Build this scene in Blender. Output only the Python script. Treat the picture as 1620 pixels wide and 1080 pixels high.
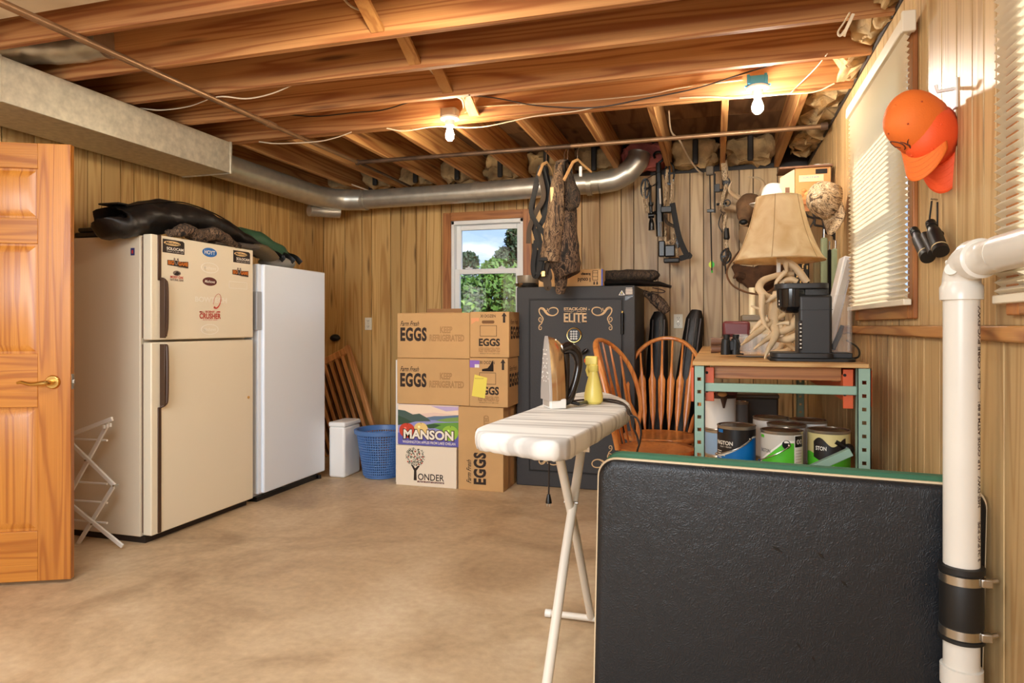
import bpy, bmesh, math, random
from mathutils import Vector, Matrix, noise
PI = math.pi
random.seed(7)
for o in list(bpy.data.objects): bpy.data.objects.remove(o)
SC = bpy.context.scene
COL = SC.collection

# ---------------------------------------------------------------- camera
FPX, YAW, CAMH, HORY = 1075.0, math.atan(0.30), 1.19, 515.0
cd = bpy.data.cameras.new('camera'); cam = bpy.data.objects.new('camera', cd); COL.objects.link(cam)
cam.location = (0, 0, CAMH); cam.rotation_euler = (PI/2, 0, YAW)
cd.sensor_width = 36; cd.lens = 36*FPX/1620; cd.shift_y = (HORY-540)/1620.0; cd.clip_start = .05
SC.camera = cam
# ---------------------------------------------------------------- exposure
SC.view_settings.view_transform = 'Standard'; SC.view_settings.look = 'None'
SC.view_settings.exposure = 0.58; SC.view_settings.gamma = 1
try: SC.view_settings.use_curve_mapping = False
except Exception: pass
# ---------------------------------------------------------------- world: blue sky with thin cloud
w = bpy.data.worlds.new('sky'); SC.world = w; w.use_nodes = True
nt = w.node_tree; nt.nodes.clear()
def wn(t, **k):
    n = nt.nodes.new(t)
    for a, v in k.items(): n.inputs[a].default_value = v
    return n
tc = nt.nodes.new('ShaderNodeTexCoord'); sep = nt.nodes.new('ShaderNodeSeparateXYZ')
gr = nt.nodes.new('ShaderNodeValToRGB'); gr.color_ramp.elements[0].color = (.50, .68, .95, 1); gr.color_ramp.elements[1].color = (.10, .24, .70, 1)
gr.color_ramp.elements[1].position = .55
no = wn('ShaderNodeTexNoise', Scale=9.0, Detail=6.0); cr = nt.nodes.new('ShaderNodeValToRGB')
cr.color_ramp.elements[0].position = .50; cr.color_ramp.elements[1].position = .72
mp = nt.nodes.new('ShaderNodeMapping'); mp.inputs['Scale'].default_value = (1, 1, 3.2)
mx = nt.nodes.new('ShaderNodeMixRGB'); mx.inputs[2].default_value = (.95, .97, 1, 1)
bg = nt.nodes.new('ShaderNodeBackground'); bg.inputs['Strength'].default_value = 1.0
ow = nt.nodes.new('ShaderNodeOutputWorld'); L = nt.links.new
L(tc.outputs['Generated'], sep.inputs[0]); L(sep.outputs['Z'], gr.inputs[0]); L(tc.outputs['Generated'], mp.inputs[0]); L(mp.outputs[0], no.inputs['Vector'])
L(no.outputs[0], cr.inputs[0]); L(cr.outputs[0], mx.inputs[0]); L(gr.outputs[0], mx.inputs[1]); L(mx.outputs[0], bg.inputs['Color']); L(bg.outputs[0], ow.inputs[0])
# ---------------------------------------------------------------- sun and large lights
def light(name, kind, loc, energy, color, rot=(0, 0, 0), size=None, size_y=None, angle=None):
    d = bpy.data.lights.new(name, kind); d.energy = energy; d.color = color
    if kind == 'AREA':
        d.shape = 'RECTANGLE'; d.size = size; d.size_y = size_y
    if kind == 'SUN': d.angle = angle
    o = bpy.data.objects.new(name, d); COL.objects.link(o); o.location = loc; o.rotation_euler = rot
    return o
light('sun', 'SUN', (8, -6, 9), 4.2, (1, .96, .90), (math.radians(52), 0, math.radians(48)), angle=.01)
light('front_fill_light', 'AREA', (-1.3, -2.5, 1.9), 120, (.88, .95, 1), (math.radians(80), 0, math.radians(10)), 2.6, 1.2)  # added fill behind the camera for even front light, not a lamp of the room
light('overhead_fill_light', 'AREA', (-1.6, .7, 2.36), 34, (.90, .96, 1), (math.radians(12), 0, 0), 1.6, 1.2)  # added soft fill from overhead, out of view; no such fixture in the room
BULB = 420.0

# ---------------------------------------------------------------- geometry of the view (only used to take real positions)
_c, _s = math.cos(YAW), math.sin(YAW)
def ray(px, py):
    x = (px-810)/FPX; return Vector((x*_c-_s, x*_s+_c, -(py-HORY)/FPX))
def at(px, py, Y): r = ray(px, py); t = Y/r.y; return Vector((r.x*t, Y, CAMH+r.z*t))
def atx(px, py, X): r = ray(px, py); t = X/r.x; return Vector((X, r.y*t, CAMH+r.z*t))
def atz(px, py, Z): r = ray(px, py); t = (Z-CAMH)/r.z; return Vector((r.x*t, r.y*t, Z))

# ---------------------------------------------------------------- materials
MATS = {}
def nodes_of(name):
    m = bpy.data.materials.new(name); m.use_nodes = True; t = m.node_tree
    return m, t, t.nodes['Principled BSDF']
def plain(name, col, rough=.5, metal=0, bump=0, bscale=60, var=0, vscale=6, spec=None, emit=None, alpha=None, trans=0, coat=0, sheen=0):
    if name in MATS: return MATS[name]
    m, t, b = nodes_of(name)
    b.inputs['Base Color'].default_value = (*col, 1); b.inputs['Roughness'].default_value = rough; b.inputs['Metallic'].default_value = metal
    if spec is not None: b.inputs['Specular IOR Level'].default_value = spec
    if coat: b.inputs['Coat Weight'].default_value = coat; b.inputs['Coat Roughness'].default_value = .15
    if trans: b.inputs['Transmission Weight'].default_value = trans; b.inputs['IOR'].default_value = 1.45
    if sheen: b.inputs['Sheen Weight'].default_value = sheen
    if emit: b.inputs['Emission Color'].default_value = (*emit[0], 1); b.inputs['Emission Strength'].default_value = emit[1]
    tc = t.nodes.new('ShaderNodeTexCoord')
    if var:
        n = t.nodes.new('ShaderNodeTexNoise'); n.inputs['Scale'].default_value = vscale; n.inputs['Detail'].default_value = 5
        r = t.nodes.new('ShaderNodeValToRGB'); r.color_ramp.elements[0].position = .32; r.color_ramp.elements[1].position = .68
        r.color_ramp.elements[0].color = (*[c*(1-var) for c in col], 1); r.color_ramp.elements[1].color = (*[min(1, c*(1+var*.6)) for c in col], 1)
        t.links.new(tc.outputs['Object'], n.inputs['Vector']); t.links.new(n.outputs[0], r.inputs[0]); t.links.new(r.outputs[0], b.inputs['Base Color'])
    if bump:
        n = t.nodes.new('ShaderNodeTexNoise'); n.inputs['Scale'].default_value = bscale; n.inputs['Detail'].default_value = 4
        bp = t.nodes.new('ShaderNodeBump'); bp.inputs['Strength'].default_value = bump; bp.inputs['Distance'].default_value = .01
        t.links.new(tc.outputs['Object'], n.inputs['Vector']); t.links.new(n.outputs[0], bp.inputs['Height']); t.links.new(bp.outputs[0], b.inputs['Normal'])
    MATS[name] = m; return m
def wood(name, light_, mid, dark, axis='z', rough=.45, across=7.0, along=.75, rings=16.0, fine=.35, tone=.25, coat=0, knots=True, patchf=.2, pwr=3.0):
    """grain runs along `axis` in the object's own space; every object gets its own cut of the tree and its own tone"""
    if name in MATS: return MATS[name]
    m, t, b = nodes_of(name); N = t.nodes.new; K = t.links.new
    tc = N('ShaderNodeTexCoord'); oi = N('ShaderNodeObjectInfo')
    off = N('ShaderNodeMath'); off.operation = 'MULTIPLY'; off.inputs[1].default_value = 37.0; K(oi.outputs['Random'], off.inputs[0])
    add = N('ShaderNodeVectorMath'); add.operation = 'ADD'; K(tc.outputs['Object'], add.inputs[0]); K(off.outputs[0], add.inputs[1])
    def mapped(a, l):
        mpn = N('ShaderNodeMapping'); sc = [a, a, a]; sc['xyz'.index(axis)] = l
        mpn.inputs['Scale'].default_value = sc; K(add.outputs[0], mpn.inputs['Vector']); return mpn.outputs[0]
    def noi(vec, detail=2, rough=.5, dist=0):
        n = N('ShaderNodeTexNoise'); n.inputs['Scale'].default_value = 1; n.inputs['Detail'].default_value = detail
        n.inputs['Roughness'].default_value = rough; n.inputs['Distortion'].default_value = dist; K(vec, n.inputs['Vector']); return n.outputs[0]
    n1 = noi(mapped(across, along), 2, .45, .3)
    mu = N('ShaderNodeMath'); mu.operation = 'MULTIPLY'; mu.inputs[1].default_value = rings*2*PI; K(n1, mu.inputs[0])
    si = N('ShaderNodeMath'); si.operation = 'SINE'; K(mu.outputs[0], si.inputs[0])
    ab = N('ShaderNodeMath'); ab.operation = 'MULTIPLY_ADD'; ab.inputs[1].default_value = .5; ab.inputs[2].default_value = .5; K(si.outputs[0], ab.inputs[0])
    pw = N('ShaderNodeMath'); pw.operation = 'POWER'; pw.inputs[1].default_value = pwr; K(ab.outputs[0], pw.inputs[0])
    n2 = noi(mapped(across*22, along*4), 3, .6)
    n3 = noi(mapped(across*.5, along*.9), 2)
    r2 = N('ShaderNodeMapRange'); r2.inputs['From Min'].default_value = .35; r2.inputs['From Max'].default_value = .7; K(n2, r2.inputs['Value'])
    r3 = N('ShaderNodeMapRange'); r3.inputs['From Min'].default_value = .35; r3.inputs['From Max'].default_value = .65; K(n3, r3.inputs['Value'])
    m1 = N('ShaderNodeMixRGB'); m1.inputs[1].default_value = (*light_, 1); m1.inputs[2].default_value = (*mid, 1)
    K(pw.outputs[0], m1.inputs[0])
    m2 = N('ShaderNodeMixRGB'); m2.inputs[2].default_value = (*mid, 1); f2 = N('ShaderNodeMath'); f2.operation = 'MULTIPLY'; f2.inputs[1].default_value = fine
    K(r2.outputs[0], f2.inputs[0]); K(f2.outputs[0], m2.inputs[0]); K(m1.outputs[0], m2.inputs[1])
    m3 = N('ShaderNodeMixRGB'); m3.inputs[2].default_value = (*dark, 1); f3 = N('ShaderNodeMath'); f3.operation = 'MULTIPLY'; f3.inputs[1].default_value = patchf
    K(r3.outputs[0], f3.inputs[0]); K(f3.outputs[0], m3.inputs[0]); K(m2.outputs[0], m3.inputs[1])
    last = m3.outputs[0]
    if knots:
        vo = N('ShaderNodeTexVoronoi'); vo.inputs['Scale'].default_value = 1; K(mapped(across*1.0, along*2.6), vo.inputs['Vector'])
        rk = N('ShaderNodeMapRange'); rk.inputs['From Min'].default_value = .05; rk.inputs['From Max'].default_value = .16; rk.inputs['To Min'].default_value = .8; rk.inputs['To Max'].default_value = 0
        K(vo.outputs['Distance'], rk.inputs['Value'])
        m5 = N('ShaderNodeMixRGB'); m5.inputs[2].default_value = (*[d*.55 for d in dark], 1); K(rk.outputs[0], m5.inputs[0]); K(last, m5.inputs[1]); last = m5.outputs[0]
    hs = N('ShaderNodeHueSaturation'); vr = N('ShaderNodeMapRange'); vr.inputs['To Min'].default_value = 1-tone; vr.inputs['To Max'].default_value = 1+tone*.6
    K(oi.outputs['Random'], vr.inputs['Value']); K(vr.outputs[0], hs.inputs['Value']); K(last, hs.inputs['Color']); K(hs.outputs[0], b.inputs['Base Color'])
    bp = N('ShaderNodeBump'); bp.inputs['Strength'].default_value = .12; bp.inputs['Distance'].default_value = .004; K(n2, bp.inputs['Height']); K(bp.outputs[0], b.inputs['Normal'])
    b.inputs['Roughness'].default_value = rough
    if coat: b.inputs['Coat Weight'].default_value = coat; b.inputs['Coat Roughness'].default_value = .2
    MATS[name] = m; return m
def camo(name, cols, sc=(14, 14, 5), rough=.85):
    if name in MATS: return MATS[name]
    m, t, b = nodes_of(name); N = t.nodes.new; K = t.links.new
    tc = N('ShaderNodeTexCoord'); mpn = N('ShaderNodeMapping'); mpn.inputs['Scale'].default_value = sc; K(tc.outputs['Object'], mpn.inputs[0])
    n = N('ShaderNodeTexNoise'); n.inputs['Scale'].default_value = 1.6; n.inputs['Detail'].default_value = 5; n.inputs['Roughness'].default_value = .68; n.inputs['Distortion'].default_value = 1.4
    K(mpn.outputs[0], n.inputs['Vector'])
    r = N('ShaderNodeValToRGB'); r.color_ramp.interpolation = 'CONSTANT'
    pos = [0, .42, .48, .53, .58, .66]
    e = r.color_ramp.elements; e[0].color = (*cols[0], 1); e[1].position = pos[1]; e[1].color = (*cols[1], 1)
    for i in range(2, len(cols)): q = e.new(pos[i]); q.color = (*cols[i], 1)
    K(n.outputs[0], r.inputs[0]); K(r.outputs[0], b.inputs['Base Color']); b.inputs['Roughness'].default_value = rough
    MATS[name] = m; return m
def S(r, g, b):   # sRGB 0..255 to linear
    f = lambda v: ((v/255+.055)/1.055)**2.4 if v > 10 else v/255/12.92
    return (f(r), f(g), f(b))
panel = wood('wood_panel', S(222, 182, 116), S(192, 146, 82), S(142, 98, 48), 'z', .42, 9, .5, 8, .35, .16, patchf=.35, pwr=2.5)
panel_gray = wood('wood_panel_pale', S(214, 182, 130), S(186, 150, 100), S(140, 104, 62), 'z', .42, 9, .5, 8, .35, .12, patchf=.35, pwr=2.5)
panel_back = plain('panel_groove', S(44, 26, 14), .8)
joistm = wood('joist_fir', S(212, 154, 94), S(164, 100, 52), S(116, 62, 30), 'x', .7, 9, .35, 8, .4, .16, patchf=.4)
joisty = wood('joist_fir_y', S(214, 162, 98), S(168, 108, 56), S(120, 70, 34), 'y', .7, 9, .35, 8, .4, .12)
strapm = wood('bridging_pine', S(212, 158, 94), S(180, 122, 66), S(140, 92, 48), 'y', .6, 10, 1.2, 5, .35, .12)
plyd = wood('subfloor_ply', S(150, 112, 74), S(112, 78, 48), S(72, 48, 28), 'y', .8, 5, .8, 6, .4, .3)
oakd = wood('oak_door', S(202, 132, 50), S(168, 98, 30), S(132, 72, 20), 'z', .35, 10, .6, 8, .45, .05, .1, knots=False, patchf=.3)
oakdx = wood('oak_door_rail', S(202, 132, 50), S(168, 98, 30), S(132, 72, 20), 'x', .35, 10, .6, 8, .45, .05, .1, knots=False, patchf=.3)
oakt = wood('oak_trim', S(190, 126, 70), S(150, 90, 44), S(112, 62, 30), 'z', .4, 12, 1, 5, .5, .08, knots=False)
oaktx = wood('oak_trim_x', S(190, 126, 70), S(150, 90, 44), S(112, 62, 30), 'x', .4, 12, 1, 5, .5, .08, knots=False)
oakty = wood('oak_trim_y', S(196, 142, 82), S(156, 100, 52), S(116, 70, 34), 'y', .4, 12, 1, 5, .5, .08, knots=False)
chairw = wood('chair_oak', S(222, 146, 76), S(196, 116, 54), S(150, 82, 36), 'z', .28, 12, 1.2, 5, .4, .06, .5, knots=False)
cribw = wood('crib_wood', S(222, 160, 98), S(186, 124, 70), S(140, 84, 44), 'z', .4, 12, 1, 5, .4, .15, knots=False)
topw = wood('osb_top', S(214, 172, 112), S(176, 128, 74), S(138, 92, 50), 'x', .6, 9, 1.5, 4, .5, .05)
white = plain('white_paint', S(236, 232, 224), .4)
vinyl = plain('white_vinyl', S(240, 240, 238), .35)
pvc = plain('white_pvc', S(222, 216, 204), .28, var=.06, vscale=4)
blackm = plain('black_plastic', S(13, 12, 12), .32)
blackr = plain('black_rubber', S(20, 19, 18), .5)
blackmt = plain('black_metal', S(12, 11, 11), .3, .3)
steel = plain('steel', S(190, 186, 178), .25, 1)
wire_w = plain('white_cable', S(232, 212, 180), .5)
wire_k = plain('black_cable', S(40, 28, 22), .5)
brass = plain('brass', S(214, 176, 104), .25, 1)
chrome = plain('chrome', S(220, 216, 210), .08, 1)

# ---------------------------------------------------------------- mesh builder
W = {}      # world matrix of every object made
def TR(x, y, z): return Matrix.Translation((x, y, z))
def RZ(a): return Matrix.Rotation(a, 4, 'Z')
def RX(a): return Matrix.Rotation(a, 4, 'X')
def RY(a): return Matrix.Rotation(a, 4, 'Y')
class MB:
    def __init__(s): s.v = []; s.f = []; s.M = None
    def add(s, vs, fs):
        n = len(s.v)
        s.v += [tuple(s.M @ Vector(v)) if s.M else tuple(v) for v in vs]
        s.f += [tuple(n+i for i in f) for f in fs]; return s
    def box(s, x0, x1, y0, y1, z0, z1):
        return s.add([(x0,y0,z0),(x1,y0,z0),(x1,y1,z0),(x0,y1,z0),(x0,y0,z1),(x1,y0,z1),(x1,y1,z1),(x0,y1,z1)],
                     [(0,3,2,1),(4,5,6,7),(0,1,5,4),(1,2,6,5),(2,3,7,6),(3,0,4,7)])
    def bar(s, p, q, w, h, up=(0, 0, 1)):
        p, q = Vector(p), Vector(q); d = (q-p).normalized(); up = Vector(up)
        if abs(d.dot(up)) > .97: up = Vector((0, 1, 0))
        a = d.cross(up).normalized()*w/2; b = a.cross(d).normalized()*h/2
        vs = [p-a-b, p+a-b, p+a+b, p-a+b, q-a-b, q+a-b, q+a+b, q-a+b]
        return s.add(vs, [(0,1,2,3),(7,6,5,4),(0,4,5,1),(1,5,6,2),(2,6,7,3),(3,7,4,0)])
    def cyl(s, p, q, r, r2=None, n=16, cap=True):
        return s.tube([p, q], [r, r if r2 is None else r2], n, cap)
    def tube(s, pts, r, n=8, cap=True, flat=None, up=None):
        """sweep of a round (or flat = (a, b) factors) section along pts"""
        pts = [Vector(p) for p in pts]; m = len(pts)
        if not isinstance(r, (list, tuple)): r = [r]*m
        vs = []; fs = []; prev = None
        for i, p in enumerate(pts):
            d = (pts[min(i+1, m-1)]-pts[max(i-1, 0)])
            d = d.normalized() if d.length > 1e-9 else Vector((0, 0, 1))
            if up is not None:
                a = d.cross(Vector(up)); a = a.normalized() if a.length > 1e-4 else d.orthogonal().normalized()
            elif prev is None: a = d.orthogonal().normalized()
            else:
                a = prev-d*prev.dot(d); a = a.normalized() if a.length > 1e-6 else d.orthogonal().normalized()
            prev = a; b = d.cross(a).normalized(); fa, fb = flat or (1, 1)
            rr = r[i] if isinstance(r[i], (list, tuple)) else (r[i]*fa, r[i]*fb)
            for k in range(n):
                t = 2*PI*k/n; vs.append(p+a*(rr[0]*math.cos(t))+b*(rr[1]*math.sin(t)))
        for i in range(m-1):
            for k in range(n):
                k2 = (k+1) % n; fs.append((i*n+k, i*n+k2, (i+1)*n+k2, (i+1)*n+k))
        if cap: fs.append(tuple(reversed(range(n)))); fs.append(tuple((m-1)*n+k for k in range(n)))
        return s.add(vs, fs)
    def lathe(s, prof, c=(0, 0, 0), n=32, a0=0, a1=2*PI, cap=False):
        full = abs(a1-a0-2*PI) < 1e-6; m = n if full else n+1; vs = []; fs = []
        for r, z in prof:
            for k in range(m):
                t = a0+(a1-a0)*k/n; vs.append((c[0]+r*math.cos(t), c[1]+r*math.sin(t), c[2]+z))
        for i in range(len(prof)-1):
            for k in range(n):
                k2 = (k+1) % m; fs.append((i*m+k, i*m+k2, (i+1)*m+k2, (i+1)*m+k))
        if cap: fs.append(tuple(reversed(range(m)))); fs.append(tuple((len(prof)-1)*m+k for k in range(m)))
        return s.add(vs, fs)
    def sphere(s, c, r, n=16, m=10):
        r = r if isinstance(r, (tuple, list)) else (r, r, r); vs = [(c[0], c[1], c[2]-r[2])]; fs = []
        for i in range(1, m):
            p = -PI/2+PI*i/m
            for k in range(n): t = 2*PI*k/n; vs.append((c[0]+r[0]*math.cos(p)*math.cos(t), c[1]+r[1]*math.cos(p)*math.sin(t), c[2]+r[2]*math.sin(p)))
        vs.append((c[0], c[1], c[2]+r[2])); top = len(vs)-1
        for k in range(n): fs.append((0, 1+(k+1) % n, 1+k)); fs.append((top, 1+(m-2)*n+k, 1+(m-2)*n+(k+1) % n))
        for i in range(m-2):
            for k in range(n): fs.append((1+i*n+k, 1+i*n+(k+1) % n, 1+(i+1)*n+(k+1) % n, 1+(i+1)*n+k))
        return s.add(vs, fs)
    def prism(s, poly, d0, d1, plane='xy'):
        """polygon given in `plane`, extruded along the third axis from d0 to d1"""
        def P(u, v, d): return {'xy': (u, v, d), 'xz': (u, d, v), 'yz': (d, u, v)}[plane]
        n = len(poly); vs = [P(u, v, d0) for u, v in poly]+[P(u, v, d1) for u, v in poly]
        return s.add(vs, [tuple(range(n)), tuple(reversed(range(n, 2*n)))]+[(i, n+i, n+(i+1) % n, (i+1) % n) for i in range(n)])
    def grid(s, fn, nu, nv):
        vs = [fn(i/nu, j/nv) for j in range(nv+1) for i in range(nu+1)]
        return s.add(vs, [(j*(nu+1)+i, j*(nu+1)+i+1, (j+1)*(nu+1)+i+1, (j+1)*(nu+1)+i) for j in range(nv) for i in range(nu)])
    def ribbon(s, pts, w, t=.002, up=(0, 1, 0)):
        return s.tube(pts, 1, 4, True, (w/1.41, t), up)
    def build(s, name, mat, parent=None, local=False, smooth=35, bevel=0, seg=2, loc=None, noise_=None, solid=0, sub=0, kind=None, label=None):
        if noise_:
            amp, sc = noise_
            bmv = s.v
            s.v = [tuple(Vector(v)+noise.noise_vector(Vector(v)*sc)*amp+noise.noise_vector(Vector(v)*sc*2.7)*amp*.4) for v in bmv]
        me = bpy.data.meshes.new(name); PM = W[parent] if parent else (Matrix.Translation(loc) if loc is not None else Matrix())
        vs = s.v if local else [tuple(PM.inverted() @ Vector(v)) for v in s.v]
        me.from_pydata(vs, [], s.f)
        bm = bmesh.new(); bm.from_mesh(me); bmesh.ops.recalc_face_normals(bm, faces=bm.faces); bm.to_mesh(me); bm.free()
        me.materials.append(mat)
        if smooth: me.shade_smooth(); me.set_sharp_from_angle(angle=math.radians(smooth))
        o = bpy.data.objects.new(name, me); COL.objects.link(o)
        if parent: o.parent = parent
        elif loc is not None: o.location = loc
        W[o] = PM
        if bevel: md = o.modifiers.new('bevel', 'BEVEL'); md.width = bevel; md.segments = seg; md.limit_method = 'ANGLE'; md.angle_limit = math.radians(40)
        if solid: md = o.modifiers.new('solid', 'SOLIDIFY'); md.thickness = solid; md.offset = 0
        if sub: md = o.modifiers.new('sub', 'SUBSURF'); md.levels = sub; md.render_levels = sub
        if kind: o['kind'] = kind
        if label: o['label'] = label
        return o
def curve(pts, n=8):
    """Catmull-Rom through pts"""
    P = [Vector(p) for p in pts]; P = [P[0]*2-P[1]]+P+[P[-1]*2-P[-2]]; out = []
    for i in range(1, len(P)-2):
        for k in range(n):
            t = k/n; a, b, c, d = P[i-1], P[i], P[i+1], P[i+2]
            out.append(.5*((2*b)+(c-a)*t+(2*a-5*b+4*c-d)*t*t+(3*b-a-3*c+d)*t**3))
    out.append(P[-2]); return out
def lerpr(rs, n):
    out = []
    for i in range(len(rs)-1):
        for k in range(n):
            t = k/n
            if isinstance(rs[i], (tuple, list)): out.append(tuple(rs[i][j]*(1-t)+rs[i+1][j]*t for j in (0, 1)))
            else: out.append(rs[i]*(1-t)+rs[i+1]*t)
    out.append(rs[-1]); return out
def thing(name, label, cat, loc=(0, 0, 0), rot=0, group=None, M=None):
    o = bpy.data.objects.new(name, None); COL.objects.link(o); o.empty_display_size = .05
    MM = M if M is not None else Matrix.Translation(loc) @ RZ(rot)
    o.matrix_world = MM; W[o] = MM; o['label'] = label; o['category'] = cat
    if group: o['group'] = group
    return o
def tag(o, label, cat, group=None):
    o['label'] = label; o['category'] = cat
    if group: o['group'] = group
    return o
def struct(o): o['kind'] = 'structure'; return o
def copy_tree(o, parent=None):
    c = o.copy(); COL.objects.link(c); W[c] = W[o]
    if parent: c.parent = parent
    for ch in list(o.children): copy_tree(ch, c)
    return c
def dup(o, M, label, **k):
    c = copy_tree(o); c.matrix_world = M; W[c] = M; c['label'] = label
    for a, v in k.items(): c[a] = v
    return c
TXC = {}
def textmesh(body, size, sx=1, bold=0, shear=0, align='LEFT', outline=0, space=1):
    cu = bpy.data.curves.new('t', 'FONT'); cu.body = body; cu.size = size; cu.offset = bold; cu.shear = shear; cu.align_x = align; cu.space_character = space
    cu.resolution_u = 3
    if outline: cu.fill_mode = 'NONE'; cu.bevel_depth = outline; cu.bevel_resolution = 0
    to = bpy.data.objects.new('t', cu); COL.objects.link(to)
    bpy.context.view_layer.update()
    me = bpy.data.meshes.new_from_object(to.evaluated_get(bpy.context.evaluated_depsgraph_get()))
    vs = [(v.co.x*sx, v.co.y, v.co.z) for v in me.vertices]; fs = [tuple(p.vertices) for p in me.polygons]
    bpy.data.objects.remove(to); bpy.data.curves.remove(cu); bpy.data.meshes.remove(me)
    return vs, fs
def fit(vs, x0, x1, y0, y1):
    """scale text verts to a box"""
    ax, bx = min(v[0] for v in vs), max(v[0] for v in vs); ay, by = min(v[1] for v in vs), max(v[1] for v in vs)
    return [(x0+(v[0]-ax)/(bx-ax)*(x1-x0), y0+(v[1]-ay)/(by-ay)*(y1-y0), v[2]) for v in vs]
def text_on(mb, body, box, M, **k):
    """lettering fitted into box (u0,u1,v0,v1) of the plane given by matrix M (u right, v up, w out)"""
    vs, fs = textmesh(body, 1.0, **k); vs = fit(vs, *box)
    old = mb.M; mb.M = M if old is None else old @ M; mb.add([(v[0], v[1], v[2]*.01) for v in vs], fs); mb.M = old
FRONT = lambda y: Matrix(((1,0,0,0),(0,0,-1,y),(0,1,0,0),(0,0,0,1)))       # plane facing -Y
SIDEX = lambda x: Matrix(((0,0,1,x),(1,0,0,0),(0,1,0,0),(0,0,0,1)))        # plane facing +X (u = +Y)
def rrect(x0, x1, y0, y1, r, n=5):
    out = []
    for cx, cy, a in ((x1-r, y0+r, -PI/2), (x1-r, y1-r, 0), (x0+r, y1-r, PI/2), (x0+r, y0+r, PI)):
        out += [(cx+r*math.cos(a+PI/2*k/n), cy+r*math.sin(a+PI/2*k/n)) for k in range(n+1)]
    return out
def ell(cx, cy, rx, ry, n=28): return [(cx+rx*math.cos(2*PI*k/n), cy+ry*math.sin(2*PI*k/n)) for k in range(n)]

# ================================================================= ROOM
XL, XR, YB, YN, ZC, ZS = -3.62, .69, 5.75, -3.0, 2.44, 2.68
fl_m, t, b = nodes_of('concrete_floor')
N = t.nodes.new; K = t.links.new; tcn = N('ShaderNodeTexCoord')
n1 = N('ShaderNodeTexNoise'); n1.inputs['Scale'].default_value = 1.3; n1.inputs['Detail'].default_value = 9; n1.inputs['Roughness'].default_value = .62; n1.inputs['Distortion'].default_value = .6
n2 = N('ShaderNodeTexNoise'); n2.inputs['Scale'].default_value = 26; n2.inputs['Detail'].default_value = 6
r1 = N('ShaderNodeValToRGB'); e = r1.color_ramp.elements; e[0].position = .33; e[0].color = (*S(160, 132, 100), 1); e[1].position = .66; e[1].color = (*S(212, 188, 154), 1)
q = e.new(.5); q.color = (*S(196, 168, 132), 1)
mxf = N('ShaderNodeMixRGB'); mxf.blend_type = 'OVERLAY'; mxf.inputs[0].default_value = .28
K(tcn.outputs['Object'], n1.inputs['Vector']); K(tcn.outputs['Object'], n2.inputs['Vector']); K(n1.outputs[0], r1.inputs[0]); K(r1.outputs[0], mxf.inputs[1]); K(n2.outputs[0], mxf.inputs[2]); K(mxf.outputs[0], b.inputs['Base Color'])
rr = N('ShaderNodeMapRange'); rr.inputs['To Min'].default_value = .35; rr.inputs['To Max'].default_value = .7; K(n1.outputs[0], rr.inputs['Value']); K(rr.outputs[0], b.inputs['Roughness'])
bp = N('ShaderNodeBump'); bp.inputs['Strength'].default_value = .15; bp.inputs['Distance'].default_value = .01; K(n2.outputs[0], bp.inputs['Height']); K(bp.outputs[0], b.inputs['Normal'])
struct(MB().box(XL-.2, XR+.2, YN, YB+.2, -.12, 0).build('floor', fl_m))

# walls: dark backing with separate boards standing proud of it
BT = .010   # board thickness
wb = MB()
WX0, WX1, WZ0, WZ1 = -2.30, -1.62, 1.20, 2.137
wb.box(XL-.15, WX0, YB+BT, YB+.16, 0, ZS).box(WX1, XR+.15, YB+BT, YB+.16, 0, ZS).box(WX0, WX1, YB+BT, YB+.16, 0, WZ0).box(WX0, WX1, YB+BT, YB+.16, WZ1, ZS)
wall_back = struct(wb.build('wall_back', panel_back))
gx = [XL, -3.39, -3.207, -3.106, -2.909, -2.804, -2.65, -2.545, -2.399, -2.166, -1.987, -1.89, -1.684, -1.577, -1.42, -1.22, -1.10, -.945, -.764, -.659, -.46, -.363, -.203, -.096, .051, .18, .285, .467, .58, XR]
G = .0055
def plank(x0, x1, z0, z1, mat=panel):
    MB().box(x0+G/2, x1-G/2, YB, YB+BT, z0, z1).build('plank', mat, wall_back, bevel=.0015, seg=1)
for a, bb in zip(gx[:-1], gx[1:]):
    m = panel if a < -1.2 else panel_gray
    if bb <= WX0 or a >= WX1: plank(a, bb, 0, ZC, m)
    else:
        if a < WX0: plank(a, WX0, 0, ZC, m)
        if bb > WX1: plank(WX1, bb, 0, ZC, m)
        a2, b2 = max(a, WX0), min(bb, WX1); plank(a2, b2, 0, WZ0, m); plank(a2, b2, WZ1, ZC, m)
wall_left = struct(MB().box(XL-.16, XL-BT, YN, YB+.16, 0, ZS).build('wall_left', panel_back))
gl = [1.6, 1.8, 1.92, 2.10, 2.22, 2.40, 2.58, 2.67, 2.85, 3.00, 3.183, 3.28, 3.42, 3.523, 3.727, 3.828, 4.005, 4.229, 4.374, 4.474, 4.624, 4.734, 4.925, 5.029, 5.211, 5.435, 5.60, YB]
pre = []; y = YN
while y < 1.5: pre.append(y); y += random.choice([.08, .12, .16, .2])
for a, bb in zip((pre+gl)[:-1], (pre+gl)[1:]):
    MB().box(XL-BT, XL, a+G/2, bb-G/2, 0, ZC).build('plank', panel, wall_left, bevel=.0015, seg=1)
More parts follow.
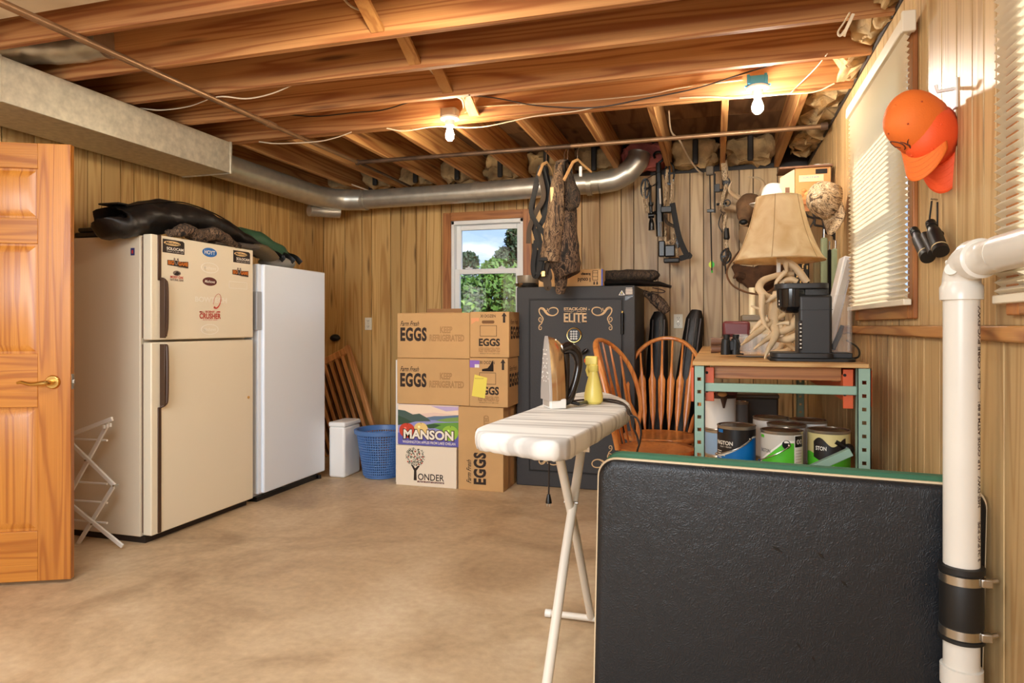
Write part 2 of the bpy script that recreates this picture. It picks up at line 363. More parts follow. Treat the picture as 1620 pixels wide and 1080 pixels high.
# right wall with two blinded windows
R1 = (2.80, 3.70, 1.285, 2.20); R2 = (.95, 1.85, 1.285, 2.20)
wr = MB(); xa, xb = XR+BT, XR+.16
wr.box(xa, xb, R1[1], YB+.16, 0, ZS).box(xa, xb, R2[1], R1[0], 0, ZS).box(xa, xb, YN, R2[0], 0, ZS)
for r in (R1, R2): wr.box(xa, xb, r[0], r[1], 0, r[2]).box(xa, xb, r[0], r[1], r[3], ZS)
wall_right = struct(wr.build('wall_right', panel_back))
ZR0, ZR1 = 1.150, 1.190
def boards_r(z0, z1, ys):
    for a, bb in zip(ys[:-1], ys[1:]):
        segs = [(a, bb)]
        for r in (R1, R2):
            if z1 > r[2] and bb > r[0] and a < r[1]:
                lo, hi = max(a, r[0]), min(bb, r[1]); segs = [(p, q) for p, q in ((a, lo), (hi, bb)) if q-p > .004]
                for zz0, zz1 in ((z0, r[2]), (r[3], z1)):
                    if zz1-zz0 > .01: MB().box(XR, XR+BT, lo+G/2, hi-G/2, zz0, zz1).build('plank', panel_gray, wall_right, bevel=.0015, seg=1)
        for p, q in segs: MB().box(XR, XR+BT, p+G/2, q-G/2, z0, z1).build('plank', panel_gray, wall_right, bevel=.0015, seg=1)
ys = [YN]
while ys[-1] < 1.9: ys.append(ys[-1]+random.choice([.09, .12, .16, .2]))
ys = ys[:-1]+[2.03, 2.115, 2.20, 2.33, 2.47, 2.62]
while ys[-1] < YB-.25: ys.append(ys[-1]+random.choice([.08, .11, .14, .18]))
ys.append(YB); boards_r(ZR1, ZC, ys)
ys = [YN]
while ys[-1] < YB-.22: ys.append(ys[-1]+random.choice([.07, .1, .13, .17]))
ys.append(YB); boards_r(0, ZR0, ys)
struct(MB().box(XL-.1, XR+.1, YN-.12, YN, 0, ZS).build('wall_front', white))
struct(MB().box(XR-.022, XR, YN, YB-.001, ZR0, ZR1).build('trim_1', oakty, bevel=.006))
struct(MB().box(XR-.006, XR+.02, YN, YB, ZC, ZC+.02).build('trim_2', plain('dark_edge', S(52, 46, 42), .6)))
struct(MB().box(-.52, XR-.006, YB-.012, YB+.01, ZC, ZC+.035).build('trim_3', MATS['dark_edge']))

# ceiling: subfloor boards, joists, bridging, insulation
ceiling = struct(MB().box(XL-.16, XR+.16, YN-.12, YB+.16, ZS+.02, ZS+.10).build('ceiling', plyd))
for i in range(8):
    y0 = YN+i*1.15; MB().box(XL-.1, XR+.1, y0, y0+1.146, ZS, ZS+.02).build('subfloor_panel', plyd, ceiling)
JY = [-2.55, -2.15, -1.75, -1.35, -.95, -.55, -.15, .25, .65, 1.05, 1.45, 1.85, 2.25, 2.65, 3.03, 3.45]
for y in JY: MB().box(XL-.02, XR+.06, y, y+.038, ZC, ZS-.001).build('joist', joistm, ceiling, bevel=.002, seg=1)
for y in (3.875, 3.914): MB().box(XL-.02, XR+.06, y, y+.038, ZC, ZS-.001).build('joist', joistm, ceiling, bevel=.002, seg=1)
JX = [-3.50, -3.16, -2.76, -2.36, -1.97, -1.57, -1.16, -.76, -.36, .05, .46]
for x in JX: MB().box(x-.019, x+.019, 3.954, YB+.06, ZC+.002, ZS-.001).build('joist', joisty, ceiling, bevel=.002, seg=1)
for (y0, y1, xx) in ((2.288, 2.65, -1.40), (2.688, 3.03, -1.40), (3.068, 3.45, -1.40), (3.488, 3.875, -1.40)):
    for sgn in (0, 1):
        p, q = ((y0, ZS-.03), (y1, ZC+.025)) if sgn == 0 else ((y0, ZC+.025), (y1, ZS-.03))
        x = xx+sgn*.08
        MB().bar((x, p[0], p[1]), (x, q[0], q[1]), .062, .018).build('bridging', strapm, ceiling, bevel=.001, seg=1)
# insulation batts between joists at the rim
insm = plain('glass_wool', S(196, 166, 118), .95, bump=1, bscale=30, var=.45, vscale=9)
insp = plain('pink_glass_wool', S(196, 110, 100), .95, bump=1, bscale=30, var=.35, vscale=9)
insk = plain('insulation_strap', S(40, 36, 32), .6)
def fluff(x0, x1, y0, y1, z0, z1, mat, amp=.03, parent=ceiling, name='insulation'):
    cx, cy, cz = (x0+x1)/2, (y0+y1)/2, (z0+z1)/2
    mb = MB(); mb.sphere((0, 0, 0), 1, 28, 18); out = []
    for v in mb.v:
        v = [math.copysign(abs(t)**.45, t) for t in v]; out.append((cx+v[0]*(x1-x0)/2, cy+v[1]*(y1-y0)/2, cz+v[2]*(z1-z0)/2))
    mb.v = out; return mb.build(name, mat, parent, noise_=(amp*1.5, 13))
for i, (a, bb) in enumerate(zip(JX[:-1], JX[1:])):
    pk = (a > -.8 and a < -.7)
    fluff(a+.03, bb-.03, YB-.19-(.05 if pk else 0), YB+.05, ZC+.03, ZS-.01, insp if pk else insm)
    if not pk and i not in (0,):
        x = (a+bb)/2; MB().box(x-.022, x+.022, YB-.222, YB-.19, ZC+.02, ZS-.02).build('insulation_strap', insk, ceiling, bevel=.01)
for y0, y1 in zip([1.9, 2.29, 2.69, 3.07, 3.49], [2.25, 2.64, 3.03, 3.44, 3.87]):
    fluff(XR-.10, XR+.07, y0+.01, y1-.01, ZC+.015, ZS-.04, insm, .035)
fluff(.50, XR+.07, 4.0, 4.8, ZC+.03, ZS-.02, insm, .04); fluff(.52, XR+.07, 4.85, 5.5, ZC+.02, ZS-.02, insm, .045)
# foam sheet near the door end of the ceiling
MB().box(XL+.02, -2.35, 1.55, 2.22, ZC+.10, ZC+.125).build('ceiling_panel', plain('foam_board', S(232, 224, 208), .7, var=.1), ceiling)

# ---------------------------------------------------------------- windows
def glassmat():
    m, t, b = nodes_of('window_glass'); t.nodes.remove(b); o = t.nodes['Material Output']
    tr = t.nodes.new('ShaderNodeBsdfTransparent'); gl = t.nodes.new('ShaderNodeBsdfGlossy'); gl.inputs['Roughness'].default_value = .02
    mx = t.nodes.new('ShaderNodeMixShader'); mx.inputs[0].default_value = .06
    t.links.new(tr.outputs[0], mx.inputs[1]); t.links.new(gl.outputs[0], mx.inputs[2]); t.links.new(mx.outputs[0], o.inputs[0]); return m
gm = glassmat(); MATS['window_glass'] = gm
win = struct(MB().box(WX0, WX0+.03, YB-.005, YB+.12, WZ0, WZ1).box(WX1-.03, WX1, YB-.005, YB+.12, WZ0, WZ1).box(WX0, WX1, YB-.005, YB+.12, WZ1-.035, WZ1).box(WX0, WX1, YB-.005, YB+.12, WZ0, WZ0+.03).build('window_1', vinyl, bevel=.004))
def sash(y, z0, z1):
    x0, x1, s_ = WX0+.03, WX1-.03, .045
    f = MB().box(x0, x0+s_, y, y+.035, z0, z1).box(x1-s_, x1, y, y+.035, z0, z1).box(x0+s_, x1-s_, y, y+.035, z1-s_, z1).box(x0+s_, x1-s_, y, y+.035, z0, z0+s_).build('sash', vinyl, win, bevel=.004)
    MB().box(x0+s_, x1-s_, y+.015, y+.019, z0+s_, z1-s_).build('pane', gm, f)
sash(YB+.055, 1.66, WZ1-.035); sash(YB+.012, WZ0+.03, 1.70)
for x in (-2.13, -1.82): MB().box(x-.03, x+.03, YB-.008, YB+.012, 1.70, 1.712).sphere((x, YB-.002, 1.716), (.012, .01, .008), 8, 6).build('sash_lock', vinyl, win)
cw = .075
for nm, bx, mt in (('casing', (WX0-cw, WX0, WZ0-.05, WZ1+cw), oakt), ('casing', (WX1, WX1+cw, WZ0-.05, WZ1+cw), oakt), ('casing', (WX0, WX1, WZ1, WZ1+cw), oaktx), ('casing', (WX0, WX1, WZ0-.07, WZ0), oaktx)):
    MB().box(bx[0], bx[1], YB-.018, YB, bx[2], bx[3]).box(bx[0]+.012, bx[1]-.012, YB-.022, YB-.016, bx[2]+(.012 if mt is oaktx else 0), bx[3]-.012).build(nm, mt, win, bevel=.004)
def side_window(nm, r):
    y0, y1, z0, z1 = r
    f = struct(MB().box(XR, XR+.14, y0, y0+.04, z0, z1).box(XR, XR+.14, y1-.04, y1, z0, z1).box(XR, XR+.14, y0, y1, z0, z0+.035).box(XR, XR+.14, y0, y1, z1-.04, z1).build(nm, vinyl, bevel=.004))
    MB().box(XR+.08, XR+.11, y0+.04, y1-.04, (z0+z1)/2-.02, (z0+z1)/2+.02).build('meeting_rail', vinyl, f)
    MB().box(XR+.09, XR+.094, y0+.04, y1-.04, z0+.035, z1-.04).build('pane', gm, f)
    MB().box(XR-.018, XR, y0-.07, y0, z0-.07, z1+.07).build('casing', oakt, f, bevel=.004); MB().box(XR-.018, XR, y1, y1+.07, z0-.07, z1+.07).build('casing', oakt, f, bevel=.004)
    MB().box(XR-.018, XR, y0, y1, z0-.07, z0).build('casing', oakty, f, bevel=.004); MB().box(XR-.018, XR, y0, y1, z1, z1+.07).build('casing', oakty, f, bevel=.004)
side_window('window_2', R1); side_window('window_3', R2)
# pleated shades
bm_, t, b = nodes_of('shade_fabric'); b.inputs['Base Color'].default_value = (*S(244, 240, 226), 1); b.inputs['Roughness'].default_value = .8
tl = t.nodes.new('ShaderNodeBsdfTranslucent'); tl.inputs[0].default_value = (*S(255, 248, 232), 1); mxs = t.nodes.new('ShaderNodeMixShader'); mxs.inputs[0].default_value = .6
t.links.new(b.outputs[0], mxs.inputs[1]); t.links.new(tl.outputs[0], mxs.inputs[2]); t.links.new(mxs.outputs[0], t.nodes['Material Output'].inputs[0])
def shade(label, y0, y1, z0, z1, x):
    s_ = thing('pleated_shade', label, 'window shade', (XR, (y0+y1)/2, z1))
    MB().box(x-.022, XR-.0185, y0-.005, y1+.005, z1, z1+.05).build('headrail', plain('shade_rail', S(226, 214, 190), .45), s_, bevel=.004)
    MB().box(x-.026, XR-.0185, y0-.03, y0-.006, z1-.012, z1+.062).build('end_cap', MATS['shade_rail'], s_, bevel=.004)
    mb = MB(); n = int((z1-z0)/.021); prof = []
    for i in range(n): zz = z1-(z1-z0)*i/n; prof.append((x-.012, zz-.0105)); prof.append((x+.004, zz-.021))
    prof = [(x+.004, z1)]+prof; vs = []; fs = []
    for (xx, zz) in prof: vs += [(xx, y0, zz), (xx, y1, zz)]
    for i in range(len(prof)-1): fs.append((2*i, 2*i+1, 2*i+3, 2*i+2))
    mb.add(vs, fs).build('pleats', bm_, s_, smooth=0, solid=.001)
    MB().box(x-.016, x+.010, y0-.003, y1+.003, z0-.022, z0).build('bottom_rail', MATS['shade_rail'], s_, bevel=.003)
shade('cream pleated window shade behind the orange caps, left of them', 2.71, 3.78, 1.285, 2.235, .653)
shade('cream pleated window shade at the right edge, above the white pipe', .85, 1.955, 1.265, 2.40, .672)

# outside: trees, shrub, roof, lawn
leaf = [plain('leaf_a', S(86, 122, 44), .6, var=.4, vscale=2), plain('leaf_b', S(44, 72, 36), .6, var=.4, vscale=2), plain('leaf_c', S(120, 160, 50), .55, var=.35, vscale=2)]
bark = plain('bark', S(96, 78, 62), .9)
struct(MB().box(-40, 25, YB+.4, 70, -.6, -.5).build('lawn', plain('grass', S(90, 120, 50), .9, var=.3, vscale=1)))
def tree(label, cx, cy, h, blobs, mat, n=3500, ls=.09):
    t_ = thing('tree', label, 'tree', (cx, cy, -.5), group='trees outside the back window')
    mb = MB()
    for _ in range(n):
        bx, bz, br = random.choice(blobs); u = Vector((random.gauss(0, 1), random.gauss(0, 1), random.gauss(0, 1))).normalized()*br*(random.random()**.35)
        p = Vector((cx+bx, cy, bz))+u; a = Vector((random.gauss(0, 1), random.gauss(0, 1), random.gauss(0, 1))).normalized()*ls*random.uniform(.6, 1.3); c = a.orthogonal().normalized()*ls*.45
        mb.add([p-a, p-c, p+a, p+c], [(0, 1, 2, 3)])
    mb.build('foliage', mat, t_, smooth=0, kind='stuff')
    MB().tube([(cx, cy, -.5), (cx+.1, cy, h*.5), (cx, cy, h)], [.12, .08, .03], 8).build('trunk', bark, t_)
tree('pale green rounded tree seen mid window through the glass', -5.0, 14.5, 2.4, [(0, 1.6, .9), (.35, 2.1, .62), (-.6, 1.5, .8), (.9, 1.3, .8), (.2, 2.35, .3)], leaf[0], 4500, .08)
tree('dark evergreen tree at the right side of the back window', -5.15, 17.4, 4.0, [(.2, 2.2, .8), (.2, 2.9, .55), (.15, 3.5, .4), (-.25, 3.0, .3), (.5, 1.4, .9), (.1, 3.9, .25)], leaf[1], 5200, .085)
tree('dark leafy tree at the left side of the back window', -7.3, 19.5, 3.2, [(0, 2.3, .6), (.05, 3.1, .35), (.2, 1.3, .9)], leaf[1], 2500, .085)
tree('broad green tree far behind the shrubs', -7.8, 27, 2.3, [(0, 1.2, 1.3), (1.5, 1.3, 1.2), (2.8, 1.0, 1.3), (-1.5, 1, 1.3)], leaf[0], 4200, .12)
sh = thing('shrub', 'bright green large leaved shrub just outside the window glass', 'shrub', (-2.8, 7.3, -.5)); mb = MB()
for _ in range(420):
    sx_ = random.choice([(-2.86, 1.35, .24), (-2.85, 1.0, .4), (-2.2, 1.15, .22), (-2.5, .85, .3), (-2.12, 1.35, .14)]); u = Vector((random.gauss(0, 1), random.gauss(0, 1), random.gauss(0, 1))).normalized()*sx_[2]*random.random()**.4
    p = Vector((sx_[0], 7.3, sx_[1]))+u; a = Vector((random.gauss(0, .6), random.gauss(0, .3), random.gauss(0, .6))).normalized()*.04; c = a.orthogonal().normalized()*.026
    mb.add([p-a, p-c, p+a, p+c], [(0, 1, 2, 3)])
mb.build('foliage', leaf[2], sh, smooth=0, kind='stuff'); MB().tube([(-2.8, 7.3, -.5), (-2.8, 7.3, 1.2)], .02, 6).build('stem', bark, sh)
hs = thing('house', 'red roofed house far off beyond the shrubs', 'house', (-6.2, 19, -.5))
MB().box(-6.9, -5.6, 18.6, 20, -.5, .75).build('wall', white, hs); MB().prism([(-7.0, .75), (-5.5, .75), (-5.9, 1.3), (-6.6, 1.3)], 18.4, 20.2, 'xz').build('roof', plain('roof_tile', S(190, 96, 66), .8, var=.2, vscale=9), hs)

# outlets
def outlet(label, c, n=2):
    o = thing('wall_outlet', label, 'outlet', c)
    MB().box(c[0]-.036, c[0]+.036, YB-.006, YB, c[2]-.058, c[2]+.058).build('cover_plate', plain('ivory_plastic', S(240, 232, 210), .4), o, bevel=.003)
    for dz in (.026, -.026):
        r = MB().prism(rrect(c[0]-.016, c[0]+.016, c[2]+dz-.018, c[2]+dz+.018, .008), YB-.009, YB-.005, 'xz').build('receptacle', MATS['ivory_plastic'], o)
        MB().box(c[0]-.009, c[0]-.006, YB-.010, YB-.008, c[2]+dz-.002, c[2]+dz+.009).box(c[0]+.006, c[0]+.009, YB-.010, YB-.008, c[2]+dz-.002, c[2]+dz+.009).cyl((c[0], YB-.010, c[2]+dz-.009), (c[0], YB-.008, c[2]+dz-.009), .003, n=8).build('slot', blackm, r)
    MB().cyl((c[0], YB-.008, c[2]), (c[0], YB-.005, c[2]), .003, n=8).build('screw', steel, o)
outlet('ivory wall outlet above the white picket gate in the left corner', at(583, 512, YB)); outlet('white wall outlet between the two black gun cases', at(1073, 508, YB))
# ================================================================= DOOR (open, at the left)
dr = thing('door_1', 'open varnished oak panel door at the left edge, brass lever handle', 'door', M=TR(-3.549, 2.098, 0) @ RZ(math.radians(25.9)))
dr['kind'] = 'structure'
DW, DT, DZ0, DZ1 = .76, .035, .015, 2.03
for x0, x1 in ((0, .13), (DW-.14, DW)):
    MB().box(x0, x1, 0, DT, DZ0, DZ1).build('stile', oakd, dr, True, bevel=.002)
pz = [(.244, .815), (1.06, 1.568), (1.683, 1.914)]
rz = [(DZ0, .244), (.815, 1.06), (1.568, 1.683), (1.914, DZ1)]
for z0, z1 in rz: MB().box(.13, DW-.14, 0.0005, DT, z0, z1).build('rail', oakdx, dr, True, bevel=.002)
for z0, z1 in pz:
    x0, x1 = .13, DW-.14; mb = MB(); mb.box(x0, x1, .012, DT-.012, z0, z1)
    a, b2 = .012, .045
    def ring(i, y): return [(x0+i, y, z0+i), (x1-i, y, z0+i), (x1-i, y, z1-i), (x0+i, y, z1-i)]
    mb.add(ring(a, .012)+ring(b2, .002), [(0,1,5,4),(1,2,6,5),(2,3,7,6),(3,0,4,7),(4,5,6,7)])
    mb.build('door_panel', oakd, dr, True, smooth=20)
lev = MB().cyl((DW-.075, -.001, .93), (DW-.075, -.012, .93), .033, .029, 24).build('rose', brass, dr, True, bevel=.002)
MB().tube(curve([(DW-.075, -.01, .93), (DW-.075, -.045, .93), (DW-.09, -.055, .93), (DW-.14, -.055, .925), (DW-.18, -.052, .934), (DW-.20, -.05, .931)], 5), lerpr([.011, .011, .011, .009, .008, .006], 5), 10).build('lever_handle', brass, dr, True)
MB().box(DW-.001, DW+.002, .006, DT-.006, .895, .965).build('latch_plate', steel, dr, True, bevel=.001); MB().box(DW, DW+.011, .011, .024, .92, .94).build('latch', steel, dr, True, bevel=.003)

# ================================================================= FRIDGE and FREEZER
almond = plain('almond_enamel', S(226, 212, 188), .35, bump=.03, bscale=180); almd = plain('almond_door', S(238, 226, 200), .32, bump=.03, bscale=180)
brownt = plain('brown_trim', S(78, 56, 42), .35, .2); seal = plain('door_seal', S(96, 70, 56), .7)
fr = thing('refrigerator', 'older almond refrigerator with top freezer, covered in hunting stickers', 'refrigerator', (-3.27, 3.4, 0))
MB().box(-3.585, -3.012, 2.972, 3.83, .035, 1.685).build('cabinet', almond, fr, bevel=.006)
MB().box(-3.56, -2.99, 2.985, 3.82, 0.0, .036).build('kick_grille', plain('dark_brown', S(40, 28, 22), .6), fr)
def fdoor(z0, z1):
    d = MB().box(-2.998, -2.940, 2.975, 3.825, z0, z1).build('door', almd, fr, bevel=.006)
    MB().box(-3.013, -2.997, 2.985, 3.815, z0+.01, z1-.01).build('gasket', seal, d)
    return d
du = fdoor(1.112, 1.690); dl = fdoor(.045, 1.098)
MB().box(-2.950, -2.934, 3.018, 3.040, 1.44, 1.690).build('edge_trim', brownt, du, bevel=.002)
MB().tube(curve([(-2.934, 3.032, 1.452), (-2.915, 3.045, 1.44), (-2.905, 3.05, 1.40), (-2.905, 3.05, 1.20), (-2.912, 3.045, 1.13)], 5), 1, 8, True, (.008, .007)).build('handle', brownt, du)
MB().box(-2.942, -2.906, 3.034, 3.044, 1.122, 1.448).build('handle_inner', brownt, du, bevel=.002)
MB().box(-2.950, -2.934, 3.018, 3.040, .05, .74).build('edge_trim', brownt, dl, bevel=.002)
MB().tube(curve([(-2.912, 3.045, 1.085), (-2.905, 3.05, 1.05), (-2.905, 3.05, .80), (-2.915, 3.045, .755), (-2.934, 3.032, .742)], 5), 1, 8, True, (.008, .007)).build('handle', brownt, dl)
MB().box(-2.942, -2.906, 3.034, 3.044, .75, 1.088).build('handle_inner', brownt, dl, bevel=.002)
MB().cyl((-2.941, 3.775, .72), (-2.935, 3.775, .72), .009, n=12).build('badge', plain('amber', S(200, 150, 80), .3), dl)
sblk = plain('sticker_brown_black', S(42, 28, 20), .5); sora = plain('sticker_orange', S(206, 116, 36), .5); stan = plain('sticker_tan', S(236, 200, 140), .5)
swht = plain('sticker_white', S(248, 240, 224), .5); sred = plain('sticker_red', S(196, 62, 44), .5); sblu = plain('sticker_blue', S(44, 110, 184), .5); sgry = plain('sticker_gray', S(130, 112, 100), .5); smar = plain('sticker_maroon', S(100, 46, 40), .5)
XS = -2.9395
def srect(px0, px1, py0, py1):
    pc, qc = (px0+px1)/2, (py0+py1)/2
    return atx(px0, qc, XS).y, atx(px1, qc, XS).y, atx(pc, py1, XS).z, atx(pc, py0, XS).z
def sticker(poly, mat, lay=0, parent=du, name='sticker'):
    return MB().prism(poly, XS-.0005, XS+.0006+lay*.0005, 'yz').build(name, mat, parent, smooth=0)
def stext(body, r, mat, lay=1, parent=du, **k):
    mb = MB(); text_on(mb, body, r, SIDEX(XS+.0010+lay*.0005), **k); return mb.build('lettering', mat, parent, smooth=0)
FO = (230, 370, 5.68)   # corner and scale used when these marks were read off
def fz(x0, x1, y0, y1): return srect(FO[0]+x0/FO[2], FO[0]+x1/FO[2], FO[1]+y0/FO[2], FO[1]+y1/FO[2])
for (x0, x1, y0, y1, sk) in ((155, 350, 55, 175, 0), (790, 940, 155, 262, 0)):
    a, b2, z0, z1 = fz(x0, x1, y0, y1); w_, h_ = b2-a, z1-z0
    st = sticker([(a, z0), (b2, z0), (b2, z1-.12*h_), (b2-.08*w_, z1), (a, z1)], sblk)
    MB().prism(ell(a+.43*w_, z1-.27*h_, .38*w_, .17*h_), XS, XS+.0015, 'yz').build('emblem', stan, st, smooth=0)
    stext('Mathews', (a+.10*w_, a+.78*w_, z1-.36*h_, z1-.17*h_), sblk, 2, shear=.4, bold=.02, parent=du)
    stext('SOLOCAM', (a+.17*w_, a+.95*w_, z0+.22*h_, z0+.44*h_), swht, 1, bold=.03); stext('Catch us if you can!', (a+.17*w_, a+.95*w_, z0+.05*h_, z0+.17*h_), swht, 1)
for (x0, x1, y0, y1) in ((198, 385, 240, 300), (782, 925, 325, 380)):
    a, b2, z0, z1 = fz(x0, x1, y0, y1); w_, h_ = b2-a, z1-z0
    sticker([(a, z0+.2*h_), (b2, z0), (b2, z1), (a+.6*w_, z1-.1*h_), (a+.4*w_, z1), (a, z1-.05*h_)], sblk)
    stext('BIG', (a+.02*w_, a+.30*w_, z0+.28*h_, z1-.08*h_), sora, 1, bold=.05); stext('GAME', (a+.50*w_, a+.98*w_, z0+.28*h_, z1-.12*h_), sora, 1, bold=.05)
    mb = MB()
    for sg in (-1, 1): mb.tube([(XS+.002, a+w_*(.40+sg*.02), z0+.3*h_), (XS+.002, a+w_*(.40+sg*.10), z1), (XS+.002, a+w_*(.40+sg*.08), z1+.35*h_)], .0028, 6); mb.tube([(XS+.002, a+w_*(.40+sg*.10), z1), (XS+.002, a+w_*(.40+sg*.04), z1+.2*h_)], .0022, 6)
    mb.build('antler_emblem', sgry, du); stext('TREESTANDS', (a+.45*w_, a+.98*w_, z0-.05*h_, z0+.16*h_), sgry, 2)
a, b2, z0, z1 = fz(248, 318, 330, 375); sticker(ell((a+b2)/2, (z0+z1)/2, (b2-a)/2, (z1-z0)/2), sgry); sticker([(a+.006, z0+.004), ((a+b2)/2+.004, z0+.002), (b2-.006, (z0+z1)/2), ((a+b2)/2, z1-.003)], sblk, 1)
stext('MOSSY OAK', fz(222, 342, 378, 400), sred, bold=.03); stext('NATURAL GEAR', fz(222, 342, 404, 424), sgry, bold=.03)
a, b2, z0, z1 = fz(512, 642, 125, 207); sticker(ell((a+b2)/2, (z0+z1)/2, (b2-a)/2, (z1-z0)/2), sblu); stext('HOYT', fz(530, 625, 148, 185), swht, bold=.02)
for yy, mt, mt2 in ((305, swht, almd), (857, swht, almd), (427, smar, swht)):
    k = .8 if mt is smar else 1
    a, b2, z0, z1 = fz(577-78*k, 577+80*k, yy-48*k, yy+48*k); sticker(ell((a+b2)/2, (z0+z1)/2, (b2-a)/2, (z1-z0)/2), mt); sticker(ell((a+b2)/2, (z0+z1)/2, (b2-a)/2*.9, (z1-z0)/2*.86), mt2 if mt is swht else mt, .5)
    stext('Mathews', fz(577-58*k, 577+58*k, yy-16*k, yy+16*k), swht, bold=.01, shear=.3)
stext('BOWTECH', fz(445, 730, 568, 615), swht, bold=.03)
a, b2, z0, z1 = fz(585, 700, 545, 660); mb = MB(); cx, cz = (a+b2)/2, (z0+z1)/2
mb.tube([(XS+.002, cx+.030*math.cos(t)*1.0+.012*math.sin(t), cz+.052*math.sin(t)*.85) for t in [math.radians(d) for d in range(-125, 215, 12)]], lerpr([.006, .003, .0012, .001, .001], 7)[:29], 6)
mb.build('swoosh_emblem', sred, du)
stext('SCENT', fz(538, 622, 690, 708), sred, bold=.04); a, b2, z0, z1 = fz(484, 676, 712, 762)
stext('CRUSHER', (a, b2, z0, z1), sred, bold=.03); stext('- ELITE FIELD GEAR -', fz(505, 655, 766, 776), sred)
for u0, u1 in ((485, 535), (628, 672)):
    a, b2, z0, z1 = fz(u0, u1, 694, 706); sticker([(a, z0), (b2, z0), (b2 if u0 > 600 else a, z1), ((a+b2)/2, z1)], sred)
a, b2, z0, z1 = fz(752, 915, 430, 492)
for r_ in ((a, b2, z0, z0+.003), (a, b2, z1-.003, z1), (a, a+.003, z0, z1), (b2-.003, b2, z0, z1)): sticker([(r_[0], r_[2]), (r_[1], r_[2]), (r_[1], r_[3]), (r_[0], r_[3])], swht)
p = at(210, 398, 2.972); MB().box(p.x-.013, p.x+.013, 2.9705, 2.972, p.z-.02, p.z+.02).build('sticker', plain('sticker_navy', S(52, 52, 110), .5), fr); MB().box(p.x-.006, p.x+.004, 2.970, 2.971, p.z-.010, p.z+.008).build('sticker_mark', sred, fr)

fz2 = thing('upright_freezer', 'smooth white upright freezer standing right of the almond refrigerator', 'freezer', (-3.27, 4.28, 0))
whe = plain('white_enamel', S(236, 244, 254), .22, bump=.02, bscale=140)
MB().box(-3.585, -2.995, 3.885, 4.672, .03, 1.600).build('cabinet', whe, fz2, bevel=.005)
MB().box(-2.990, -2.930, 3.925, 4.675, .055, 1.606).build('door', whe, fz2, bevel=.008)
MB().box(-3.56, -2.97, 3.90, 4.66, 0, .031).build('kick_plate', blackm, fz2)
MB().box(-2.994, -2.945, 3.868, 3.922, 1.16, 1.42).build('grip_channel', plain('gray_plastic', S(170, 174, 180), .4), fz2, bevel=.004)
MB().box(-2.994, -2.95, 3.889, 3.922, .055, 1.606).build('door_edge', whe, fz2, bevel=.004)
MB().cyl((-2.96, 4.64, .0), (-2.96, 4.64, .03), .016, n=12).build('foot', blackm, fz2)

# things lying on the two appliances
nyl = plain('black_nylon', S(23, 19, 17), .42, bump=.5, bscale=14); grn = plain('green_nylon', S(58, 92, 66), .5, bump=.4, bscale=12)
CAM1 = [S(18, 14, 12), S(56, 42, 32), S(128, 102, 78), S(26, 20, 17), S(92, 72, 54), S(14, 11, 10)]
camj = camo('camo_cloth', CAM1); camp = camo('camo_pale', [S(74, 58, 42), S(150, 124, 92), S(206, 180, 142), S(112, 92, 68), S(222, 200, 166), S(96, 80, 60)], (16, 16, 6))
bb = thing('bow_case', 'soft black nylon bow case arched over the refrigerator top', 'bag', (-3.15, 3.4, 1.69))
tops = [(2.885, 1.825, .07), (2.90, 1.842, .096), (3.0, 1.868, .096), (3.15, 1.905, .095), (3.32, 1.93, .095), (3.55, 1.91, .085), (3.75, 1.86, .072), (3.90, 1.80, .052), (4.0, 1.755, .030)]
MB().tube(curve([(-3.13+.02*k/8, y, z-h) for k, (y, z, h) in enumerate(tops)], 6), lerpr([(.10 if k == 0 else .15, h) for k, (y, z, h) in enumerate(tops)], 6), 28, True, up=(0, 0, 1)).build('case_body', nyl, bb, noise_=(.020, 9), smooth=70)
MB().tube(curve([(-3.035, y, z-.008) for y, z, h in tops[1:-1]], 6), .004, 6).build('zipper', blackmt, bb)
MB().box(-3.20, -3.06, 2.875, 3.0, 1.842, 1.852).build('flap', nyl, bb, bevel=.004)
gb = thing('green_bag', 'dark green nylon bag slumped behind the black bow case', 'bag', (-3.3, 4.25, 1.61))
MB().tube(curve([(-3.32, 3.86, 1.78), (-3.30, 4.02, 1.82), (-3.25, 4.22, 1.80), (-3.18, 4.40, 1.73), (-3.14, 4.48, 1.69)], 6), lerpr([(.05, .05), (.12, .075), (.14, .08), (.12, .07), (.05, .04)], 6), 18, up=(0, 0, 1)).build('bag_body', grn, gb, noise_=(.014, 10))
MB().tube(curve([(-3.20, 3.92, 1.80), (-3.18, 4.1, 1.83), (-3.12, 4.3, 1.79), (-3.07, 4.45, 1.72)], 5), .004, 6).build('zipper', blackmt, gb)
cj = MB().tube(curve([(-2.965, 3.12, 1.705), (-2.955, 3.24, 1.745), (-2.965, 3.36, 1.725), (-2.95, 3.47, 1.755), (-2.95, 3.60, 1.72), (-2.95, 3.70, 1.70)], 6), lerpr([(.02, .02), (.05, .035), (.055, .04), (.05, .04), (.04, .025), (.02, .012)], 6), 16, up=(0, 0, 1)).build('camo_jacket', camj, noise_=(.012, 26), loc=(-2.98, 3.4, 1.70))
tag(cj, 'crumpled brown camouflage jacket peeking out under the black bow case', 'jacket')
gc = thing('rifle_case', 'flat gray and brown soft gun case lying under the bags', 'gun case', (-3.0, 3.9, 1.69))
MB().tube(curve([(-2.99, 3.5, 1.705), (-2.98, 3.7, 1.712), (-2.985, 3.88, 1.715)], 4), lerpr([(.03, .012), (.06, .02), (.06, .022)], 4), 14, up=(0, 0, 1)).build('case_tip', plain('gray_nylon', S(96, 88, 80), .5, bump=.3, bscale=20), gc, noise_=(.004, 20))
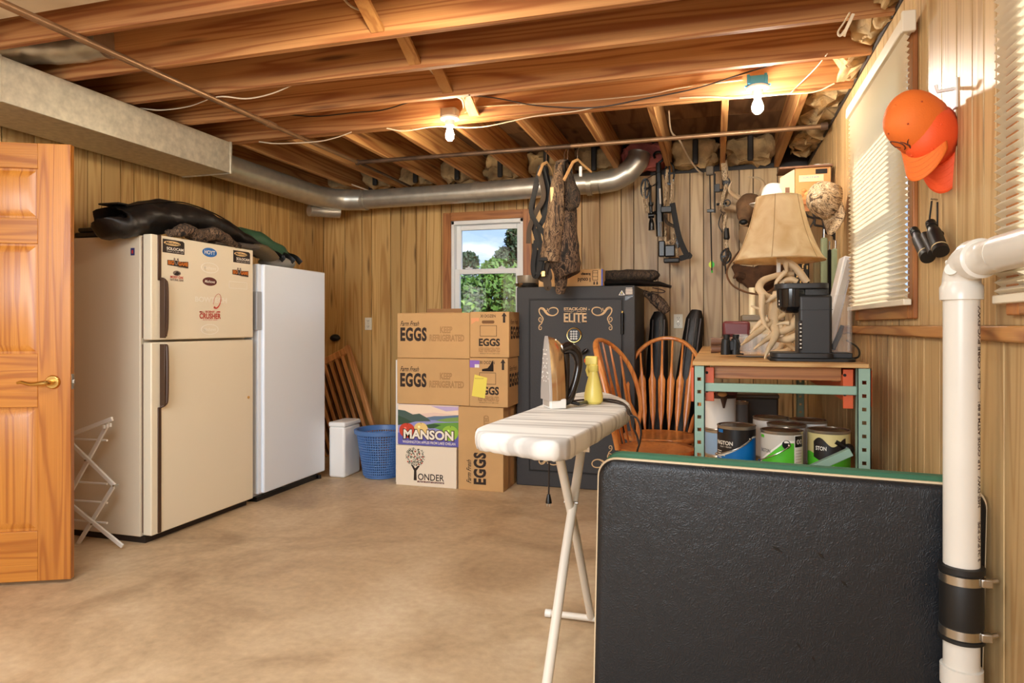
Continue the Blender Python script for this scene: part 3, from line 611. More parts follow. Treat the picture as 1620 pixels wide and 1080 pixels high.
MB().tube(curve([(-2.995, 3.87, 1.72), (-3.02, 4.0, 1.715), (-3.05, 4.15, 1.675)], 4), lerpr([(.065, .024), (.08, .035), (.07, .03)], 4), 14, up=(0, 0, 1)).build('case_butt', plain('olive_nylon', S(112, 96, 68), .6, bump=.3, bscale=20), gc, noise_=(.006, 20))
bp_ = thing('backpack', 'small gray backpack with black straps on top of the white freezer', 'backpack', (-3.12, 4.35, 1.61))
MB().sphere((-3.12, 4.33, 1.655), (.12, .16, .05), 20, 12).build('pack_body', plain('light_gray_nylon', S(150, 146, 138), .6, bump=.4, bscale=22), bp_, noise_=(.01, 16))
for y, dx in ((4.22, 0), (4.33, .01), (4.43, 0)): MB().ribbon(curve([(-3.22, y, 1.70), (-3.12, y+.02, 1.722), (-3.03, y, 1.70), (-2.99+dx, y+.01, 1.66)], 5), .028, .004, (0, 1, 0)).build('strap', nyl, bp_)
MB().box(-3.015, -2.99, 4.21, 4.245, 1.672, 1.70).build('buckle', blackm, bp_, bevel=.004)
MB().sphere((-3.13, 4.25, 1.70), (.10, .14, .028), 14, 8).build('pack_lid', nyl, bp_, noise_=(.01, 18))
fc = tag(MB().box(-3.50, -3.35, 2.99, 3.5, 1.69, 1.72).box(-3.47, -3.36, 2.985, 3.45, 1.72, 1.745).build('flat_black_case', nyl, bevel=.008, loc=(-3.42, 3.2, 1.69)), 'flat black case at the back of the refrigerator top, beside the wall', 'case')

# clothes rack against the refrigerator side
ra = thing('clothes_drying_rack', 'white wooden folding drying rack leaning between the door and refrigerator', 'drying rack', (-3.3, 2.8, 0))
def rbar(mb, p, q): return mb.bar(p, q, .023, .012, up=(0, 1, 0))
Yf, Yb2 = 2.72, 2.92
def Pz(px, py, Y): return at(px, py, Y)
f1, f2 = Pz(193, 864, Yf+.15), Pz(122, 810, Yf+.15)
yy = Yf+.14
segs = [((120, 684), (178, 662)), ((172, 668), (112, 778)), ((112, 700), (181, 768)), ((179, 770), (116, 872)), ((112, 798), (194, 864))]
for i, (a, b2) in enumerate(segs):
    dy = .0 if i in (0, 2, 4) else .018
    if i in (2, 4): A = Pz(*a, yy); B = Pz(*b2, yy)
    else: A = Pz(*a, yy+dy); B = Pz(*b2, yy+dy)
    d = (B-A); A2 = A-d*.35 if i in (0,) else A
    rbar(MB(), A2, B).build('slat', white, ra, bevel=.003)
for (px, py) in ((122, 697), (122, 766), (122, 796), (122, 828)):
    q = Pz(px+45, py+1, yy+.02); MB().cyl((q.x-.3, yy+.03, q.z), (q.x, yy+.03, q.z+.004), .006, n=8).build('dowel', white, ra)
for (px, py) in ((135, 728), (180, 768), (145, 829)): q = Pz(px, py, yy-.008); MB().cyl((q.x, yy-.012, q.z), (q.x, yy+.02, q.z), .005, n=8).build('rivet', steel, ra)
for k in range(3): q = Pz(165+k*5, 672-k*1.5, yy); MB().box(q.x-.006, q.x+.001, yy-.006, yy+.006, q.z-.02, q.z).build('notch', white, ra)

# ================================================================= BOXES
card = plain('cardboard', S(204, 162, 108), .75, var=.06, vscale=5, bump=.05, bscale=60); ink = plain('print_ink', S(44, 28, 18), .7); inkb = plain('print_brown', S(150, 108, 62), .7)
cardd = plain('cardboard_inside', S(120, 84, 50), .8)
def carton(label, x0, x1, y0, y1, z0, z1, mat=card, group=None, skew=0):
    t_ = thing('carton', label, 'box', ((x0+x1)/2, (y0+y1)/2, z0), 0, group)
    MB().box(x0, x1, y0, y1, z0, z1-.004).build('carton_body', mat, t_, bevel=.003)
    MB().box(x0+.001, x1-.001, y0+.001, (y0+y1)/2-.001, z1-.004, z1).build('top_flap', mat, t_, bevel=.0015)
    MB().box(x0+.001, x1-.001, (y0+y1)/2+.001, y1-.001, z1-.004, z1).build('top_flap', mat, t_, bevel=.0015)
    return t_
def ptext(t_, y, items, mat=ink, name='lettering', M=None):
    mb = MB()
    for body, r, k in items: text_on(mb, body, r, M if M is not None else FRONT(y-.0008), **k)
    return mb.build(name, mat, t_, smooth=0)
def eggs_long(t_, x0, x1, y, z0, z1):
    w_, h_ = x1-x0, z1-z0; u = lambda a: x0+a*w_; v = lambda a: z0+a*h_
    ptext(t_, y, [('EGGS', (u(.045), u(.415), v(.37), v(.68)), dict(bold=.045, space=1.1)), ('Farm Fresh', (u(.045), u(.31), v(.71), v(.82)), dict(shear=.45, bold=.012))])
    ptext(t_, y, [('KEEP', (u(.60), u(.765), v(.555), v(.695)), dict(outline=.022)), ('REFRIGERATED', (u(.455), u(.925), v(.375), v(.52)), dict(outline=.022))], inkb)
Y0 = 4.64
cA = carton('long egg case on top of the left stack, beneath the window corner', -2.292, -1.712, Y0, Y0+.31, .950, 1.285, group='brown egg cases'); eggs_long(cA, -2.292, -1.712, Y0, .950, 1.285)
cB = carton('long egg case second from the top of the left stack', -2.292, -1.714, Y0-.002, Y0+.31, .607, .947, group='brown egg cases'); eggs_long(cB, -2.292, -1.714, Y0-.002, .607, .947)
def eggs_end(t_, x0, x1, y, z0, z1, dy=0, hole=True):
    w_, h_ = x1-x0, z1-z0; u = lambda a: x0+a*w_; v = lambda a: z0+a*h_
    ptext(t_, y, [('30 DOZEN', (u(.27), u(.66), v(.875), v(.94)), dict(bold=.01)), ('EGGS', (u(.23), u(.77), v(.245), v(.415)), dict(bold=.04)), ('PRODUCT OF U.S.A. KEEP COLD', (u(.26), u(.76), v(.075), v(.095)), {})])
    ptext(t_, y, [('KEEP REFRIGERATED', (u(.23), u(.77), v(.115), v(.215)), dict(bold=.01))], inkb)
    mb = MB(); fx0, fx1, fz0, fz1 = u(.26), u(.69), v(.46), v(.70)
    for r_ in ((fx0, fx1, fz0, fz0+.003), (fx0, fx1, fz1-.003, fz1), (fx0, fx0+.003, fz0, fz1), (fx1-.003, fx1, fz0, fz1)): mb.box(r_[0], r_[1], y-.001, y-.0005, r_[2], r_[3])
    mb.prism([(u(.845), v(.76)), (u(.905), v(.76)), (u(.905), v(.90)), (u(.94), v(.90)), (u(.875), v(.985)), (u(.81), v(.90)), (u(.845), v(.90))], y-.001, y-.0005, 'xz')
    mb.build('print_marks', ink, t_, smooth=0)
    # side lettering
    xs = x1+.0008; Ms = SIDEX(xs)
    ptext(t_, y, [('EGGS', (y+.04, y+.27, v(.40), v(.68)), dict(bold=.045, space=1.1)), ('Farm Fresh', (y+.04, y+.22, v(.73), v(.83)), dict(shear=.4))], M=Ms)
cC = carton('square ended egg case on top of the right stack with torn orange label', -1.706, -1.410, Y0-.012, Y0+.32, .962, 1.290, group='brown egg cases'); eggs_end(cC, -1.706, -1.410, Y0-.012, .962, 1.290)
MB().prism(rrect(-1.615, -1.52, 1.205, 1.228, .011), Y0-.0135, Y0-.0125, 'xz').build('hand_hole', cardd, cC, smooth=0)
MB().prism([(-1.698, 1.245), (-1.635, 1.247), (-1.638, 1.220), (-1.66, 1.223), (-1.695, 1.200)], Y0-.0137, Y0-.0125, 'xz').build('torn_label', plain('orange_label', S(226, 160, 112), .7), cC, smooth=0)
cD = carton('square ended egg case with yellow note and purple label', -1.708, -1.418, Y0-.016, Y0+.32, .607, .958, group='brown egg cases'); eggs_end(cD, -1.708, -1.418, Y0-.016, .607, .958)
yd = Y0-.016
MB().prism([(-1.612, .862), (-1.525, .862), (-1.525, .895), (-1.528, .945), (-1.545, .915), (-1.57, .885), (-1.612, .878)], yd-.002, yd-.0012, 'xz').build('torn_hole', plain('dark_hole', S(30, 18, 12), .9), cD, smooth=0)
nt_ = MB().prism([(-1.690, .683), (-1.590, .668), (-1.572, .815), (-1.668, .838)], yd-.0035, yd-.002, 'xz').build('yellow_note', plain('yellow_paper', S(238, 222, 96), .7), cD, smooth=0)
ptext(nt_, yd, [('PACKING SLIP', (-1.665, -1.60, .806, .814), {}), ('farm 12 case count', (-1.672, -1.60, .78, .79), {}), ('grade large brown', (-1.673, -1.605, .76, .77), {}), ('checked today', (-1.674, -1.61, .74, .75), {})][:1], inkb, M=FRONT(yd-.004))
MB().box(-1.706, -1.632, yd-.0018, yd-.001, .888, .940).build('purple_label', plain('purple_label', S(142, 104, 196), .6), cD); MB().box(-1.668, -1.634, yd-.0022, yd-.001, .888, .912).build('label_corner', white, cD)
# tall egg case standing on end
cE = carton('tall brown egg case standing on end beside the safe', -1.797, -1.453, 4.628, 4.955, 0, .603, group='brown egg cases')
ME = Matrix(((0,-1,0,-1.797),(0,0,-1,4.6272),(1,0,0,0),(0,0,0,1)))   # reads upwards: u=+Z, v=-X
ptext(cE, 0, [('EGGS', (.045, .275, -.215, -.118), dict(bold=.045, space=1.1)), ('Farm Fresh', (.05, .22, -.10, -.065), dict(shear=.45, bold=.012))], M=ME)
ptext(cE, 0, [('KEEP', (.37, .45, -.18, -.135), dict(outline=.022)), ('REFRIGERATED', (.29, .545, -.235, -.195), dict(outline=.022))], inkb, M=ME)
MB().box(-1.4525, -1.4518, 4.74, 4.80, 0.003, .60).build('packing_tape', plain('tape', S(186, 140, 88), .3), cE)
MB().prism(ell(4.70, .27, .028, .028), -1.4527, -1.4515, 'yz').build('stamp', inkb, cE, smooth=0)
# apple boxes
cF = carton('colourful apple box with lake scene and three apples', -2.287, -1.80, 4.645, 4.97, .300, .603, plain('label_violet', S(122, 116, 196), .5))
MB().box(-2.286, -1.801, 4.646, 4.969, .6031, .6045).build('lid_sheet', plain('cream_board', S(224, 200, 170), .7), cF)
pn = MB().box(-2.287, -1.80, 4.6435, 4.6448, .305, .602).build('printed_panel', plain('print_dusk', S(236, 206, 190), .5), cF, smooth=0)
fx = lambda a: -2.287+a*.487
fzv = lambda a: .305+a*.297
def art(poly, col, lay, nm): return MB().prism([(fx(a), fzv(1-b_)) for a, b_ in poly], 4.6436-.0006*lay, 4.6438, 'xz').build(nm, plain('art_'+nm, col, .5), pn, smooth=0)
art([(0, 0), (1, 0), (1, .22), (.6, .18), (.3, .24), (0, .15)], S(246, 222, 196), 1, 'pale_sky'); art([(.55, .02), (1, .02), (1, .10), (.8, .14)], S(196, 176, 214), 2, 'violet_cloud')
art([(0, .36), (1, .36), (1, 1), (0, 1)], S(150, 152, 208), 1, 'lake')
art([(.45, .32), (.6, .27), (.75, .26), (1, .22), (1, .36), (.5, .37)], S(96, 122, 150), 2, 'far_mountain')
art([(0, .14), (.12, .16), (.25, .25), (.36, .22), (.5, .33), (.55, .40), (.3, .42), (.12, .50), (0, .53)], S(70, 92, 84), 3, 'dark_mountain'); art([(0, .28), (.14, .36), (.24, .44), (.08, .50), (0, .53)], S(52, 78, 56), 4, 'dark_slope')
art([(.62, .38), (.8, .31), (1, .27), (1, .38), (.8, .40)], S(126, 160, 84), 3, 'green_hill'); art([(.45, .50), (.62, .44), (1, .40), (1, .66), (.8, .64), (.6, .56)], S(104, 158, 60), 3, 'green_slope'); art([(.45, .50), (.6, .46), (.72, .48), (.6, .57), (.52, .58)], S(48, 84, 50), 4, 'dark_shore')
art([(0, .72), (.3, .70), (1, .68), (1, 1), (0, 1)], S(96, 92, 176), 4, 'lower_lake')
for nm, cx, cy, r_, col in (('red_apple', .155, .66, .125, S(206, 66, 40)), ('yellow_apple', .385, .61, .11, S(240, 208, 130)), ('green_apple', .865, .68, .125, S(150, 196, 60))):
    poly = [(cx+r_*math.cos(t)*(1+.04*math.cos(2*t)), cy+r_*1.62*(math.sin(t)*.92-(.10 if math.sin(t) < 0 else 0)*abs(math.cos(t)))) for t in [2*PI*k/30 for k in range(30)]]; poly = [(max(0.003, a), b_) for a, b_ in poly]
    art(poly, col, 6, nm); art([(cx-.003, cy-r_*1.45), (cx+.006, cy-r_*1.2), (cx+.012, cy-r_*1.2), (cx+.004, cy-r_*1.5)], S(60, 40, 20), 7, 'apple_stem'); art(ell(cx-.03, cy-.06, .02, .03, 12), tuple(min(1, c*1.5+.15) for c in col), 7, nm+'_shine')
ptext(cF, 0, [('MANSON', (fx(.085), fx(.935), fzv(.115), fzv(.395)), dict(bold=.085))], plain('lettering_edge', S(70, 44, 36), .5), M=FRONT(4.6390)); ptext(cF, 0, [('MANSON', (fx(.10), fx(.92), fzv(.14), fzv(.375)), dict(bold=.035))], swht, M=FRONT(4.6382))
ptext(cF, 0, [('WASHINGTON APPLES FROM LAKE CHELAN', (fx(.08), fx(.95), fzv(.03), fzv(.095)), dict(bold=.01))], swht, M=FRONT(4.6395))
cG = carton('white orchard box with a red apple tree print', -2.297, -1.812, 4.63, 4.96, 0, .298, plain('white_board', S(240, 226, 204), .65))
gx_ = lambda a: -2.297+a*.485
gz_ = lambda a: (1-a)*.298
mbt = MB(); mbt.M = FRONT(4.6292)
def pl(mb, pts, d=.0005): mb.add([(u, v, d) for u, v in pts], [tuple(range(len(pts)))])
tc_ = (gx_(.325), gz_(.27)); LF = MB(); LF.M = FRONT(4.6292)
for _ in range(230):
    a_ = random.random()*2*PI; r_ = math.sqrt(random.random()); u, v = tc_[0]+r_*math.cos(a_)*.078, tc_[1]+r_*math.sin(a_)*.070
    q = random.random()*PI; l_ = .0062; pl(LF, [(u-l_*math.cos(q), v-l_*math.sin(q)), (u+.0028*math.sin(q), v-.0028*math.cos(q)), (u+l_*math.cos(q), v+l_*math.sin(q)), (u-.0028*math.sin(q), v+.0028*math.cos(q))], random.uniform(.0002, .0008))
LF.build('tree_leaves', plain('print_dark_green', S(58, 66, 44), .6), cG, smooth=0, kind='stuff')
AP = MB(); AP.M = FRONT(4.6285)
for du_, dv in ((0, .04), (-.03, .015), (.035, .02), (-.055, -.005), (0, 0), (.045, -.02), (-.03, -.035), (.02, -.02), (.055, -.045), (.03, -.055), (-.06, -.04), (.062, .0)): pl(AP, ell(tc_[0]+du_, tc_[1]+dv, .0055, .0055, 10))
AP.build('tree_apples', sred, cG, smooth=0)
for p_ in ([(.30, .86), (.35, .86), (.345, .62), (.40, .50), (.375, .485), (.325, .56), (.28, .47), (.255, .48), (.305, .62)],): pl(mbt, [(gx_(a), gz_(b_)) for a, b_ in p_])
mbt.build('tree_trunk_print', ink, cG, smooth=0)
ptext(cG, 0, [('ONDER', (gx_(.37), gx_(.80), gz_(.845), gz_(.68)), dict(bold=.012))], ink, M=FRONT(4.6290)); MB().box(gx_(.36), gx_(.80), 4.6290, 4.6297, gz_(.905), gz_(.865)).build('red_banner', smar, cG, smooth=0); ptext(cG, 0, [('Farm Fresh Orchards', (gx_(.38), gx_(.79), gz_(.90), gz_(.87)), dict(shear=.4))], swht, M=FRONT(4.6288))
# flattened cartons behind
fcx = at(650, 492, 5.02); t_ = thing('flattened_carton', 'flattened cardboard sheets standing behind the egg case stack', 'cardboard', (-2.2, 5.05, 0))
MB().box(-2.28, -1.98, 5.00, 5.006, 0, 1.295).build('sheet', card, t_); MB().box(-2.22, -1.92, 5.02, 5.026, 0, 1.325).build('sheet', plain('cardboard_dark', S(170, 124, 80), .8), t_)
tag(MB().box(-2.335, -2.303, 4.70, 4.74, 0, .93).build('white_board', white, bevel=.003, loc=(-2.32, 4.72, 0)), 'narrow white board standing between the box stack and blue basket', 'board')

# ================================================================= SAFE
sf = thing('gun_safe', 'dark gray gun safe with gold scroll lettering and round keypad', 'safe', (-.99, 5.2, 0))
sfm = plain('safe_gray', S(52, 51, 52), .55, bump=.25, bscale=260); gold = plain('gold_print', S(214, 178, 128), .5); sgv = plain('safe_gap', S(14, 13, 13), .6)
SX0, SX1, SY, SZ = -1.430, -.552, 4.885, 1.478
MB().box(SX0, SX1, SY, 5.55, 0, SZ).build('safe_body', sfm, sf, bevel=.006)
d0, d1 = at(839, 600, SY).x, at(984, 600, SY).x; dz1 = at(910, 474, SY).z; dz0 = at(900, 746, SY).z
MB().box(d0-.012, d1+.012, SY-.0015, SY+.01, dz0-.012, dz1+.012).build('door_gap', sgv, sf, smooth=0)
dd = MB().box(d0, d1, SY-.014, SY+.01, dz0, dz1).build('door', sfm, sf, bevel=.004)
def sp(x, y): q = at(810+x/7.714, 440+y/7.714, SY-.0145); return q
def sbox(x0, x1, y0, y1): a, b_ = sp(x0, (y0+y1)/2), sp(x1, (y0+y1)/2); return (a.x, b_.x, sp((x0+x1)/2, y1).z, sp((x0+x1)/2, y0).z)
ptext(dd, 0, [('STACK-ON', sbox(632, 912, 355, 392), dict(bold=.035)), ('.', sbox(934, 948, 374, 388), dict(bold=.05))], gold, M=FRONT(SY-.0155))
ser = MB(); x0_, x1_, z0_, z1_ = sbox(632, 912, 418, 542)
text_on(ser, 'ELITE', (x0_, x1_, z0_, z1_), FRONT(SY-.0155), bold=.03)
cw_ = (x1_-x0_)
for (a, b_) in ((.0, .17), (.215, .375), (.42, .54), (.575, .79), (.81, 1.0)):
    for zz in (z0_, z1_-.004):
        if (a, b_) == (.575, .79) and zz == z0_: a, b_ = .62, .745
        ser.box(x0_+a*cw_, x0_+b_*cw_*.999, SY-.0155, SY-.0148, zz, zz+.004)
ser.build('lettering', gold, dd, smooth=0)
ln = MB(); a = sbox(640, 905, 402, 406); ln.box(a[0], a[0]+.43*(a[1]-a[0]), SY-.0155, SY-.0148, a[2], a[3]).box(a[0]+.57*(a[1]-a[0]), a[1], SY-.0155, SY-.0148, a[2], a[3]); ln.build('rule_line', gold, dd, smooth=0)
def scroll(pts, rr): return [(p[0], p[1]) for p in pts]
def scroll_set(flipx=False, flipz=False):
    mb = MB(); cx = (d0+d1)/2; cz = (dz0+dz1)/2-.005
    def put(pts, r):
        P3 = []
        for x, y in pts:
            q = sp(x, y); X_, Z_ = q.x, q.z
            if flipx: X_ = 2*cx-X_+.0
            if flipz: Z_ = 2*cz-Z_
            P3.append((X_, SY-.0148, Z_))
        mb.tube(curve(P3, 5), lerpr(r, 5), 6, True, (1, .25), (0, 1, 0))
    put([(322, 385), (350, 362), (385, 370), (415, 410), (450, 445), (500, 455), (545, 435), (562, 400), (545, 368), (505, 358), (465, 368), (445, 395), (455, 418)], [.001, .004, .005, .006, .006, .004, .004, .004, .004, .004, .003, .002, .001])
    put([(345, 375), (380, 385), (410, 425), (440, 448), (470, 455)], [.001, .003, .003, .003, .001])
    put([(340, 372), (330, 400), (345, 440), (372, 475), (378, 505), (362, 532), (338, 528), (326, 503), (338, 480), (356, 488), (358, 508), (345, 512)], [.004, .004, .004, .004, .004, .003, .003, .003, .003, .002, .002, .001])
    put([(372, 520), (362, 550), (340, 570), (328, 595), (332, 622), (352, 626), (362, 606), (350, 590), (340, 600)], [.003, .003, .003, .003, .003, .003, .002, .002, .001])
    put([(415, 405), (430, 390), (438, 372), (425, 372)], [.003, .002, .002, .001])
    mb.build('scroll_print', gold, dd)
for a in (False, True):
    for b_ in (False, True): scroll_set(a, b_)
kc = sp(762, 693); kr = MB().lathe([(.0, .022), (.045, .022), (.052, .014), (.056, .0)], n=36)
kr.v = [(kc.x+v[0], SY-.014-v[2], kc.z+v[1]) for v in kr.v]; kd = kr.build('keypad_dial', blackmt, dd)
rg = MB().tube([(kc.x+.051*math.cos(t), SY-.031, kc.z+.051*math.sin(t)) for t in [2*PI*k/36 for k in range(37)]], .0035, 6); rg.build('brass_ring', brass, kd)
kb = MB()
for i in range(3):
    for j in range(4): kb.prism(ell(kc.x-.019+i*.019, kc.z+.026-j*.0175, .008, .007, 12), SY-.042, SY-.036, 'xz')
kb.build('key_buttons', plain('key_gray', S(196, 192, 186), .4), kd, smooth=0)
h1, h2 = sp(822, 945), sp(935, 862)
MB().cyl((h1.x-.01, SY-.014, h1.z-.01), (h1.x-.01, SY-.05, h1.z-.01), .014, n=16).build('handle_hub', chrome, dd); 
MB().tube([(h1.x-.01, SY-.05, h1.z-.01), (h1.x+.02, SY-.055, h1.z+.012)], .005, 10).build('handle_shaft', chrome, dd); MB().tube(curve([(h1.x+.015, SY-.055, h1.z+.01), (h1.x+.05, SY-.06, h1.z+.035), (h2.x, SY-.062, h2.z)], 5), lerpr([.007, .016, .010], 5), 12).build('handle_grip', blackm, dd)
for z0 in (1.17, .40):
    p_ = at(983, 535, SY); q = MB().cyl((d1+.004, SY-.015, z0-.04), (d1+.004, SY-.015, z0+.11), .012, n=14).build('hinge', blackmt, sf)
    MB().cyl((d1+.004, SY-.015, z0+.11), (d1+.004, SY-.015, z0+.125), .007, n=10).build('hinge_pin', brass, q)
wl = sbox(1298, 1375, 145, 205); MB().prism([(wl[0], wl[2]), (wl[1], wl[2]), ((wl[0]+wl[1])/2, wl[3])], SY-.001, SY, 'xz').build('warning_triangle', swht, sf, smooth=0)
MB().prism([(wl[0]+.006, wl[2]+.003), (wl[1]-.006, wl[2]+.003), ((wl[0]+wl[1])/2, wl[3]-.006)], SY-.0016, SY, 'xz').build('warning_triangle_inner', blackm, sf, smooth=0); MB().box((wl[0]+wl[1])/2-.002, (wl[0]+wl[1])/2+.002, SY-.002, SY, wl[2]+.008, wl[3]-.014).build('warning_mark', plain('warning_yellow', S(236, 210, 40), .5), sf)
wl = sbox(1380, 1472, 128, 200); MB().box(wl[0], wl[1], SY-.001, SY, wl[2], wl[3]).build('warning_label', sgry, sf, smooth=0); mb = MB()
for k in range(5): mb.box(wl[0]+.004, wl[1]-.004, SY-.0018, SY, wl[2]+.006+k*.010, wl[2]+.0095+k*.010)
mb.build('label_lines', swht, sf, smooth=0)
wl = sbox(1375, 1475, 205, 270); MB().prism([(wl[0], wl[2]), (wl[0]+.02, wl[2]+.006), (wl[1], wl[2]+.03), (wl[1], wl[3]), (wl[0]+.002, wl[3]-.008)], SY-.001, SY, 'xz').build('torn_sticker', blackm, sf, smooth=0); MB().prism([(wl[0]+.01, wl[2]+.012), (wl[1]-.006, wl[2]+.03), (wl[1]-.002, wl[3]-.008), (wl[0]+.03, wl[3]-.016)], SY-.0018, SY, 'xz').build('torn_paper', swht, sf, smooth=0)

# things on the safe
bk = thing('pan', 'gray metal basin with a wide rim at the left end of the safe top', 'basin', (-1.33, 5.0, SZ))
MB().lathe([(.0, .001), (.072, .001), (.090, .02), (.104, .035), (.106, .035), (.095, .015)], (-1.385, 5.05, SZ), 32).build('basin_rim', steel, bk); MB().lathe([(.0, .036), (.080, .036), (.085, .05), (.088, .095), (.0, .096)], (-1.385, 5.05, SZ), 32).build('basin_body', plain('gray_brown_metal', S(150, 136, 116), .4, .4), bk)
p0, p1 = at(852, 450, 4.93), at(953, 425, 4.93)
cb = carton('cardboard box printed with upside down words on the safe top', p0.x, p1.x, 4.93, 5.22, SZ+.001, p1.z, plain('cardboard_b', S(206, 164, 112), .75))
MF = FRONT(4.929) @ Matrix.Rotation(PI, 4, 'Z')
def flip(x0, x1, z0, z1): return (-x1, -x0, -z1, -z0)
za, zb = SZ, p1.z; hh = zb-za; X_ = lambda px: at(px, 440, 4.93).x
ptext(cb, 0, [('keep', flip(X_(919), X_(934), za+.62*hh, za+.82*hh), dict(bold=.03)), ('I could', flip(X_(914), X_(934), za+.26*hh, za+.50*hh), dict(bold=.03))], ink, M=MF)
mb = MB(); a, b_ = X_(937.5), X_(946)
for r_ in ((a, b_, za+.34*hh, za+.37*hh), (a, b_, za+.89*hh, za+.92*hh), (a, a+.003, za+.34*hh, za+.92*hh), (b_-.003, b_, za+.34*hh, za+.92*hh), (a, b_, za+.55*hh, za+.57*hh), (a, b_, za+.76*hh, za+.78*hh)): mb.box(r_[0], r_[1], 4.9285, 4.9292, r_[2], r_[3])
for k in (0, 1): mb.prism([(a+.005+k*.022, za+.1*hh), (a+.018+k*.022, za+.1*hh), (a+.015+k*.022, za+.26*hh), (a+.012+k*.022, za+.30*hh), (a+.008+k*.022, za+.26*hh)], 4.9285, 4.9292, 'xz')
mb.build('print_marks', ink, cb, smooth=0); MB().box(X_(951.5), X_(953.5), 4.926, 4.9295, za+.002, zb-.002).build('blue_strip', plain('blue_tape', S(40, 80, 190), .5), cb)
cg = thing('camo_gun_case', 'dark camouflage gun case lying across the safe top, right of the box', 'gun case', (-.7, 5.1, SZ))
a, b_ = at(957, 442, 5.1), at(1040, 452, 5.1); camd = camo('camo_dark', [S(20, 16, 13), S(50, 38, 28), S(84, 66, 48), S(30, 24, 20), S(60, 48, 36), S(16, 13, 11)])
MB().tube(curve([(a.x+.01, 5.1, SZ+.085), (a.x+.2, 5.1, SZ+.085), (b_.x-.03, 5.1, SZ+.08), (b_.x, 5.1, SZ+.06)], 6), lerpr([(.05, .04), (.07, .045), (.07, .042), (.03, .02)], 6), 18, up=(0, 0, 1)).build('upper_case', camd, cg, noise_=(.006, 18))
MB().tube(curve([(a.x+.01, 5.08, SZ+.028), (a.x+.25, 5.08, SZ+.026), (b_.x+.02, 5.08, SZ+.015), (b_.x+.10, 5.08, SZ-.005)], 6), lerpr([(.07, .025), (.09, .022), (.06, .018), (.03, .01)], 6), 16, up=(0, 0, 1)).build('lower_case', nyl, cg, noise_=(.004, 18))
pp = [at(1018, 462, 5.2), at(1035, 472, 5.2), at(1048, 484, 5.2), at(1056, 493, 5.2)]
sl = tag(MB().tube(curve(pp, 6), lerpr([.02, .042, .045, .03], 6), 14).build('camo_sleeve', camj, noise_=(.008, 24), loc=pp[0]), 'camouflage sleeve end drooping off the right side of the safe', 'case'); 
pp2 = [at(1032, 455, 5.2), at(1046, 458, 5.2), at(1052, 461, 5.2), at(1046, 463, 5.2), at(1030, 461, 5.2)]
tag(MB().tube(curve(pp2, 6), .004, 8).build('cord_loop', plain('brown_cord', S(70, 46, 32), .6), loc=pp2[0]), 'small brown cord loop beside the camouflage sleeve', 'cord')

# ================================================================= LEFT CORNER: basket, cooler, picket gate
blu = plain('blue_basket', S(84, 124, 184), .4)
ba = thing('laundry_basket', 'blue plastic basket with slotted sides left of the boxes', 'basket', (-2.535, 4.86, 0))
bz = 0.375; rb = lambda z: .135+(.195-.135)*(z/bz)**.8
mb = MB().lathe([(.0, .004), (.135, .004), (.135, .03), (.128, .03), (.128, .012), (.0, .012)], (-2.535, 4.86, 0), 48); mb.build('basket_bottom', blu, ba)
MB().lathe([(.190, bz-.035), (.212, bz-.03), (.216, bz-.002), (.205, bz+.003), (.192, bz), (.186, bz-.035)], (-2.535, 4.86, 0), 48).build('rim', blu, ba)
mb = MB()
for k in range(60):
    t = 2*PI*k/60; c0 = (-2.535, 4.86); mb.bar((c0[0]+rb(.02)*math.cos(t), c0[1]+rb(.02)*math.sin(t), .02), (c0[0]+rb(bz-.03)*math.cos(t), c0[1]+rb(bz-.03)*math.sin(t), bz-.03), .0095, .007, up=(-math.sin(t), math.cos(t), 0))
mb.build('vertical_ribs', blu, ba, kind='stuff'); mb = MB()
for i in range(17):
    z = .03+i*.0195; r_ = rb(z); mb.lathe([(r_+.002, z-.0045), (r_+.003, z+.0045), (r_-.002, z+.0045), (r_-.002, z-.0045), (r_+.002, z-.0045)], (-2.535, 4.86, 0), 48)
mb.build('horizontal_ribs', blu, ba)
co = thing('foam_cooler', 'white plastic cooler box on the floor right of the freezer', 'cooler', (-2.83, 4.8, 0))
MB().box(-2.915, -2.775, 4.70, 4.95, 0, .40).build('cooler_body', vinyl, co, bevel=.018, seg=3); MB().box(-2.918, -2.770, 4.697, 4.953, .395, .435).build('lid', vinyl, co, bevel=.014, seg=3)
cr_ = thing('picket_gate', 'folded wooden slatted gate leaning in the left back corner', 'gate', M=TR(-2.86, 5.42, .03) @ RY(math.radians(-25)) @ RX(math.radians(-9)))
for i in range(9): MB().box(-.60+i*.068, -.572+i*.068, -.010, .012, .20, 1.02-(.06 if i < 2 else 0)).build('slat', cribw, cr_, True, bevel=.004)
MB().box(-.66, .05, -.016, .018, 1.0, 1.06).build('rail', cribw, cr_, True, bevel=.004); MB().box(-.66, .05, -.016, .018, .15, .21).build('rail', cribw, cr_, True, bevel=.004)
MB().box(.02, .062, -.018, .02, .10, 1.07).build('post', cribw, cr_, True, bevel=.004); MB().box(-.665, -.625, -.018, .02, .10, 1.07).build('post', cribw, cr_, True, bevel=.004)
for i in range(9): MB().box(-.636+i*.068, -.598+i*.068, .030, .045, .22, 1.0).build('back_slat', plain('dark_slat', S(70, 42, 22), .6), cr_, True, bevel=.003)
cr2 = thing('slatted_bench', 'dark wooden slatted frame lying low behind the blue basket', 'frame', (-2.85, 5.2, 0))
for z in (.06, .13, .20, .27): MB().bar((-3.05, 5.1, z), (-2.55, 5.24, z+.02), .03, .04).build('slat', cribw, cr2, bevel=.004)
for x, y in ((-3.02, 5.13), (-2.58, 5.25)): MB().box(x-.02, x+.02, y, y+.04, 0, .31).build('post', cribw, cr2, bevel=.004)
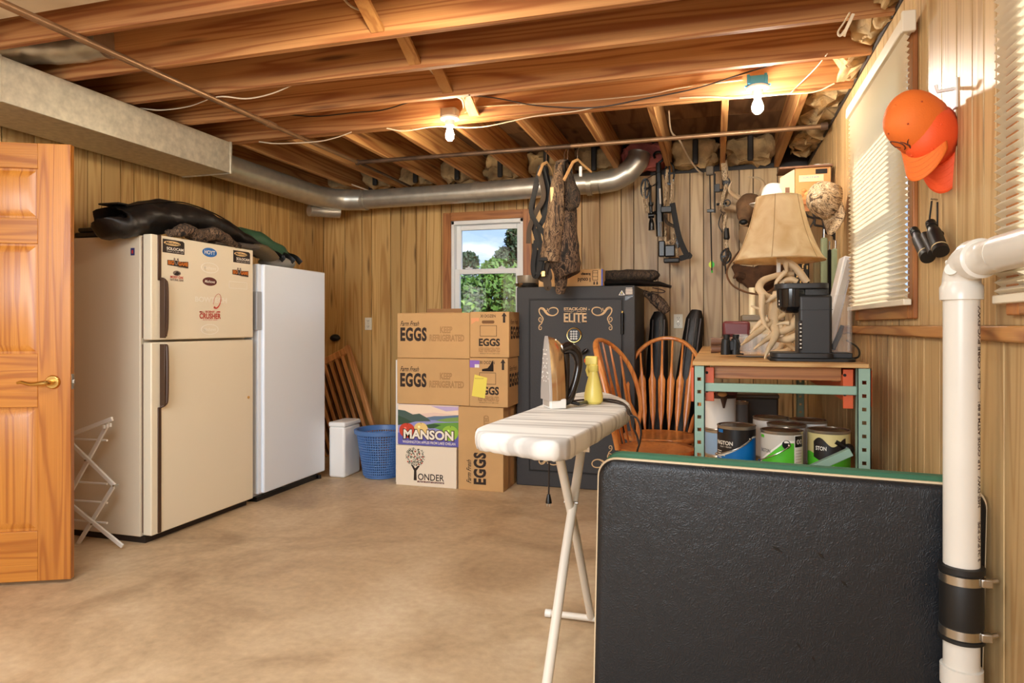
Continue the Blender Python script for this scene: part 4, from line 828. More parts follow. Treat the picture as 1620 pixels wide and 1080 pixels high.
MB().bar((-2.83, 4.99, .04), (-2.83, 5.12, .24), .03, .04).build('foot_brace', cribw, cr2, bevel=.004); MB().sphere((-2.72, 5.0, .035), .033, 12, 8).build('caster', blackm, cr2)
hk = at(530, 534, YB-.05); k_ = thing('wall_hook_pad', 'small rounded black pad hanging on the wall above the slatted gate', 'hook', hk)
MB().sphere(hk, (.05, .04, .032), 16, 10).build('pad', blackr, k_, noise_=(.006, 20)); MB().tube([(hk.x-.02, YB-.001, hk.z+.02), (hk.x-.02, hk.y, hk.z+.015)], .006, 8).build('peg', blackm, k_)
# ================================================================= DUCTS, PIPES, CABLES, BULBS
galv = plain('galvanized_steel', S(206, 198, 178), .42, .5, var=.18, vscale=28); galr = plain('round_duct_steel', S(196, 190, 176), .36, .75, var=.12, vscale=14, bump=.1, bscale=8)
pv = plain('bare_pipe', S(150, 116, 84), .4, .6, var=.2, vscale=9); pvd = plain('dark_pipe', S(92, 70, 54), .5, .5, var=.4, vscale=7)
du_ = thing('rectangular_duct', 'rectangular galvanized duct under the joists along the left wall', 'duct', (-3.35, 3.0, 2.22))
MB().box(-3.545, -3.150, 2.32, 3.868, 2.222, 2.432).build('duct_body', galv, du_, bevel=.002); MB().box(-3.547, -3.148, 1.3, 2.296, 2.220, 2.434).build('duct_section', galv, du_, bevel=.002)
MB().box(-3.549, -3.146, 2.296, 2.32, 2.218, 2.436).build('joint_flange', galv, du_, bevel=.002); MB().box(-3.549, -3.146, 3.856, 3.874, 2.218, 2.436).build('end_flange', galv, du_, bevel=.002)
el = thing('take_off_duct', 'round crinkled duct elbow rising from the rectangular duct at top left', 'duct', (-3.2, 2.6, 2.43))
MB().tube(curve([(-3.32, 2.32, 2.44), (-3.30, 2.40, 2.50), (-3.22, 2.50, 2.545), (-3.05, 2.58, 2.56), (-2.84, 2.60, 2.57)], 6), [.075+.004*(i % 4 == 0) for i in range(25)], 24).build('duct_elbow', galr, el)
rd = thing('round_duct', 'round galvanized duct running along the left and back walls under the ceiling', 'duct', (-3.3, 4.9, 2.3))
A = [(-3.34, 3.87, 2.32), (-3.34, 5.05, 2.32)]; MB().tube(A, .092, 32).build('duct_run', galr, rd)
B = curve([(-3.34, 5.05, 2.32), (-3.32, 5.24, 2.32), (-3.22, 5.40, 2.32), (-3.05, 5.46, 2.32)], 5); MB().tube(B, .0925, 32).build('elbow', galr, rd)
MB().tube([(-3.05, 5.46, 2.32), (-1.95, 5.46, 2.325)], .083, 32).build('duct_run', galr, rd); MB().tube([(-1.95, 5.46, 2.325), (-.90, 5.46, 2.345)], .086, 32).build('duct_run', galr, rd)
for x in (-3.02, -1.95, -.98): MB().tube([(x-.02, 5.46, 2.325+(x+2)*.01), (x+.02, 5.46, 2.325+(x+2)*.01)], .0905, 32).build('collar', galr, rd)
MB().tube(curve([(-.90, 5.46, 2.345), (-.78, 5.46, 2.36), (-.68, 5.46, 2.41), (-.60, 5.47, 2.50), (-.585, 5.48, 2.56)], 5), [.087+.003*(i % 5 == 0) for i in range(21)], 32).build('elbow', galr, rd)
cap_ = tag(MB().tube(curve([(-3.42, 5.20, 2.20), (-3.36, 5.30, 2.205), (-3.25, 5.42, 2.21)], 5), .05, 20).build('duct_stub', galr, loc=(-3.3, 5.3, 2.2)), 'short dark duct stub tucked below the round duct in the left corner', 'duct')
cp = thing('conduit_pipe', 'long bare metal pipe hung below the joists from top left', 'pipe', (-2.61, 3.0, 2.41))
MB().tube([(-2.62, 1.3, 2.425), (-2.61, 3.55, 2.42)], .0165, 14).build('pipe_length', pv, cp); MB().tube([(-2.61, 3.52, 2.42), (-2.61, 3.60, 2.42)], .021, 14).build('coupling', pv, cp); MB().tube([(-2.61, 3.6, 2.42), (-2.585, 4.56, 2.42)], .013, 14).build('pipe_length', pv, cp)
rp = thing('hanging_rod', 'dark metal pipe across the room that clothes hang from', 'pipe', (-1, 4.57, 2.41))
MB().tube([(-2.585, 4.57, 2.42), (-.95, 4.57, 2.418)], .0155, 14).build('pipe_length', pvd, rp); MB().tube([(-.95, 4.57, 2.418), (.64, 4.57, 2.42)], .015, 14).build('pipe_length', pv, rp)
MB().sphere((-2.585, 4.57, 2.42), .022, 12, 8).build('elbow_joint', pvd, rp); MB().cyl((.62, 4.57, 2.42), (.66, 4.57, 2.42), .024, n=14).build('flange', pvd, rp)
MB().cyl((-2.60, 4.60, 2.43), (-2.60, 5.6, 2.425), .011, n=10).build('side_pipe', pvd, rp)
# cables
def cable(label, pts, mat=wire_w, r=.0045, flat=(1.3, .6), n=6):
    return tag(MB().tube(curve(pts, n), r, 8, True, flat).build('cable', mat, loc=pts[0]), label, 'cable')
Yd = 3.868
cable('white cable looping across the joists at upper left', [atz(222, 171, 2.45), atz(255, 174, 2.435), atz(300, 168, 2.435), atz(345, 153, 2.43), atz(390, 156, 2.43), atz(430, 148, 2.435), atz(470, 131, 2.45)])
cable('white cable stapled along the last long joist, left part', [at(410, 224, Yd), at(440, 227, Yd), at(500, 224, Yd), at(530, 218, Yd), at(556, 209, Yd)])
cable('white cable stapled along the joist behind the left bulb', [at(612, 203, Yd), at(640, 207, Yd), at(690, 200, Yd), at(760, 201, Yd), at(845, 184, Yd), at(910, 176, Yd), at(940, 170, Yd)])
cable('white cable running from the left bulb box along the joist to the right', [at(735, 178, Yd), at(750, 170, Yd), at(800, 166, Yd), at(900, 161, Yd), at(1020, 150, Yd), at(1080, 138, Yd), at(1175, 126, Yd)])
cable('white cable drooping along the joist to the right bulb box', [at(1075, 155, Yd), at(1120, 153, Yd), at(1165, 155, Yd), at(1195, 153, Yd), at(1240, 149, Yd), at(1290, 145, Yd), at(1320, 132, Yd)])
cable('short white cable loop beside the left bulb box', [at(721, 152, 3.6), at(731, 158, 3.7), at(733, 170, 3.8), at(729, 177, Yd)])
cable('slanting white cable at the right end of the joists', [atz(1308, 86, 2.44), at(1290, 108, 3.75), at(1266, 132, Yd), at(1250, 148, Yd)])
cable('black cable sagging across the joist from left bulb to right', [atz(742, 150, 2.44), at(790, 156, 3.82), at(850, 167, 3.84), at(940, 170, Yd-.005), at(1020, 156, Yd-.005), at(1100, 140, Yd-.005), at(1180, 115, 3.8), at(1240, 97, 3.6)], wire_k, .004, (1, 1))
cable('black cable crossing the joists at left centre', [at(455, 181, 3.86), at(500, 184, Yd-.004), at(560, 178, Yd-.004), at(605, 174, Yd-.004), at(652, 160, 3.7)], wire_k, .004, (1, 1))
cable('thin white cable clipped to a joist above the left corner', [at(432, 235, 4.4), at(468, 254, 4.8), at(520, 278, 5.2), at(546, 288, 5.4), at(585, 302, 5.55)], wire_w, .004)
cable('white cable hanging down beside the crossbow over the wall', [at(1058, 175, 4.6), at(1062, 208, 4.8), at(1075, 222, 5.0), at(1090, 250, 5.4), at(1103, 268, 5.6), at(1112, 275, 5.70)], wire_w, .005)
cable('two white wire ends hanging from the first joist, top middle', [at(540, -6, 2.60), at(556, 10, 2.62), at(576, 18, 2.63), at(590, 22, 2.64), at(572, 6, 2.63), at(560, -6, 2.62)])
cable('white wire loop hanging below the second joist, top middle', [at(622, 50, 2.95), at(636, 64, 3.0), at(651, 78, 3.02), at(652, 66, 3.0), at(636, 48, 2.95)])
cable('short white wire end hanging from the third joist', [at(675, 104, 3.35), at(688, 118, 3.40), at(702, 131, 3.44)])
cable('white wire bundle hanging at the right end of the joists', [at(1344, 20, 2.95), at(1335, 36, 2.98), at(1326, 50, 3.0), at(1330, 56, 3.01), at(1342, 40, 3.0), at(1350, 22, 2.97), at(1338, 48, 3.0), at(1335, 57, 3.02)], wire_w, .0055)
# bulbs
bulbm = plain('lit_bulb', (1, .9, .7), .4, emit=((1, .84, .60), BULB)); bulbw = plain('lit_bulb_white', (1, .95, .85), .4, emit=((1, .92, .80), BULB)); porc = plain('porcelain', S(240, 230, 214), .3)
def fixture(label, x, y, z, boxmat, bm2, rb_=.034, tab=False):
    t_ = thing('ceiling_bulb', label, 'light', (x, y, z))
    MB().prism(rrect(x-.05, x+.05, y-.045, y+.04, .02), z+.012, z+.055, 'xy').build('junction_box', boxmat, t_)
    if tab: MB().box(x-.065, x+.065, y-.01, y+.01, z+.012, z+.02).box(x-.055, x-.04, y-.05, y-.046, z+.012, z+.062).box(x+.03, x+.045, y-.05, y-.046, z+.012, z+.062).build('mounting_tab', boxmat, t_, bevel=.003)
    MB().lathe([(0, .012), (.052, .012), (.058, .006), (.055, -.002), (.03, -.010), (.026, -.040), (.022, -.044), (0, -.044)], (x, y, z), 28).build('lamp_holder', porc, t_)
    MB().lathe([(0, -.04), (.014, -.045), (.016, -.058), (rb_*.8, -.075), (rb_, -.095), (rb_*.9, -.115), (rb_*.5, -.13), (0, -.134)], (x, y, z), 20).build('bulb', bm2, t_)
fixture('lit warm bulb in a gray ceiling box, left of the two', -1.53, 3.80, 2.43, plain('gray_box', S(170, 150, 120), .5), bulbm, .026)
fixture('lit white bulb under a bright blue junction box at right', .21, 3.79, 2.435, plain('blue_box', S(60, 158, 200), .5), bulbw, .030, True)
fixture('lit bulb at the very top of the photo, between the joists', -1.16, 2.12, 2.50, MATS['gray_box'], bulbm, .028)

# ================================================================= HANGING CLOTHES on the rod
wd = plain('hanger_wood', S(206, 160, 104), .45)
def hanger(t_, x, y, z, L_=.2, ang=0, tilt=0, mat=wd):
    R_ = TR(x, y, z) @ RZ(ang); f = lambda p: R_ @ Vector(p)
    MB().tube([f(p) for p in [(0, .005, -.09), (0, .003, -.03), (.014, 0, -.006), (.018, 0, .012), (0, 0, .026), (-.018, 0, .015)]], .0022, 6).build('hanger_hook', steel, t_)
    MB().tube([f((-L_, 0, -.20-tilt)), f((-.05, 0, -.115)), f((0, 0, -.09)), f((.05, 0, -.115)), f((L_, 0, -.20+tilt))], .011, 8, True, (1, .6)).build('hanger_arms', mat, t_)
sh_ = thing('strap_harness', 'tangle of black webbing straps hanging on a wooden hanger by the window', 'harness', (-1.11, 4.57, 2.40))
hanger(sh_, -1.12, 4.57, 2.41, .10, math.radians(70))
web = plain('black_webbing', S(18, 15, 13), .7); webo = plain('brown_webbing', S(66, 50, 32), .7)
random.seed(3)
def sp3(pts, Y): return [at(a, b_, Y+dy) for (a, b_), dy in zip(pts, [0]*len(pts))]
strs = [([(856, 262), (846, 300), (842, 345), (850, 380), (856, 400), (852, 430), (846, 437), (843, 420), (848, 380)], 4.55, web), ([(858, 262), (866, 300), (862, 340), (852, 365), (858, 400), (857, 430)], 4.56, web), ([(853, 270), (860, 310), (848, 335), (838, 360), (836, 385)], 4.53, webo), ([(861, 265), (868, 295), (858, 330), (868, 360), (866, 400), (872, 425)], 4.60, web),
        ([(850, 290), (840, 330), (848, 352), (862, 372), (860, 395)], 4.52, web), ([(845, 385), (846, 410), (844, 432), (849, 434), (850, 395)], 4.57, web), ([(864, 415), (870, 436), (866, 443), (856, 441), (852, 434)], 4.6, webo), ([(867, 415), (862, 430), (864, 452), (867, 456), (869, 450), (866, 436)], 4.58, webo)]
for pts_, Y_, m_ in strs: MB().ribbon(curve(sp3(pts_, Y_), 5), .024, .0025, (0, 1, .3)).build('strap', m_, sh_)
q = at(860, 433, 4.56); MB().box(q.x-.014, q.x+.014, 4.55, 4.562, q.z-.02, q.z+.02).build('buckle', brass, sh_, bevel=.003)
jk = thing('camo_jacket_hanging', 'camouflage hunting jacket hanging from the rod above the safe', 'jacket', (-.96, 4.57, 2.40))
hanger(jk, -1.0, 4.60, 2.41, .12, math.radians(75))
def swv(rows, name, mat, par, nz=(.012, 9), n=22):
    pts_ = []; rs = []
    for (x0, x1, py, Y_, d_) in rows: a, b_ = at(x0, py, Y_), at(x1, py, Y_); pts_.append((a+b_)/2); rs.append((abs(b_.x-a.x)/2, d_))
    return MB().tube(curve(pts_, 5), lerpr(rs, 5), n, True, up=(0, 1, 0)).build(name, mat, par, noise_=nz, smooth=60)
swv([(880, 898, 255, 4.60, .03), (877, 905, 275, 4.60, .07), (872, 909, 310, 4.60, .09), (871, 911, 350, 4.60, .10), (868, 914, 390, 4.60, .10), (872, 917, 420, 4.60, .10), (882, 919, 436, 4.60, .07)], 'jacket_body', camj, jk)
swv([(878, 892, 262, 4.53, .03), (870, 893, 300, 4.50, .05), (864, 892, 345, 4.49, .06), (858, 888, 390, 4.49, .06), (855, 885, 413, 4.49, .05)], 'sleeve', camo('camo_light', [S(34, 26, 20), S(96, 74, 54), S(140, 114, 86), S(60, 46, 36), S(156, 130, 100), S(24, 18, 15)], (13, 13, 4)), jk, (.008, 14))
swv([(896, 906, 275, 4.52, .03), (898, 917, 310, 4.50, .04), (900, 916, 322, 4.5, .03), (896, 906, 332, 4.52, .02)], 'hood', camd, jk, (.012, 16))
swv([(878, 900, 430, 4.62, .05), (878, 896, 450, 4.62, .05), (880, 893, 464, 4.62, .03)], 'lower_sleeve', camj, jk, (.01, 16))
MB().ribbon([at(873, 296, 4.445), at(874, 322, 4.44)], .016, .002, (0, 1, 0)).build('zipper_strip', stan, jk); q = at(855, 410, 4.44); MB().box(q.x-.01, q.x+.05, 4.43, 4.45, q.z-.012, q.z+.012).build('cuff_tab', web, jk, bevel=.003)
h2_ = thing('clip_hanger', 'pale wooden hanger with white clips at the right of the jacket', 'hanger', (-.86, 4.57, 2.4))
hanger(h2_, -.90, 4.56, 2.41, .14, math.radians(60), .05); MB().box(-.88, -.862, 4.50, 4.52, 2.19, 2.26).build('clip', white, h2_, bevel=.002)
h3_ = thing('wire_hanger', 'metal hook and dark loop on the rod just left of the clip hanger', 'hanger', (-1.02, 4.57, 2.4)); hanger(h3_, -.97, 4.57, 2.41, .06, math.radians(80), 0, blackm)

# ================================================================= BOWS on the back wall
def wheel(t_, c, rx, rz, name='cam_wheel'):
    pts_ = [(c[0]+rx*math.cos(a), c[1], c[2]+rz*math.sin(a)) for a in [2*PI*k/24 for k in range(25)]]
    o = MB().tube(pts_, .008, 6).build(name, blackmt, t_)
    MB().bar((c[0]-rx, c[1], c[2]), (c[0]+rx, c[1], c[2]), .012, .012).bar((c[0], c[1], c[2]-rz), (c[0], c[1], c[2]+rz), .012, .012).cyl((c[0], c[1]-.012, c[2]), (c[0], c[1]+.012, c[2]), .012, n=10).build('spokes', blackmt, o)
xb = thing('crossbow', 'camouflage crossbow with scope hanging nose up on the back wall', 'crossbow', (-.42, 5.6, 1.7)); YX = 5.47
P_ = lambda x, y, d=0: at(1010+x/5.68, 240+y/5.68, YX+d)
MB().tube([P_(180, 100), P_(185, 300), P_(190, 600), P_(195, 760)], lerpr([.020, .026, .032, .03], 1), 6, True, (1, .8), (0, 1, 0)).build('rail', blackm, xb)
MB().tube(curve([P_(150, 60), P_(140, 30), P_(160, 5), P_(200, 5), P_(222, 35), P_(215, 75), P_(180, 100)], 5), .010, 8).build('foot_stirrup', blackmt, xb)
MB().tube([P_(192, 330, -.03), P_(198, 470, -.03)], .008, 6).build('lettered_strip', plain('pale_strip', S(200, 190, 176), .5), xb); MB().tube([P_(205, 630, -.035), P_(210, 765, -.035)], .014, 6).build('bare_barrel', steel, xb)
for r_ in ([(262, 160), (255, 250), (250, 360), (235, 495)], [(305, 250), (305, 340), (298, 420), (285, 500)], [(45, 310), (52, 390), (62, 460), (78, 545)]): MB().tube(curve([P_(a, b_) for a, b_ in r_], 5), .014, 8, True, (1.2, .6)).build('limb', camp, xb)
wheel(xb, P_(280, 195), .036, .085); wheel(xb, P_(62, 330), .032, .075)
MB().tube([P_(62, 330, -.02), P_(180, 290, -.02)], .003, 5).tube([P_(62, 350, -.02), P_(180, 270, -.02)], .003, 5).tube([P_(60, 250, -.02), P_(280, 130, -.02)], .0025, 5).build('cables', blackm, xb)
MB().tube(curve([P_(112, 455), P_(112, 480), P_(112, 500), P_(115, 600), P_(117, 640), P_(118, 705)], 4), lerpr([.020, .020, .013, .013, .022, .024], 4), 14).build('scope', blackm, xb); MB().tube([P_(90, 575), P_(140, 570)], .022, 12).tube([P_(112, 560), P_(175, 540)], .014, 8).build('scope_mount', blackmt, xb)
MB().tube([P_(105, 300), P_(108, 455)], .010, 8).build('quiver_rod', blackm, xb)
q = P_(255, 515); MB().box(q.x-.045, q.x+.04, YX-.03, YX+.03, q.z-.03, q.z+.02).build('riser', blackm, xb, bevel=.006)
MB().tube(curve([P_(245, 560), P_(250, 620), P_(280, 650), P_(340, 680), P_(335, 700)], 5), .016, 8, True, (1, .7)).build('grip', camd, xb); MB().tube(curve([P_(322, 700), P_(330, 760), P_(325, 800), P_(340, 860), P_(350, 940)], 5), .010, 8).tube(curve([P_(240, 680), P_(245, 760), P_(235, 850), P_(238, 960)], 5), .010, 8).tube(curve([P_(210, 800), P_(270, 820), P_(330, 780)], 5), .016, 8).build('stock_frame', camp, xb)
for (a, b_, c_, d_) in ((182, 240, 800, 945), (238, 330, 840, 945)):
    p0, p1 = P_(a, d_), P_(b_, c_); MB().box(p0.x, p1.x, YX-.03, YX+.03, p0.z, p1.z).build('stock_block', blackm, xb, bevel=.008)
p0, p1 = P_(228, 1000), P_(372, 955); MB().box(p0.x, p1.x, YX-.035, YX+.03, p0.z, p1.z).build('butt_plate', blackr, xb, bevel=.008)
q = P_(350, 820); wheel(xb, q, .018, .035, 'crank_wheel')
MB().ribbon(curve([P_(305, 460, -.02), P_(330, 600, -.02), P_(370, 780, -.02), P_(440, 935, -.02), P_(460, 925, -.02), P_(420, 945, -.02), P_(370, 960, -.02)], 5), .030, .004, (0, 1, 0)).build('sling', web, xb)
cbw = thing('compound_bow', 'camouflage compound bow hanging right of the crossbow', 'bow', (.08, 5.6, 1.7)); YC = 5.49
Q_ = lambda x, y, d=0: at(1060+x/4.5, 230+y/4.5, YC+d)
MB().tube([Q_(383, 110), Q_(398, 250)], .024, 6, True, (1, .5), (0, 1, 0)).build('limb', camp, cbw); wheel(cbw, Q_(380, 80), .018, .03); wheel(cbw, Q_(402, 262), .022, .03)
MB().tube(curve([Q_(402, 280), Q_(375, 380), Q_(362, 450), Q_(395, 500), Q_(385, 570), Q_(402, 640), Q_(398, 700), Q_(405, 730)], 5), .016, 8).build('riser', camp, cbw)
MB().tube([Q_(400, 590), Q_(403, 655)], [.02, .024], 12).sphere(Q_(403, 655), .024, 12, 8).build('grip', blackr, cbw)
p = Q_(335, 305); MB().box(p.x-.02, p.x+.02, YC-.02, YC+.02, p.z-.03, p.z+.03).tube([Q_(335, 320), Q_(410, 315)], .010, 8).tube([Q_(330, 420), Q_(405, 412)], .010, 8).build('sight_bracket', blackmt, cbw, bevel=.002)
MB().tube([(Q_(407, 412).x+.022*math.cos(a), YC-.02, Q_(407, 412).z+.024*math.sin(a)) for a in [2*PI*k/20 for k in range(21)]], .004, 6).build('sight_ring', blackmt, cbw)
MB().tube([Q_(320, 200), Q_(318, 480)], .006, 6).build('cable_rod', blackm, cbw); MB().tube(curve([Q_(370, 470), Q_(345, 560), Q_(372, 620)], 4), .004, 6).build('cables', blackm, cbw)
wheel(cbw, Q_(398, 790), .035, .05); MB().tube(curve([Q_(405, 730), Q_(410, 780), Q_(385, 830), Q_(395, 850)], 4), .016, 8).build('lower_limb', camd, cbw); MB().tube([Q_(392, 850), Q_(398, 915)], .006, 6).build('string_tail', web, cbw)
ar = thing('arrow', 'black arrow with green and yellow fletching hanging on the wall', 'arrow', (-.02, 5.62, 1.7)); YR = 5.51
R2_ = lambda x, y: at(1060+x/4.5, 230+y/4.5, YR)
MB().tube([R2_(283, 200), R2_(292, 620), R2_(298, 900)], .005, 8).build('shaft', blackm, ar)
a = R2_(296, 848)
for sx_, m_ in ((-1, plain('fletch_yellow', S(210, 230, 60), .5)), (1, plain('fletch_green', S(60, 200, 60), .5))): MB().prism([(a.x, a.z+.035), (a.x+sx_*.022, a.z+.008), (a.x+sx_*.02, a.z-.012), (a.x, a.z-.03)], YR-.002, YR, 'xz').build('fletching', m_, ar, smooth=0)
MB().cyl(R2_(298, 890), R2_(299, 906), .006, n=8).build('nock', MATS['fletch_green'], ar); q = R2_(283, 185); MB().box(q.x-.028, q.x+.028, YR-.02, YR+.02, q.z-.03, q.z+.04).build('foam_holder', plain('gray_foam', S(120, 108, 92), .8), ar, bevel=.01); q = R2_(292, 465); MB().box(q.x-.03, q.x+.035, YR-.01, YR+.01, q.z-.012, q.z+.012).build('clip_bar', blackm, ar, bevel=.003); MB().bar(R2_(312, 150), R2_(315, 440), .008, .006).build('bracket_bar', blackmt, ar)
# deer head
dh = thing('deer_head_mount', 'mounted deer head with antlers on the wall behind the lampshade', 'taxidermy', at(1175, 340, 5.6))
furm = plain('deer_fur', S(128, 96, 66), .85, var=.35, vscale=14, bump=.4, bscale=60); furl = plain('deer_fur_pale', S(206, 176, 138), .85, bump=.3, bscale=60); bone = plain('antler_bone', S(216, 188, 148), .5, var=.18, vscale=12)
DX = lambda x, y, d: at(1060+x/4.5, 230+y/4.5, 5.62+d)
MB().tube(curve([DX(620, 560, .10), DX(600, 480, -.02), DX(560, 430, -.14), DX(535, 470, -.22), DX(525, 535, -.30)], 5), lerpr([.13, .12, .095, .065, .035], 5), 18).build('head', furm, dh, noise_=(.006, 20)); MB().tube(curve([DX(640, 640, .12), DX(620, 560, .06), DX(600, 500, .02)], 5), lerpr([.16, .14, .11], 5), 16).build('neck', furl, dh, noise_=(.008, 12))
MB().sphere(DX(523, 545, -.32), (.03, .024, .022), 12, 8).build('nose', blackr, dh); MB().sphere(DX(492, 468, -.20), .017, 12, 8).build('eye', blackm, dh)
MB().sphere(DX(525, 560, -.30), (.032, .03, .014), 10, 8).build('chin', furl, dh)
MB().tube(curve([DX(490, 460, -.08), DX(440, 440, -.06), DX(395, 445, -.05), DX(370, 470, -.05)], 5), lerpr([.03, .05, .035, .004], 5), 12, True, (.5, 1), (0, 1, 0)).build('ear', furl, dh)
MB().tube(curve([DX(590, 390, -.10), DX(640, 340, -.14), DX(665, 280, -.18), DX(630, 235, -.22), DX(560, 225, -.24)], 6), lerpr([.02, .017, .014, .010, .003], 6), 10).build('antler', bone, dh)
MB().tube(curve([DX(510, 385, -.10), DX(450, 350, -.14), DX(420, 310, -.18), DX(440, 255, -.20)], 6), lerpr([.02, .016, .011, .003], 6), 10).tube(curve([DX(500, 380, -.1), DX(495, 360, -.12), DX(470, 340, -.14)], 4), lerpr([.01, .007, .003], 4), 8).build('antler', bone, dh)
dh2 = thing('fur_hide', 'dark brown fur hide hanging on the wall below the lampshade', 'hide', at(1200, 435, 5.6))
MB().tube(curve([at(1165, 420, 5.66), at(1180, 436, 5.62), at(1200, 445, 5.58), at(1222, 432, 5.62), at(1240, 425, 5.68)], 5), lerpr([.03, .07, .10, .09, .03], 5), 18).build('hide_body', plain('dark_fur', S(96, 64, 40), .9, var=.4, vscale=10, bump=.6, bscale=50), dh2, noise_=(.03, 9))
MB().tube(curve([at(1178, 438, 5.58), at(1168, 435, 5.55), at(1160, 440, 5.54)], 4), lerpr([.03, .028, .005], 4), 10).build('ear', MATS['dark_fur'], dh2)
# gun cases in the corner behind the chairs
def guncase(label, a, b_, w_, y0=5.60):
    t_ = thing('soft_gun_case', label, 'gun case', (b_[0], y0-.25, 0), group=None)
    d = Vector((a[0]-b_[0], .22, a[2]-.01)); P0 = Vector((b_[0], y0-.28, .02)); pts_ = [P0+d*k for k in (0, .05, .3, .6, .85, .95, 1)]
    MB().tube(curve(pts_, 3), lerpr([(.02, .02), (w_*.9, .04), (w_*1.15, .05), (w_, .045), (w_*.9, .04), (w_*.8, .035), (w_*.45, .02)], 3), 16, up=(0, 1, 0)).build('case_body', nyl, t_, noise_=(.006, 14))
    for s_ in (-.5, .1, .55): MB().tube([p+Vector((s_*w_, -.052, 0)) for p in pts_[1:-1]], .006, 6).build('piping', plain('gray_piping', S(96, 88, 84), .5), t_)
    return t_
guncase('black soft gun case standing behind the chairs, near the safe', at(1043, 495, 5.55), (-.46, 0, 0), .085); guncase('black soft gun case leaning right, beside the steel rack top', at(1101, 493, 5.55), (-.30, 0, 0), .085)

# ================================================================= WINDSOR CHAIRS
def make_chair(label, M):
    """local: +X forward, seat at z .45, back at -X"""
    t_ = thing('windsor_chair', label, 'chair', M=M, group='oak windsor chairs')
    out = [(.232*math.cos(a)*(1.0 if math.cos(a) > 0 else .95), .25*math.sin(a)) for a in [2*PI*k/40 for k in range(40)]]
    mb = MB(); n = len(out); rings = [(.80, .415), (1.0, .428), (1.02, .446), (.98, .458), (.80, .452), (.45, .443), (.05, .441)]
    vs = [(x*s_, y*s_, z) for s_, z in rings for x, y in out]; fs = [(i*n+k, i*n+(k+1) % n, (i+1)*n+(k+1) % n, (i+1)*n+k) for i in range(len(rings)-1) for k in range(n)]
    fs += [tuple(reversed(range(n))), tuple((len(rings)-1)*n+k for k in range(n))]; mb.add(vs, fs).build('seat', chairw, t_, True, smooth=60)
    bk = lambda y, z: (-.195+.05*(y/.2)**2-.02-(z-.455)*.24, y, z)
    H_ = 1.10; W2 = .258
    arch = []
    for k in range(31):
        a = PI*k/30; yy_ = -W2*math.cos(a)*(1+.04*math.sin(a)); zz_ = .72+(H_-.72)*math.sin(a)**.75 if 0 < k < 30 else .72; arch.append((yy_, zz_))
    arch = [(-.175, .455), (-.20, .55), (-.245, .64)]+arch+[(.245, .64), (.20, .55), (.175, .455)]
    MB().tube([bk(y, z) for y, z in arch], .0145, 10, True, (1.15, 1)).build('back_hoop', chairw, t_, True)
    for i in range(6):
        u = (i-2.5)/2.5; yb_, yt = u*.135, u*.185; zt = .72+(H_-.72)*max(0, 1-(yt/W2)**2)**.42-.008
        zz = [.455, .50, .58, .80, .84, .92, zt]; ww = [.007, .010, .020, .026, .012, .008, .007]; pts_ = [bk(yb_+(yt-yb_)*(z-.455)/(zt-.455), z) for z in zz]
        MB().tube(pts_, [(w__, min(.008, w__)) for w__ in ww], 8, True, None, (1, 0, 0)).build('spindle', chairw, t_, True)
    ft = {}
    for sx_ in (-1, 1):
        for sy_ in (-1, 1):
            p, q = Vector((sx_*.14, sy_*.13, .42)), Vector((sx_*.215, sy_*.20, .0)); ft[(sx_, sy_)] = (p, q)
            MB().tube([p+(q-p)*k for k in (0, .08, .18, .22, .35, .5, .55, .6, .8, 1)], [.012, .014, .020, .013, .021, .018, .014, .019, .014, .010], 12).build('leg', chairw, t_, True)
    for sy_ in (-1, 1):
        a, b_ = [ft[(s_, sy_)][0].lerp(ft[(s_, sy_)][1], .58) for s_ in (-1, 1)]; MB().tube([a, a.lerp(b_, .5), b_], [.008, .013, .008], 10).build('stretcher', chairw, t_, True)
    a, b_ = [(ft[(-1, s_)][0].lerp(ft[(-1, s_)][1], .58)+ft[(1, s_)][0].lerp(ft[(1, s_)][1], .58))/2 for s_ in (-1, 1)]; MB().tube([a, a.lerp(b_, .5), b_], [.008, .013, .008], 10).build('stretcher', chairw, t_, True)
    return t_
ch = make_chair('oak windsor chair turned sideways in front, back hoop toward the safe', TR(-.345, 4.175, 0) @ RZ(math.radians(-14)))
dup(ch, TR(-.355, 4.675, 0) @ RZ(math.radians(-93)), 'oak windsor chair behind, facing the camera against the back wall')

# ================================================================= IRONING BOARD
cov = plain('board_cover', S(232, 226, 216), .85, bump=.25, bscale=12)
mt_ = bpy.data.materials.new('striped_cover'); mt_.use_nodes = True; t = mt_.node_tree; b = t.nodes['Principled BSDF']; N = t.nodes.new; K = t.links.new
tcn = N('ShaderNodeTexCoord'); wv = N('ShaderNodeTexNoise'); mpn = N('ShaderNodeMapping'); mpn.inputs['Scale'].default_value = (1.2, 26, 1.2); mpn.inputs['Rotation'].default_value = (0, 0, math.radians(2)); K(tcn.outputs['Object'], mpn.inputs[0]); K(mpn.outputs[0], wv.inputs['Vector']); wv.inputs['Scale'].default_value = 1; wv.inputs['Detail'].default_value = 3
rp_ = N('ShaderNodeValToRGB'); e = rp_.color_ramp.elements; e[0].position = .42; e[0].color = (*S(188, 182, 174), 1); e[1].position = .52; e[1].color = (*S(228, 224, 216), 1); K(wv.outputs[0], rp_.inputs[0]); K(rp_.outputs[0], b.inputs['Base Color']); b.inputs['Roughness'].default_value = .85
ib = thing('ironing_board', 'ironing board with white striped cover standing left of the black table', 'ironing board', (-.5, 2.35, 0))
